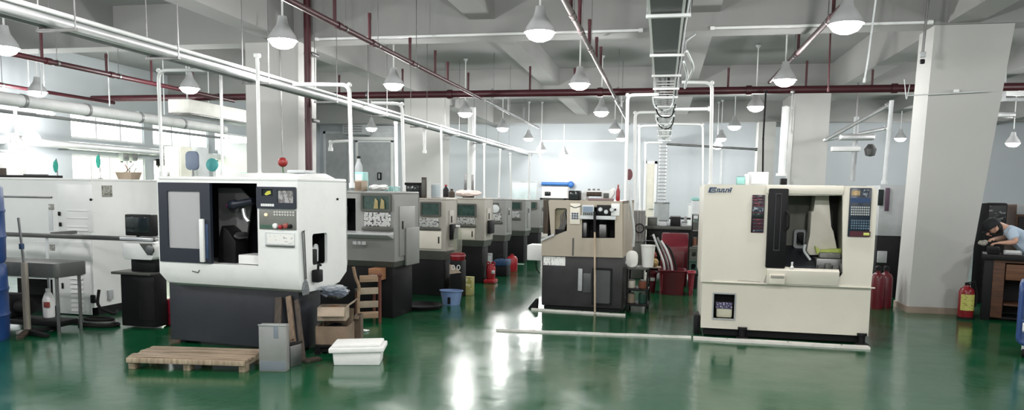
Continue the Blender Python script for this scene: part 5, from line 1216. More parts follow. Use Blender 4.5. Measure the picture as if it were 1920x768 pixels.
# white tool head (like a sewing-machine head)
c = MM.rect(1089, 352, 1152, 377, .3); t = thing('arm_tool', 'white long-armed tool head lying on the beige lathe roof', 'tool', MM.world(c[0], .3, zR), MM.rz); W = c[1]-c[0]; H = c[3]-zR
MB().prism([(0, .0), (W*.16, 0), (W*.18, H*.45), (W*.62, H*.45), (W*.66, 0), (W*.86, 0), (W, H*.6), (W*.97, H), (W*.9, H*.95), (W*.84, H*.75), (W*.1, H*.82), (0, H*.5)], 0, .16, bev=.012).build('head_body', WHITE, t)
MB().tube([(W*.18, -.01, H*.5), (W*.62, -.01, H*.5)], .03, 10).build('brown_roller', WOODD, t)
MB().box(W*.68, W*.84, -.015, 0, H*.2, H*.6, .006).build('dial_panel', OLIVE, t)
for k in range(3): MB().box(W*(.2+.14*k), W*(.26+.14*k), .02, .1, H*.8, H*.95, .004).build('adjuster', DSTEEL, t)
t, W, H = box_item('roof_roll', 'mauve roll lying at the right of the beige lathe roof', 'roll', MM, 1102, 1150, 371.5, .05, zR, .1, mat('mauve_cloth', (.22, .16, .16), .8), None)
u = MM.uw(1163, 360, .35)[0]; zt_ = MM.uw(1163, 346, .35)[1]
t = thing('red_oil_can', 'small red oil can with spout at the right end of the beige lathe roof', 'can', MM.world(u-.03, .35, zR), MM.rz); H = zt_-zR
MB().lathe([(0, 0), (.024, 0), (.027, .02), (.027, H*.6), (.012, H*.8), (.009, H), (0, H)]).build('can_body', REDB, t); MB().tube([(0, 0, H*.7), (.05, 0, H*.95)], .006, 6).build('spout', WHITE, t)
# ---- aisle side of the beige machine
F = MM; ur = F.uw(1167, 520, 0)[0]
c = F.rect(1165, 468, 1189, 499, .3); t = thing('white_scoop', 'rounded white plastic scoop hanging at the right side of the beige lathe', 'scoop', F.world(ur+.02, .18, c[2]), F.rz); W = .16; H = c[3]-c[2]
MB().prism(rrect(0, W, 0, H, .07), 0, .03, bev=.008).build('scoop_plate', FOAM, t); MB().tube(arc([(.04, .015, H*.35), (.002, .015, H*.35), (.002, .015, H*.2)], .01), .012, 7).build('scoop_hook', WHITE, t)
F = Frame(G(1180, 585), -3); a, b, h = stand(F, 1173, 1214, 503)
t = fthing('wire_trolley', 'black wire trolley of small parts between the beige lathe and the red bins', 'trolley', F)
for x in (a+.02, b): 
    for y in (0.05, .45): MB().tube([(x, y, .06), (x, y, h)], .012, 7).build('upright', BLACK, t)
for z in (.09, h*.5, h-.01):
    MB().box(a+.01, b+.01, .04, .46, z-.012, z+.012, .004).build('shelf', (BLACK, OLIVE, BLACK)[int(z*2) % 3], t)
for x in (a+.03, b-.01):
    for y in (.06, .44): MB().tube([(x-.012, y, .028), (x+.012, y, .028)], .028, 10).build('caster', BLACKM, t)
rr = random.Random(5)
for i, (fx, z, lab, mm) in enumerate(((.06, .103, 'pale canister on the lowest shelf of the wire trolley', CARDL), (.64, .103, 'dark green canister on the lowest shelf of the wire trolley', mat('canister_green', (.02, .07, .05), .4)), (.06, h*.5+.013, 'cream cup on the middle shelf of the wire trolley', CREAM), (.64, h*.5+.013, 'rust red tin on the middle shelf of the wire trolley', mat('rust_tin', (.2, .07, .04), .5)))):
    x = a+(b-a)*fx+.04; H = .14 if z < .2 else .11
    t2 = thing('parts_canister', lab, 'canister', F.world(x, .2, z), F.rz); MB().lathe([(0, 0), (.055, 0), (.06, .01), (.06, H*.85), (.05, H*.9), (0, H*.9)]).build('canister_body', mm, t2); MB().lathe([(0, H*.9), (.05, H*.9), (.05, H), (0, H)]).build('canister_lid', DSTEEL, t2)
p = F.world(a+.27, .24, h+.003); t = thing('white_bucket', 'white bucket on top of the wire trolley', 'bucket', p)
hb = F.uw(1195, 459, .2)[1]-h; MB().lathe([(0, 0), (.075, 0), (.095, hb), (.102, hb), (.102, hb-.015), (.08, hb-.015), (0, .01)]).build('bucket_body', WHITE, t); MB().tube(arc([(-.1, 0, hb-.02), (-.09, -.02, hb+.06), (.09, -.02, hb+.06), (.1, 0, hb-.02)], .06), .005, 6).build('bucket_handle', DSTEEL, t)
# grey curtained machine behind the trolley
F = Frame(G(1180, 522), -2); a, b, h = stand(F, 1179, 1203, 395)
t = fthing('grinding_machine', 'grey draped machine with black handwheel beside the tall white conduits', 'machine', F)
MB().box(0, b-a, 0, .6, 0, h*.55, .02).build('machine_base', OLIVE, t)
m = MB(); n = 14; m.loft([[( (b-a)*(i/n), -.01-.015*math.sin(i*1.9), z) for i in range(n+1)]+[((b-a)*(1-i/n), .5, z) for i in range(n+1)] for z in (h*.55, h*.8, h)]); m.build('grey_cover', mat('grey_cover_cloth', (.20, .195, .185), .85, var=.15), t)
MB().tube([((b-a)*.7+.08*math.cos(k*PI/8), -.06, h*.75+.08*math.sin(k*PI/8)) for k in range(16)], .012, 7, closed=True).build('handwheel', BLACK, t)
pts = [Yp(1181, 345, 10.4), Yp(1182, 385, 10.35), Yp(1189, 430, 10.3), Yp(1187, 462, 10.3)]
o = tag(MB().tube(arc(pts, .3), .02, 8).build('supply_hose', LGREY), 'pale supply hose curving down at the right of the beige lathe', 'hose')
# ---- red bins and the clutter on them
def tub(label, px0, px1, pyt, pyb, dep, mm, rz=-2, name='red_bin'):
    F = Frame(G(px0, pyb), rz); a, b, h = stand(F, px0, px1, pyt)
    t = fthing(name, label, 'bin', F); W = b; q = .03
    m = MB()
    P = lambda i, z: [(x, y, z) for x, y in rrect(i, W-i, i, dep-i, .05, 3)]
    m.loft([P(.025, 0), P(.0, h)], cap=False); m.b.faces.new([v for v in m.b.verts][:16][::-1]); m.loft([P(.012, h), P(.035, .02)], cap=False)
    n = len(m.b.verts); vs = list(m.b.verts); m.b.faces.new(vs[-16:])
    m.build('bin_shell', mm, t)
    MB().tube([Vector((x, y, h)) for x, y in rrect(-.004, W+.004, -.004, dep+.004, .05, 3)], .014, 7, closed=True).build('bin_rim', mm, t)
    return t, F, W, h
t, F, W, h = tub('large dark red plastic bin in front, between the beige and cream machines', 1234, 1285, 508, 552, .42, REDD)
MB().box(W*.12, W*.16, -.012, .0, h*.15, h*.85, .004).build('bin_sheen', mat('red_sheen', (.30, .03, .05), .25), t)  # the bin's sheen put into the colour of a lighter strip
REDBIN = (F, W, h)
t, F, W, h = tub('small dark red bin with a pale label left of the large red bin', 1213, 1231, 512, 548, .3, REDD)
q = F.rect(1214, 520, 1229, 526, -.004); MB().box(q[0]+.01, q[1]-.01, -.012, -.001, q[2], q[3]).build('bin_label', LGREY, t); SB = (F, W, h)
t, F, W, h = tub('dark red bin with pink streak beside the cream machine', 1288, 1303, 512, 553, .35, mat('pinkish_red', (.30, .03, .05), .35, var=.3))
# steel dolly under bins: pale floor rails
# clutter box pile on small bin
F, W, h = SB
t = thing('parts_tray', 'tan tray with yellow and blue rags on the small red bin', 'tray', F.world(0, .03, h+.075), F.rz)
MB().box(-.02, W+.06, 0, .25, 0, .02, .004).build('tray_base', CARDL, t)
MB().blob((W*.55, .1, .085), .09, .08, .06, .25, 31).build('yellow_rag', mat('tan_yellow_rag', (.5, .36, .16), .8), t); MB().blob((.0, .12, .085), .05, .07, .06, .2, 33).build('blue_rag', mat('blue_rag', (.05, .13, .25), .8), t); MB().blob((W*.4, .15, .19), .08, .08, .06, .25, 35).build('rust_rag', mat('rust_rag', (.28, .07, .05), .8), t)
F, W, h = REDBIN
for i in range(4):
    pts = [F.world(.09+.06*i, .12, .08), F.world(.08+.06*i, .14, h+.08), F.world(-.02+.06*i, .2, h+.32), F.world(-.12+.065*i, .27, h+.55-.05*i)]
    o = tag(MB().tube(arc(pts, .2), .018, 8).build('flexible_hose', (LSTEEL, DSTEEL, LGREY, BLACKM)[i]), ['bright metal hose rising out of the large red bin', 'dull metal hose rising out of the large red bin', 'pale grey hose rising out of the large red bin', 'black hose rising out of the large red bin'][i], 'hose')
# dark red machine behind
F = Frame(G(1236, 536), -2); a, b, h = stand(F, 1236, 1291, 440)
t = fthing('red_press', 'dark red slant-topped press with a white label behind the red bins', 'machine', F)
hm = F.uw(1260, 462, 0)[1]
MB().prism([(0.1, 0), (.75, 0), (.75, h), (.45, h), (.1, hm)], 0, b, axis='x', bev=.02).build('press_body', REDD, t)
MB().box(.05, b-.05, .085, .1, .15, hm-.08, .006).build('front_door', mat('deep_red', (.09, .006, .012), .35), t)
q = F.rect(1256, 443, 1281, 450, .4); MB().box(q[0], q[1], .36, .40, q[2]-.02, q[3]-.01, .004).build('white_label', LABELP, t)
# steel stock rack
F = Frame(G(1204, 497), -2); a, b, h = stand(F, 1204, 1288, 402)
t = fthing('stock_rack', 'low steel rack of flat grey bars across the aisle behind the red press', 'rack', F)
for x in (a, b-.06):
    for y in (0, .5): MB().box(x, x+.06, y, y+.06, 0, h-.05, .004).build('upright', DSTEEL, t)
for z in (h*.45, h*.72): MB().box(a-.02, b+.02, 0, .56, z-.03, z, .004).build('rack_shelf', DSTEEL, t)
for i, (z, x0_, x1_, mm) in enumerate(((h*.72, 0, .65, LSTEEL), (h*.72, .35, 1, MGREY), (h*.45, 0.05, .55, DSTEEL), (h*.45, .3, .98, LSTEEL))):
    for j in range(3):
        L = b-a; y0_ = .07+.14*j; zz = z+.002+(0.075 if i % 2 else 0)
        o = MB().box(a+L*x0_, a+L*x1_, y0_, y0_+.12, zz, zz+.07, .004).build('flat_bar', mm); o.location = F.o; o.rotation_euler.z = F.rz
        tag(o, f"{['pale', 'grey', 'dull steel', 'bright'][i]} flat bar on the {'upper' if i < 2 else 'lower'} shelf of the steel rack, {ORD[j]} from the front", 'metal bar', 'flat bars on the stock rack')
zT = h*.72+.155
t = thing('pale_stool', 'white low table standing beyond the steel rack', 'table', G(1252, 480), rad(-2))
MB().box(0, .75, 0, .4, .93, .97, .01).build('table_top', BLACK, t)
for x in (.03, .72):
    for y in (.03, .37): MB().box(x-.02, x+.02, y-.02, y+.02, 0, .93).build('leg', PIPEW, t)
t = thing('steel_drum', 'ribbed dark steel drum at the end of the aisle by the cable ladder', 'drum', G(1238, 470)); H = ony(1238, 381, t.location.y).z
MB().lathe([(0, 0), (.2, 0)]+[(.2+.008*(i % 2), .05+(H-.1)*i/14) for i in range(15)]+[(.2, H), (0, H)]).build('drum_body', MGREY, t); MB().lathe([(0, H), (.21, H), (.21, H+.03), (0, H+.03)]).build('drum_lid', DSTEEL, t)
# dark workbench behind the press
F = Frame((Yp(1208, 470, 14.3).x, 14.3, 0), -2); b = F.uw(1311, 470, 0)[0]; h = F.uw(1250, 424, 0)[1]
t = fthing('dark_workbench', 'long dark workbench crossing behind the red press', 'workbench', F)
MB().box(0, b, 0, .6, h-.06, h, .006).build('bench_top', OLIVE, t); MB().box(.03, b-.03, .05, .55, .08, h-.06, .006).build('bench_body', BLACK, t)
for i in range(3): o = MB().box(.06+i*(b-.1)/3, .06+(i+.92)*(b-.1)/3, .03, .05, .15, h-.12, .004).build('bench_door', BLACKM, t); MB().box(.1+i*(b-.1)/3, .16+i*(b-.1)/3, .015, .03, h-.2, h-.18, .003).build('handle', DSTEEL, o)
rr = random.Random(11)
for i, (x0_, w_, hh, mm, lab) in enumerate(((.04, .2, .14, OLIVE, 'olive box first from the left on the dark workbench'), (.28, .16, .09, LGREY, 'pale box second from the left on the dark workbench'), (.5, .22, .17, BLACK, 'black box in the middle of the dark workbench'), (.73, .11, .07, MGREY, 'flat grey box right of the middle on the dark workbench'), (b-.04, .12, .13, mat('tin_green', (.05, .12, .10), .5), 'dark green box last on the dark workbench'))):
    t2 = thing('parts_box', lab, 'box', F.world(x0_*.92, .1, h+.001), F.rz); MB().box(0, w_*.85, 0, .25, 0, hh, .008).build('box_body', mm, t2); MB().box(-.006, w_*.85+.006, -.006, .256, hh, hh+.02, .005).build('box_lid', DSTEEL, t2)
F = Frame(G(1287, 540), -2); a, b, h = stand(F, 1287, 1300, 448)
for i, (z0_, hh, mm, lab) in enumerate(((0, .26, BLACK, 'lowest black crate in the stack behind the pink-streaked bin'), (.262, .22, mat('crate_green', (.03, .075, .06), .5), 'dark green crate in the middle of the stack behind the pink-streaked bin'), (.484, .2, OLIVE, 'olive crate topping the stack behind the pink-streaked bin'))):
    t2 = thing('stacked_crate', lab, 'crate', F.world(.03, -.03, z0_), F.rz); W = .14
    m = MB(); m.plate(R4(0, W, 0, hh), [rrect(.035, W-.035, hh*.3, hh*.7, .015)], 0, .012); m.box(0, W, .012, .25, 0, .012).box(0, .012, .012, .25, .012, hh).box(W-.012, W, .012, .25, .012, hh).box(0, W, .238, .25, .012, hh); m.build('crate_body', mm, t2); MB().box(-.006, W+.006, -.008, .0, hh-.03, hh-.008, .003).build('crate_rim', mm, t2)
# dark shelf beside RM
F = Frame(G(1293, 548), -2); a, b, h = stand(F, 1292, 1312, 405)
b = min(b, .19)
t = fthing('wire_shelf', 'dark wire shelf crammed with tins at the left side of the cream machine', 'shelf', F)
for x in (0.01, b): 
    for y in (1.0, 1.4): MB().tube([(x, y, 0), (x, y, h)], .012, 7).build('upright', BLACK, t)
for k in range(5): MB().box(0, b+.01, .99, 1.41, .12+k*(h-.14)/4, .14+k*(h-.14)/4, .003).build('shelf_board', DSTEEL, t)
cols = [LGREY, mat('tin_green', (.05, .12, .10), .5), BLACK, CARDL, mat('tin_rust', (.18, .07, .04), .5), MGREY, OLIVE]
names = ['pale grey', 'dark green', 'black', 'tan', 'rust brown', 'mid grey', 'olive']
for k in range(4):
    for j in range(2):
        i = (k*2+j) % 7; z = .141+k*(h-.14)/4
        t2 = thing('shelf_tin', f"{names[i]} tin on the {['lowest', 'second', 'third', 'top'][k]} level of the dark wire shelf", 'tin', F.world(.055+.085*j, 1.12+.05*j, z), F.rz)
        MB().lathe([(0, 0), (.038, 0), (.038, .13), (0, .13)], n=12).build('tin_body', cols[i], t2); MB().lathe([(0, .13), (.04, .13), (.04, .145), (0, .145)], n=12).build('tin_lid', DSTEEL, t2)
t = thing('far_cabinet', 'low white cabinet by the far wall, right of the cable ladder', 'cabinet', (Yp(1290, 380, 24).x, 24, 0))
MB().box(0, .8, 0, .5, 0, 1.25, .01).build('cabinet_body', LGREY, t); MB().box(.02, .39, -.012, 0, .05, 1.2, .004).build('door', PIPEW, t); MB().box(.41, .78, -.012, 0, .05, 1.2, .004).build('door', PIPEW, t)
t = thing('pale_machine', 'pale boxy machine with teal lid just left of the cream machine', 'machine', (Yp(1298, 380, 15).x, 15, 0)); z = Yp(1298, 368, 15).z
MB().box(0, .3, 0, .5, 0, z-.08, .02).build('machine_body', LGREY, t); MB().box(-.01, .31, -.01, .51, z-.08, z-.02, .01).build('machine_lid', TEALP, t)
p = Yp(1180, 327, 16); t = thing('red_sign', 'small dark red oval sign on the tall white conduit', 'sign', p); MB().lathe([(0, 0), (.07, 0), (.07, .02), (0, .02)], n=18, M=Matrix.Rotation(PI/2, 4, 'X') @ Matrix.Diagonal((1, 1.7, 1, 1))).build('sign_plate', REDD, t); MB().lathe([(.06, .02), (.07, .02), (.07, .026), (.06, .026)], n=18, M=Matrix.Rotation(PI/2, 4, 'X') @ Matrix.Diagonal((1, 1.7, 1, 1))).build('sign_rim', REDE, t)
# ---- far end: blue rail, whiteboard, cabinet
a = ony(1015, 344, 26.8); b = ony(1070, 344, 26.8)
t = thing('blue_rail', 'blue pipe rail fixed on the bright far wall', 'rail', (a.x, 26.86, a.z)); L = b.x-a.x
MB().tube([(0, 0, 0), (L, 0, 0)], .06, 12).build('rail_tube', BLUEW, t); MB().ball((L, 0, -.02), .12).build('end_knob', BLUEW, t)
for x in (.1, L-.2): MB().box(x-.03, x+.03, .04, .14, -.03, .03).build('wall_bracket', BLUEW, t)
F = Frame((ony(959, 372, 22).x, 22, 0), 0); c = F.rect(960, 341, 1006, 374, 0)
t = thing('whiteboard', 'pale cyan whiteboard on legs at the far end of the lathe row', 'whiteboard', F.o)
MB().box(c[0], c[1], 0, .03, c[2], c[3], .01).build('board', mat('cyan_white', (.72, .82, .84), .3), t)
MB().plate(R4(c[0]-.03, c[1]+.03, c[2]-.03, c[3]+.03), [R4(c[0], c[1], c[2], c[3])], -.01, .04).build('board_frame', LSTEEL, t)
for x in (c[0]+.05, c[1]-.05): MB().tube([(x, .05, 0), (x, .05, c[2])], .025, 8).build('leg', LSTEEL, t)
c = F.rect(1016, 350, 1064, 378, 3.5)
t = thing('storage_cabinet', 'pinkish white cabinet under the blue rail', 'cabinet', F.world(c[0], 3.5, 0)); W = c[1]-c[0]
MB().box(0, W, 0, .45, 0, c[3], .01).build('cabinet_body', mat('pinkish_white', (.74, .68, .66), .5), t); MB().box(.02, W/2-.01, -.015, 0, .05, c[3]-.05, .004).build('door', mat('pinkish_white', (.74, .68, .66), .5), t); MB().box(W/2+.01, W-.02, -.015, 0, .05, c[3]-.05, .004).build('door', mat('pinkish_white', (.74, .68, .66), .5), t)
p = Yp(712, 330, 26.93); t = thing('wall_phone', 'small black phone box on the far grey door', 'phone', (p.x, 26.94, p.z)); MB().box(-.08, .08, -.06, .0, -.14, .14, .02).build('phone_body', BLACK, t); MB().box(-.03, .03, -.09, -.06, -.1, .1, .015).build('handset', MGREY, t)
# ---- right of the cream machine: red bottles, dark machine
for i, (px, lab) in enumerate(((1646, 'dark red cylinder close to the right flank of the cream machine'), (1660, 'dark red cylinder touching the big column side'))):
    p = G(px, 580); 
    if i: p = p+Vector((.05, .14, 0))
    H = ony(px, 508, p.y).z
    t = thing('red_cylinder', lab, 'cylinder', p+Vector((0, .1, 0)))
    MB().lathe([(0, 0), (.085, 0), (.09, .02), (.09, H*.8), (.07, H*.9), (.03, H*.95), (.03, H), (0, H)]).build('cylinder_body', REDD, t); MB().lathe([(0, H), (.04, H), (.04, H+.05), (.015, H+.07), (0, H+.07)]).build('cylinder_valve', BLACK, t)
F = Frame((Yp(1641, 500, 12.6).x, 12.6, 0), 0); z = Yp(1655, 347, 12.6).z
t = fthing('grey_cabinet_machine', 'tall grey machine with black lower half seen between the cream machine and the big column', 'machine', F)
MB().box(0, 1.3, 0, .8, 0, z*.55, .01).build('lower_body', BLACK, t); MB().box(0, 1.3, 0, .8, z*.55, z, .015).build('upper_body', MGREY, t)
c = F.rect(1646, 355, 1656, 385, 0); MB().box(c[0], c[1], -.02, 0, c[2], c[3], .004).build('display', SCREEN, t); c = F.rect(1659, 352, 1667, 395, 0); MB().box(c[0], c[1], -.02, 0, c[2], c[3], .004).build('side_panel', mat('mauve_panel', (.10, .06, .09), .4), t)
c = F.rect(1644, 470, 1662, 492, 0); MB().box(c[0], c[1], -.04, 0, c[2], c[3], .01).build('gauge_block', MGREY, t)
# on the roof of RM
zR = RM.uw(1380, 346, -.04)[1]+.003
def rm_box(nm, lab, cat, px0, px1, pyt, v, dep, mm, d=None, dm=None): return box_item(nm, lab, cat, RM, px0, px1, pyt, v, zR, dep, mm, d, dm)
rm_box('white_carton', 'white box standing on the roof of the cream machine', 'box', 1404, 1440, 322, .8, .3, LGREY, 'box_face', PIPEW)
rm_box('teal_sheet', 'translucent teal sheet upright on the roof of the cream machine', 'sheet', 1379, 1397, 330, .5, .02, mat_glass('teal_clear', (.7, .88, .86), .2, .3), 'sheet_edge', TEALP)
rm_box('white_wedge', 'slim white block beside the white box on the cream machine roof', 'block', 1397, 1404, 326, .7, .2, WHITE, 'block_face', WHITE)
rm_box('black_boot', 'black cable boot on the cream machine roof below the wide conduit', 'fitting', 1463, 1475, 334, 1.0, .12, BLACK, 'boot_face', BLACKM)
# ---- far left: barrel, stand, shelf, monitor, black bin
p = G(7, 640); c = p+Vector((-.30, -.02, 0)); ztop = ony(4, 345, c.y).z
for i, (z0_, z1_, lab) in enumerate(((0, ztop*.5, 'lower blue plastic drum at the left edge beside the grey stand'), (ztop*.5+.002, ztop, 'upper blue plastic drum stacked at the left edge'))):
    h = z1_-z0_; t = thing('blue_drum', lab, 'drum', (c.x, c.y, z0_), 0, 'stacked blue drums')
    MB().lathe([(0, 0), (.27, 0), (.285, .03), (.29, h*.3), (.30, h*.33), (.29, h*.36), (.29, h*.63), (.30, h*.66), (.29, h*.69), (.285, h-.04), (.26, h), (0, h)], n=28).build('drum_body', BLUEP, t)
    MB().lathe([(.2, h-.003), (.24, h-.003), (.24, h+.0015), (.2, h+.0015)], n=24).build('drum_rim', mat('pale_blue_lid', (.2, .3, .42), .4), t)
p = G(52, 628); F = Frame(p, 0); zt_ = F.uw(45, 408, 0)[1]; zm = F.uw(47, 492, 0)[1]
t = fthing('stand_pole', 'grey pole stand with splayed feet in front of the big white machine', 'stand', F)
MB().box(-.03, .03, -.02, .02, .06, zm, .006).build('wooden_post', mat_wood('grey_wood', (.20, .18, .15), (.34, .31, .26), axis='Z'), t)
m = MB(); m.tube([(-.005, 0, zm), (-.045, 0, zt_)], .012, 8); m.build('top_rod', DSTEEL, t); MB().box(-.04, -.005, -.02, .02, zm+.14, zm+.2, .006).build('rod_clamp', BLUEL, t)
for (x, y, mm) in ((-.12, .0, BATTEN), (.30, -.06, BLACKM), (.05, .35, BLACKM), (.1, -.2, WOODD)): MB().bar((0, 0, .05), (x, y, .02), .06, .035, .004).build('foot', mm, t)
F = Frame(G(-30, 618), -2); zt_ = F.uw(60, 492, 0)[1]; zb = F.uw(60, 519, 0)[1]; u1_ = F.uw(107, 505, 0)[0]
t = fthing('work_table', 'dark grey worktop with rounded corner in front of the big white machine', 'table', F)
MB().prism(rrect(-.6, u1_, 0, .42, .06), zb, zt_, axis='z', bev=.01).build('table_top', mat('dark_grey_top', (.085, .09, .085), .4), t)
for x, y in ((u1_-.07, .06), (u1_-.07, .36), (-.5, .06)): MB().tube([(x, y, 0), (x, y, zb)], .018, 8).build('leg', DSTEEL, t)
MB().box(-.55, u1_-.1, .1, .36, .06, .12, .01).build('lower_shelf', BLACK, t)
t = thing('black_pump', 'black pump unit on the lower shelf under the dark grey worktop', 'pump', F.world(.15, .12, .122), F.rz)
MB().box(-.2, .1, 0, .2, 0, .26, .03).build('pump_body', BLACK, t); MB().tube([(.1, .1, .12), (.26, .1, .12)], .08, 14).build('pump_motor', BLACKM, t)
c = F.rect(55, 533, 71, 580, .11); t = thing('white_jug', 'white jug with red label under the dark grey worktop', 'jug', F.world((c[0]+c[1])/2, .30, .122), F.rz)
MB().lathe([(0, 0), (.055, 0), (.06, .02), (.06, .20), (.035, .27), (.025, .28), (.025, .32), (0, .32)]).build('jug_body', WHITE, t); MB().box(.0, .07, -.07, -.05, .12, .18, .004).build('jug_label', mat('faded_red', (.30, .06, .05), .4), t)
# rail across
a = Yp(-60, 436, 7.45); b = Yp(290, 449, 7.25)
t = thing('bar_rail', 'long dark bar running level across the big white machine', 'rail', a)
d = b-a; MB().bar((0, 0, 0), d, .05, .05, .008).build('rail_bar', mat('rail_grey', (.10, .10, .095), .35, metal=.5), t)
q = Yp(231, 446, 7.3)-a; MB().bar(q, d, .11, .035, .006).build('end_tray', LSTEEL, t)
for px in (97,): q = Yp(px, 438, 7.42)-a; MB().box(q.x-.02, q.x+.02, q.y-.0, q.y+.36, q.z-.02, q.z+.02).build('rail_bracket', DSTEEL, t)
q = Yp(94, 440, 7.42)-a; m = MB(); m.tube([(q.x, q.y-.05, q.z-.02), (q.x, q.y-.05, .0-a.z+.02)], .016, 8); m.build('rail_prop', LGREY, t)
# black cabinet, work head, monitor
F = Frame(G(229, 613), -3); a_, b_, h = stand(F, 229, 293, 510); W = b_
t = fthing('black_bin_cabinet', 'tall black cabinet standing left of the white-fronted lathe', 'cabinet', F)
MB().box(0, W-.03, 0, .2, .02, h-.03, .01).build('cabinet_body', BLACK, t); MB().box(-.09, W*.9, -.04, .32, h-.03, h, .006).build('lid_tray', OLIVE, t); MB().box(W*.5, W-.03, -.012, 0, .1, h-.1, .004).build('front_panel', BLACKM, t)
c = F.rect(235, 455, 292, 486, .02)
t = thing('bar_feeder_unit', 'white curved feeder unit on the tall black cabinet', 'machine head', F.world(c[0], .02, h+.001), F.rz); W2 = c[1]-c[0]; zb = c[2]-h; H = c[3]-h
MB().box(.05, W2-.03, .02, .3, 0, zb, .01).build('head_base', BLACK, t)
MB().prism([(.03, zb), (W2-.02, zb), (W2, zb+.03), (W2, H-.03), (W2-.02, H), (.02, H), (0, H-.03), (0, zb+.04)], -.05, .32, bev=.012).build('head_casing', OFFW, t)
c2 = F.rect(262, 457, 292, 478, -.03); MB().prism([(c2[0]-c[0], c2[3]-h), (c2[0]-c[0]+.1, c2[2]-h), (W2, c2[2]-h), (W2, c2[3]-h)], -.056, -.05).build('round_window', OLIVE, t)
q = F.uw(286, 468, -.03); MB().lathe([(0, 0), (.05, 0), (.05, .02), (0, .03)], n=16, M=Matrix.Translation((q[0]-c[0]-.02, -.056, q[1]-h)) @ Matrix.Rotation(PI/2, 4, 'X')).build('chuck', DSTEEL, t)
c = F.rect(234, 402, 283, 442, .36)
t = thing('flat_monitor', 'black monitor above the bar on the flank of the big white machine', 'monitor', F.world(c[0], .36, c[2]), F.rz); W3 = c[1]-c[0]; H3 = c[3]-c[2]
MB().box(0, W3, 0, .12, 0, H3, .012).build('casing', BLACK, t); MB().box(.02, W3-.02, -.006, 0, .04, H3-.03, .003).build('screen', SCREEN, t); MB().box(W3*.35, W3*.65, .03, .09, c[3]-c[3]-(c[2]-h-H)+.002, .0, .004).build('monitor_neck', BLACK, t)
MB().box(W3*.6, W3+.1, -.02, .1, -.012, .0, .004).build('shelf_arm', DSTEEL, t)
# red tank
F = Frame(G(304, 610), -4); a_, b_, h = stand(F, 296, 322, 556)
t = fthing('red_tank', 'dark red plastic tank between the tall black cabinet and the white-fronted lathe', 'tank', F)
MB().box(0, .22, 0, .3, 0, h-.03, .03, 3).build('tank_body', mat('tank_red', (.26, .012, .03), .35, var=.12), t); MB().lathe([(0, h-.03), (.05, h-.03), (.05, h), (0, h)], (.1, .15, 0), 14).build('tank_cap', BLACK, t); MB().box(.03, .2, -.006, .002, h*.35, h*.42, .003).build('tank_rib', REDD, t)
# hose coil
p = G(186, 610); t = thing('hose_coil', 'grey hose coiled flat on the floor before the big white machine', 'hose', p)
for i in range(3): MB().tube([((.24-.035*i)*math.cos(k*PI/12), (.12-.016*i)*math.sin(k*PI/12), .02+.03*i) for k in range(24)], .018, 7, closed=True).build('coil_turn', (BLACKM, DSTEEL, BLACKM)[i], t)
p = G(188, 597); q = G(226, 596); o = tag(MB().tube(arc([p+Vector((0, 0, .35)), p+Vector((.0, -.05, .15)), p+Vector((.25, -.06, .07)), q+Vector((0, -.05, .1))], .1), .018, 7).build('power_lead', BLACKM), 'black lead drooping from the big white machine to the floor', 'cable')
for i, (px, py, rx, lab) in enumerate(((60, 603, .45, 'black oily mat under the dark grey worktop'), (150, 604, .35, 'black mat along the foot of the big white machine'))):
    p = G(px, py); t = thing('floor_mat', lab, 'mat', p); m = MB(); m.prism([(rx*math.cos(k*PI/8)*(1+.08*math.sin(k*2.3)), .13*math.sin(k*PI/8)) for k in range(16)], .001, .012, axis='z'); m.build('mat_sheet', BLACKM, t)
# roof of BW: tray, pennants, basket
zB = BWw+.032; F = BW
u1_ = F.uw(110, 336, .3)[0]
t = thing('cable_channel', 'thin black channel lying on the roof edge of the big white machine', 'channel', F.world(-1.6, .12, zB), F.rz)
x1_ = F.uw(112, 336, .12)[0]; MB().box(0, x1_+1.6, 0, .05, 0, .03, .004).build('channel_body', BLACK, t); MB().box(.5, x1_+1.4, .01, .04, .03, .045, .003).build('channel_lid', DSTEEL, t)
def pennant(px, pyt, pyb, label, Fr, v, z0, w):
    u = Fr.uw(px, 330, v)[0]; a = Fr.uw(px, pyt, v)[1]-z0; b = Fr.uw(px, pyb, v)[1]-z0
    t = thing('leaf_pennant', label, 'pennant', Fr.world(u, v, z0), Fr.rz)
    MB().tube([(w*.4, 0, 0), (w*.35, 0, b), (w*.2, 0, a)], .006, 6).build('stick', DSTEEL, t); MB().lathe([(0, 0), (.012, .01), (.02, 0), (.03, 0), (.03, .012), (0, .012)], (w*.4, 0, 0), 10).build('stick_foot', BLACK, t)
    h = a-b; m = MB(); m.prism([(0, b), (w*.45, b+h*.25), (w*.5, b+h*.55), (w*.2, b+h*.9), (0.02, a), (-w*.35, b+h*.75), (-w*.5, b+h*.45), (-w*.3, b+h*.15)], -.008, .008, bev=.004); m.build('leaf_cloth', TEAL, t)
pennant(105, 297, 324, 'teal leaf-shaped pennant on a stick above the louvred doors', F, .3, zB, .07)
u_ = F.uw(185, 300, 0)
pennant(185, 287, 316, 'teal leaf-shaped pennant on a stick in front of the cream window', F, .8, zB, .07)
u = F.uw(208, 330, 1.0)[0]; H = F.uw(208, 322, 1.0)[1]-zB
u = min(u, -.25)
t = thing('wire_basket', 'small tan basket of wires on the roof of the big white machine', 'basket', F.world(-.3, 1.0, zB), F.rz)
MB().loft([[(-.1, -.08, 0), (.1, -.08, 0), (.1, .08, 0), (-.1, .08, 0)], [(-.13, -.1, H), (.13, -.1, H), (.13, .1, H), (-.13, .1, H)]]).build('basket_body', CARDL, t)
rr = random.Random(2)
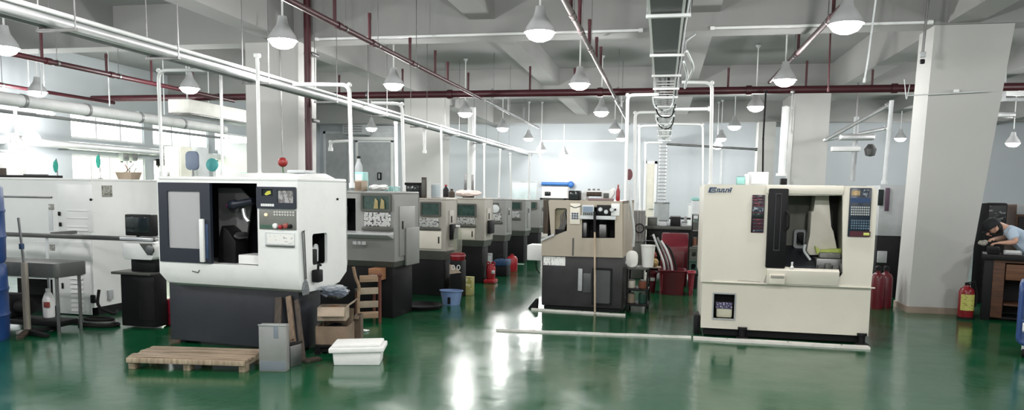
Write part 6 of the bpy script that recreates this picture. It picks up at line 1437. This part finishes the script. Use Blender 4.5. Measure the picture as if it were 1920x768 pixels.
for i in range(4): MB().tube([(rr.uniform(-.08, .08), 0, H*.8), (rr.uniform(-.14, .14), 0, H+rr.uniform(.05, .14))], .006, 6).build('wire_stub', (BLACK, DSTEEL, mat('rust_rag', (.28, .07, .05), .8), BLACK)[i], t)
c = F.rect(-10, 286, 14, 334, .5); t = thing('label_printer', 'white printer on the roof of the big white machine at the left edge', 'printer', F.world(c[0], .5, zB), F.rz); W = c[1]-c[0]; H = c[3]-zB
MB().box(0, W, 0, .3, 0, H, .02).build('printer_body', WHITE, t); MB().box(W*.3, W*.9, -.006, 0, .03, H*.38, .004).build('printer_slot', WOODD, t); MB().box(W*.3, W*.8, .02, .28, H, H+.04, .01).build('printer_lid', LGREY, t)
# wall things on window wall
def wallbox(name, label, cat, px0, py0, px1, py1, dep, mm, detail=None, dm=None):
    pz0 = onx((px0+px1)/2, py1, XL+.02); pz1 = onx((px0+px1)/2, py0, XL+.02); ya = onx(px0, py1, XL+.02).y; yb = onx(px1, py1, XL+.02).y
    t = thing(name, label, cat, (XL+.001, ya, pz0.z)); L = yb-ya; H = pz1.z-pz0.z
    MB().box(0, dep, 0, L, 0, H, .02).build('casing', mm, t)
    MB().box(-.0005, .03, L*.3, L*.7, -.04, .0, .005).build('wall_mount', DSTEEL, t)
    if detail: MB().box(dep, dep+.015, L*.1, L*.9, H*.12, H*.88, .004).build(detail, dm or mm, t)
    return t
wallbox('wall_cabinet', 'dark grey cabinet high on the window wall at the left edge', 'cabinet', -14, 250, 19, 286, .4, MGREY, 'cabinet_door', DSTEEL)
wallbox('loudspeaker', 'grey loudspeaker on the wall between the cream windows, nearer one', 'loudspeaker', 222, 275, 234, 302, .15, MGREY, 'speaker_grille', DSTEEL)
wallbox('loudspeaker', 'grey loudspeaker on the wall between the cream windows, farther one', 'loudspeaker', 240, 273, 250, 302, .15, MGREY, 'speaker_grille', DSTEEL)
wallbox('wall_junction_box', 'small black junction box on the wall beside the conduit of the white-fronted lathe', 'box', 293, 298, 301, 311, .15, BLACK, 'box_cover', DSTEEL)
# lockers and fans by the windows
def locker(name, label, px0, px1, pyt, X, mm, knobm=DSTEEL, Y=None):
    p0 = onx(px0, 332, X); y0_ = p0.y; x0_ = p0.x; xw = ony(px1, 332, y0_).x; H = onx((px0+px1)/2, pyt, X).z
    t = thing(name, label, 'cabinet', (x0_, y0_, 0)); W = xw-x0_
    MB().box(0, W, 0, .45, 0, H, .015).build('cabinet_body', mm, t); MB().box(.03, W-.03, -.015, 0, .08, H-.06, .006).build('door', mm, t); MB().box(W*.2, W*.3, -.04, -.015, H*.72, H*.76, .004).build('handle', knobm, t); return t
locker('cream_locker', 'tall cream locker by the windows left of the white-fronted lathe', 309, 340, 275, -11.2, mat('cream_locker_paint', (.78, .77, .66), .5))
locker('grey_locker', 'low pale grey locker with dark mirror by the windows', 344, 372, 276, -11.4, LGREY)
p = onx(359, 300, -10.3); t = thing('dark_chair', 'dark blue round chair back before the pale grey locker', 'chair', (p.x, p.y, 0)); z = p.z
MB().prism(rrect(-.16, .16, z-.22, z+.2, .1), 0, .06, bev=.02).build('backrest', mat('slate_blue', (.10, .13, .19), .6), t); MB().tube([(0, .03, 0.03), (0, .03, z-.2)], .03, 10).build('stem', DSTEEL, t); MB().lathe([(0, 0), (.22, 0), (.2, .03), (0, .05)]).build('foot_disc', BLACK, t); MB().lathe([(0, z-.7), (.2, z-.7), (.2, z-.62), (0, z-.62)], n=18).build('seat', mat('slate_blue', (.10, .13, .19), .6), t)
p = onx(401, 309, -10.1); t = thing('teal_fan', 'round teal fan on a thin stem by the windows', 'fan', (p.x, p.y, 0)); z = p.z
MB().lathe([(0, 0), (.12, .02), (.15, .05), (.15, .08), (.12, .10), (0, .12)], n=20, M=Matrix.Translation((0, 0, z)) @ Matrix.Rotation(PI/2, 4, 'X')).build('fan_head', mat('turquoise', (.10, .45, .46), .5), t); MB().tube([(0, 0, .02), (0, 0, z-.1)], .02, 8).build('stem', PIPEW, t); MB().lathe([(0, 0), (.2, 0), (.18, .03), (0, .04)]).build('foot_disc', PIPEW, t)
c0 = onx(420, 300, -12.6)
t = thing('teal_poster_board', 'white board with pale teal sweep by the windows', 'display board', (c0.x-.2, c0.y, 0)); z0_ = 1.35; z1_ = onx(420, 268, -12.6).z
MB().box(0, 1.6, 0, .03, z0_, z1_, .01).build('board', PIPEW, t); MB().prism([(.3, z0_+.25), (.7, z0_+.65), (1.5, z0_+.7), (1.55, z0_+.35), (1.1, z0_+.45), (.8, z0_+.1)], -.006, 0).build('teal_sweep', mat('mint', (.55, .78, .70), .6), t); MB().prism([(.1, z0_+.05), (.22, z0_+.05), (.26, z0_+.5), (.14, z0_+.45)], -.006, 0).build('green_sweep', mat('leaf_green', (.25, .45, .3), .6), t)
for x in (.1, 1.5): MB().tube([(x, .05, 0), (x, .05, z0_+.1)], .025, 8).build('leg', LSTEEL, t)
t = thing('duct_panel', 'pale panel box hung under the beam over the windows', 'panel', onx(315, 210, -10.2)); W = onx(462, 236, -10.2).y-t.location.y; H = onx(315, 190, -10.2).z-t.location.z
H = min(H+.12, 3.39-t.location.z)
MB().box(0, .5, 0, W, -.02, H, .02).build('panel_box', mat('warm_white_panel', (.66, .66, .62), .6), t); MB().box(-.0, .52, 0, W, -.05, -.02, .01).build('panel_trim', DSTEEL, t)
for y in (.3, W-.3): MB().tube([(.25, y, H-.02), (.25, y, 4.48-t.location.z)], .015, 6).build('hanger', LGREY, t)
# green ceiling item
p = onz(92, 41, 3.3); t = thing('exit_lamp', 'small teal and white box hanging under the conduit bundle', 'lamp', p); MB().box(-.09, .09, -.05, .05, -.05, .05, .02).build('teal_face', TEAL, t); MB().box(.09, .17, -.04, .04, -.03, .04, .015).build('white_end', PIPEW, t); MB().tube([(0, 0, .05), (0, 0, 4.48-3.3)], .008, 6).build('hanger', DSTEEL, t)

# ================================================================== RIGHT CORNER
p = G(1809, 597); t = thing('fire_extinguisher', 'red fire extinguisher with yellow label beside the big column', 'fire extinguisher', p); H = .47
MB().lathe([(0, 0), (.085, 0), (.092, .015), (.092, H*.76), (.075, H*.85), (.035, H*.9), (.03, H*.95), (0, H*.95)], n=24).build('cylinder', REDE, t)
m = MB(); n = 10
for i in range(n):
    a0 = rad(-150+120*i/n); a1 = rad(-150+120*(i+1)/n); f = m.b.faces.new([m.b.verts.new((.094*math.cos(q), .094*math.sin(q), z)) for q, z in ((a0, .12), (a1, .12), (a1, .33), (a0, .33))])
r_ = bmesh.ops.extrude_face_region(m.b, geom=m.b.faces[:]); bmesh.ops.translate(m.b, verts=[g for g in r_['geom'] if isinstance(g, bmesh.types.BMVert)], vec=(0, -.002, 0))
m.build('label_band', mat_print('yellow_label', (.50, .50, .13), (.30, .22, .06), 30, 60, .6), t)
MB().lathe([(0, H*.93), (.028, H*.93), (.028, H), (0, H)]).build('valve', BLACK, t); MB().bar((-.03, 0, H+.0), (.09, -.03, H+.03), .025, .012, .003).build('lever', BLACK, t)
MB().tube(arc([(.03, 0, H*.96), (.08, -.02, H+.02), (.12, -.02, H*.7), (.105, -.02, H*.35)], .08), .012, 8).build('discharge_hose', BLACKM, t); MB().lathe([(.086, .0), (.095, .0), (.095, .03), (.086, .03)]).build('base_ring', BLACK, t)
o = tag(MB().blob((0, 0, .16), .08, .07, .15, .2, 41).build('carrier_bag', PLASTICF), 'clear plastic bag between the fire extinguisher and the brown desk', 'bag'); o.location = G(1824, 595)+Vector((-.03, .15, 0))
# desk
F = Frame(G(1838, 598), -20); DK = F; zt_ = F.uw(1870, 477, 0)[1]; WD = .9; DD = .5
t = fthing('wooden_desk', 'dark brown wooden bench with black side beyond the big column', 'desk', F)
MB().box(-.03, WD+.03, -.03, DD, zt_-.07, zt_, .006).build('desk_top', BLACK, t)
MB().box(0, .10, 0, DD-.02, 0.0, zt_-.07, .004).build('side_panel', BLACK, t); MB().box(WD-.05, WD, 0, DD-.02, 0, zt_-.07, .004).build('side_panel', WOODK, t); MB().box(.1, WD-.05, DD-.05, DD-.03, .05, zt_-.07).build('back_panel', BLACK, t)
MB().box(.1, WD-.05, .0, .42, zt_-.10, zt_-.07).build('rail', WOODK, t)
o = MB().box(.24, WD-.06, -.012, .40, zt_-.32, zt_-.12, .006).build('drawer', mat_wood('drawer_wood', (.09, .035, .015), (.17, .075, .035)), t); MB().box(.5, .62, -.03, -.012, zt_-.225, zt_-.205, .004).build('knob', DSTEEL, o)
MB().box(.1, .23, .0, .42, .04, zt_-.1, .006).build('pedestal', WOODK, t)
MB().box(.24, WD-.06, .02, .42, .2, .225, .003).build('shelf', WOODK, t); MB().box(.1, WD-.05, .02, .42, .03, .05).build('floor_board', BLACK, t)
for i, (u, w_, h_, d_, mm, lab, nm) in enumerate(((.02, .14, .09, .2, BLACK, 'black tool case at the left end of the brown bench', 'tool_case'), (.2, .2, .05, .22, mat('grey_paper', (.35, .35, .36), .7), 'stack of grey papers on the brown bench under the gloved hands', 'paper_stack'), (.68, .26, .05, .3, mat('navy_cloth', (.04, .06, .10), .8), 'folded navy cloth on the brown bench before the seated person', 'folded_cloth'))):
    t2 = thing(nm, lab, nm.replace('_', ' '), F.world(u, .04, zt_+.001), F.rz); MB().box(0, w_, 0, d_, 0, h_, .012).build('main_body', mm, t2); MB().box(w_*.1, w_*.9, -.004, d_*.6, h_*.45, h_+.004, .004).build('upper_layer', BLACK if i != 1 else LGREY, t2)
# black panels behind the person
F = Frame((Yp(1848, 420, 12.3).x, 12.3, 0), 0); c = F.rect(1849, 380, 1890, 420, 0)
t = fthing('equipment_cabinet', 'black panelled cabinet with pale scrawls standing behind the seated person', 'cabinet', F); W = c[1]
MB().box(0, W, 0, .4, 0, c[3], .03).build('cabinet_body', BLACK, t); MB().box(.03, W-.03, -.01, 0, c[2], c[3]-.04, .004).build('scrawled_panel', mat_print('scrawl_print', (.015, .016, .018), (.22, .23, .24), 12, 26, .58), t); MB().box(.03, W-.03, -.012, 0, .1, c[2]-.05, .004).build('door', BLACKM, t)
F = Frame((Yp(1904, 420, 12.6).x, 12.6, 0), 0); zc = Yp(1912, 383, 12.6).z
t = fthing('dark_cabinet', 'dark brown cabinet cut by the right edge behind the seated person', 'cabinet', F); MB().box(0, .8, 0, .45, 0, zc, .02).build('cabinet_body', WOODK, t); MB().box(.03, .77, -.012, 0, .1, zc-.18, .005).build('door', BLACK, t); MB().box(0, .8, -.02, 0, zc-.15, zc, .005).build('top_rail', MGREY, t)
# blue trolley
F = Frame(G(1907, 668), -24); z1_ = F.uw(1904, 532, 0)[1]
t = fthing('blue_trolley', 'blue tubular trolley on casters cut by the right edge', 'trolley', F)
m = MB(); m.tube(arc([(0, .45, .14), (0, .45, z1_), (0, 0, z1_), (0, 0, .14), (.5, 0, .14)], .07), .026, 10); m.build('side_frame', mat('trolley_blue', (.025, .06, .19), .35), t)
MB().box(-.01, .55, -.01, .5, .15, .18, .008).build('platform', mat('trolley_blue', (.025, .06, .19), .35), t); MB().box(-.005, .5, -.02, .0, z1_*.48, z1_*.52, .004).build('cross_bar', mat('trolley_blue', (.025, .06, .19), .35), t)
for x, y in ((.05, .02), (.05, .45)):
    o = MB().box(x-.02, x+.02, y-.02, y+.02, .07, .15, .004).build('caster_fork', LSTEEL, t); MB().tube([(x-.016, y, .045), (x+.016, y, .045)], .045, 14).build('wheel', BLACKM, o)
p = F.world(.12, .2, .181); t = thing('white_sack', 'small white sack lying on the blue trolley', 'sack', p); MB().blob((0, 0, .09), .10, .12, .07, .15, 51).build('sack_body', FOAM, t); MB().blob((.06, 0, .14), .03, .03, .03, .1, 52, 2).build('sack_knot', FOAM, t)

# ================================================================== PERSON
def skin_obj(name, verts, edges, mm, parent, root=0, sub=2):
    me = bpy.data.meshes.new(name); me.from_pydata([v[0] for v in verts], edges, []); o = bpy.data.objects.new(name, me); COL.objects.link(o); o.parent = parent
    md = o.modifiers.new('skin', 'SKIN'); md.use_smooth_shade = True
    if not me.skin_vertices: raise RuntimeError('no skin layer')
    for i, v in enumerate(verts):
        r = v[1] if isinstance(v[1], tuple) else (v[1], v[1]); me.skin_vertices[0].data[i].radius = r; me.skin_vertices[0].data[i].use_root = (i == root)
    s = o.modifiers.new('sub', 'SUBSURF'); s.levels = sub; s.render_levels = sub
    me.materials.append(mm); return o
YP = DK.o.y+.52
def PP(px, py, dy=0.0): return ony(px, py, YP+dy)
pel = PP(1962, 497); pel.z = max(pel.z, .62)
root = thing('person', 'person in light blue shirt and black cap bending over the brown bench', 'person', (pel.x, YP, 0))
def LQ(v): return (v.x-pel.x, v.y-YP, v.z)
chest = PP(1906, 440); belly = PP(1938, 470); neck = PP(1884, 425); head0 = PP(1875, 424); head1 = PP(1866, 424); head2 = PP(1858, 428)
shL = PP(1896, 436, -.17); shR = PP(1896, 434, .17); elL = PP(1906, 454, -.28); wrL = PP(1881, 455, -.26); elR = PP(1884, 446, .10); wrR = PP(1864, 448, -.12)
V = []; E_ = []
def av(p, r, par=None):
    V.append((LQ(p), r)); 
    if par is not None: E_.append((par, len(V)-1))
    return len(V)-1
ip = av(pel, .13); ib = av(belly, .125, ip); ic = av(chest, .135, ib); inn = av(neck, .055, ic); h0 = av(head0, .07, inn); h1 = av(head1, .092, h0); h2 = av(head2, .088, h1); h3 = av(head2+Vector((-.035, 0, -.03)), .06, h2)
def arm(sh, el, wr, par, s):
    a = av(sh, .06, par); m_ = av((sh+el)/2, .05, a); b = av(el, .042, m_); c = av((el+wr)/2, .038, b); d = av(wr, .026, c)
    dr = (wr-el).normalized(); palm = av(wr+dr*.045, (.036, .02), d); side = Vector((0, 1, 0))
    for k, (o_, l_) in enumerate(((-.03, .065), (-.01, .078), (.01, .072), (.03, .058))):
        q = wr+dr*.085+side*o_; f0 = av(q, .0095, palm); f1 = av(q+dr*l_*.5+Vector((0, 0, -.006)), .0088, f0); av(q+dr*l_*.8+Vector((0, 0, -.03)), .008, f1)
    q = wr+dr*.03-side*s*.035; f0 = av(q, .011, palm); av(q+dr*.045-side*s*.02+Vector((0, 0, -.012)), .009, f0)
arm(shL, elL, wrL, ic, -1); arm(shR, elR, wrR, ic, 1)
for s in (-1, 1):
    hp = pel+Vector((0, s*.09, -.03)); kn = pel+Vector((-.13, s*.13, -.10)); an = pel+Vector((.02, s*.13, -pel.z+.08)); to = an+Vector((-.15, 0, -.035))
    a = av(hp, .09, ip); b = av(kn, .062, a); m_ = av((kn+an)/2+Vector((.01, 0, .05)), .058, b); c = av(an, .04, m_); av(to, .032, c)
skin_obj('body', V, E_, SKIN, root)
V = []; E_ = []
ip = av(pel+Vector((0, 0, .05)), .145); ib = av(belly, .15, ip); ic = av(chest, .158, ib); av(neck+Vector((.03, 0, -.01)), .075, ic)
for sh, el in ((shL, elL), (shR, elR)):
    a = av(sh, .080, ic); m_ = av((sh+el)/2, .070, a); av((el+(sh+el)/2)/2, .062, m_)
skin_obj('shirt', V, E_, SHIRT, root)
V = []; E_ = []
ip = av(pel, .145)
for s in (-1, 1):
    hp = pel+Vector((0, s*.09, -.03)); kn = pel+Vector((-.13, s*.13, -.10)); an = pel+Vector((.02, s*.13, -pel.z+.08))
    a = av(hp, .105, ip); b = av(kn, .077, a); m_ = av((kn+an)/2, .070, b); av(an+Vector((0, 0, .05)), .06, m_)
skin_obj('trousers', V, E_, TROUS, root)
# cap, hair, face
hc = Vector(LQ((head1+head2)/2)); M_ = Matrix.Translation(hc) @ Matrix.Rotation(rad(-38), 4, 'Y')
m = MB(); m.lathe([(.112, .02), (.116, .045), (.108, .08), (.075, .115), (.03, .128), (0, .13)], n=22, M=M_); m.lathe([(0, .018), (.112, .02)], n=22, M=M_); m.build('cap', CAPM, root)
m = MB(); m.loft([[M_ @ Vector((-.085-.075*math.sin(PI*k/8), -.085+.17*k/8, z-.02*math.sin(PI*k/8))) for k in range(9)]+[M_ @ Vector((-.08, .085-.17*k/8, z)) for k in range(9)] for z in (.022, .032)]); m.build('cap_peak', CAPM, root)
m = MB(); m.blob(hc+Vector((.05, 0, .0)), .07, .092, .085, .06, 61, 2); m.build('hair', mat('black_hair', (.01, .009, .008), .6, var=.2, scale=40, bump=.3), root)
fd = (M_.to_3x3() @ Vector((-1, 0, 0))).normalized(); fu = (M_.to_3x3() @ Vector((0, 0, 1))).normalized(); fs = Vector((0, 1, 0))
m = MB(); m.blob(hc+fd*.10-fu*.035, .022, .018, .026, .05, 62, 2); m.build('nose', SKIN, root)
for s in (-1, 1):
    m = MB(); m.ball(hc+fd*.088+fs*s*.035-fu*.005, .011); m.build('eye', BLACK, root); m = MB(); m.blob(hc+fs*s*.092-fu*.02-fd*.0, .022, .012, .032, .05, 63, 2); m.build('ear', SKIN, root)
m = MB(); m.blob(hc+fd*.088-fu*.075, .014, .028, .008, .05, 64, 2); m.build('mouth', mat('lip', (.38, .15, .12), .5), root)
# glove things on the bench near hands
o = tag(MB().blob(PP(1844, 455, -.3)+Vector((0, 0, 0)), .05, .05, .035, .25, 71).build('work_glove', GLOVE), 'grey cloth work glove lying on the papers on the brown bench', 'glove')
o.location.z += (zt_+.135)-PP(1844, 455, -.3).z
st = thing('stool', 'dark round stool under the person at the brown bench', 'stool', (pel.x+.07, YP, 0)); sz = pel.z-.285
MB().lathe([(0, sz-.04), (.11, sz-.04), (.12, sz-.02), (.11, sz), (0, sz)]).build('seat', BLACK, st)
MB().tube([(0, 0, .03), (0, 0, sz-.04)], .025, 10).build('stem', DSTEEL, st); MB().lathe([(0, 0), (.14, 0), (.13, .025), (.03, .04), (0, .04)]).build('foot_disc', BLACK, st)

# ================================================================== CAMERA, WORLD, VIEW
cd = bpy.data.cameras.new('camera'); cd.sensor_width = 36; cd.lens = FOC/1920*36; cd.shift_y = (PPY-384)/1920; cd.clip_start = .05; cd.clip_end = 200
co = bpy.data.objects.new('camera', cd); COL.objects.link(co)
Rm = Matrix((CR, CU, -CF)).transposed().to_4x4(); co.matrix_world = Matrix.Translation(CO) @ Rm
SC.camera = co
wd = bpy.data.worlds.new('sky'); wd.use_nodes = True; SC.world = wd
bg = wd.node_tree.nodes['Background']; bg.inputs['Color'].default_value = (.93, 1, .96, 1); bg.inputs['Strength'].default_value = 7.0
SC.view_settings.view_transform = 'Standard'; SC.view_settings.look = 'None'; SC.view_settings.gamma = 1.0; SC.view_settings.use_curve_mapping = False
SC.view_settings.exposure = 0.24
SC.cycles.max_bounces = 8; SC.cycles.diffuse_bounces = 5; SC.cycles.glossy_bounces = 4; SC.cycles.transparent_max_bounces = 12
SC.cycles.use_denoising = True
SC.cycles.sample_clamp_indirect = 8.0
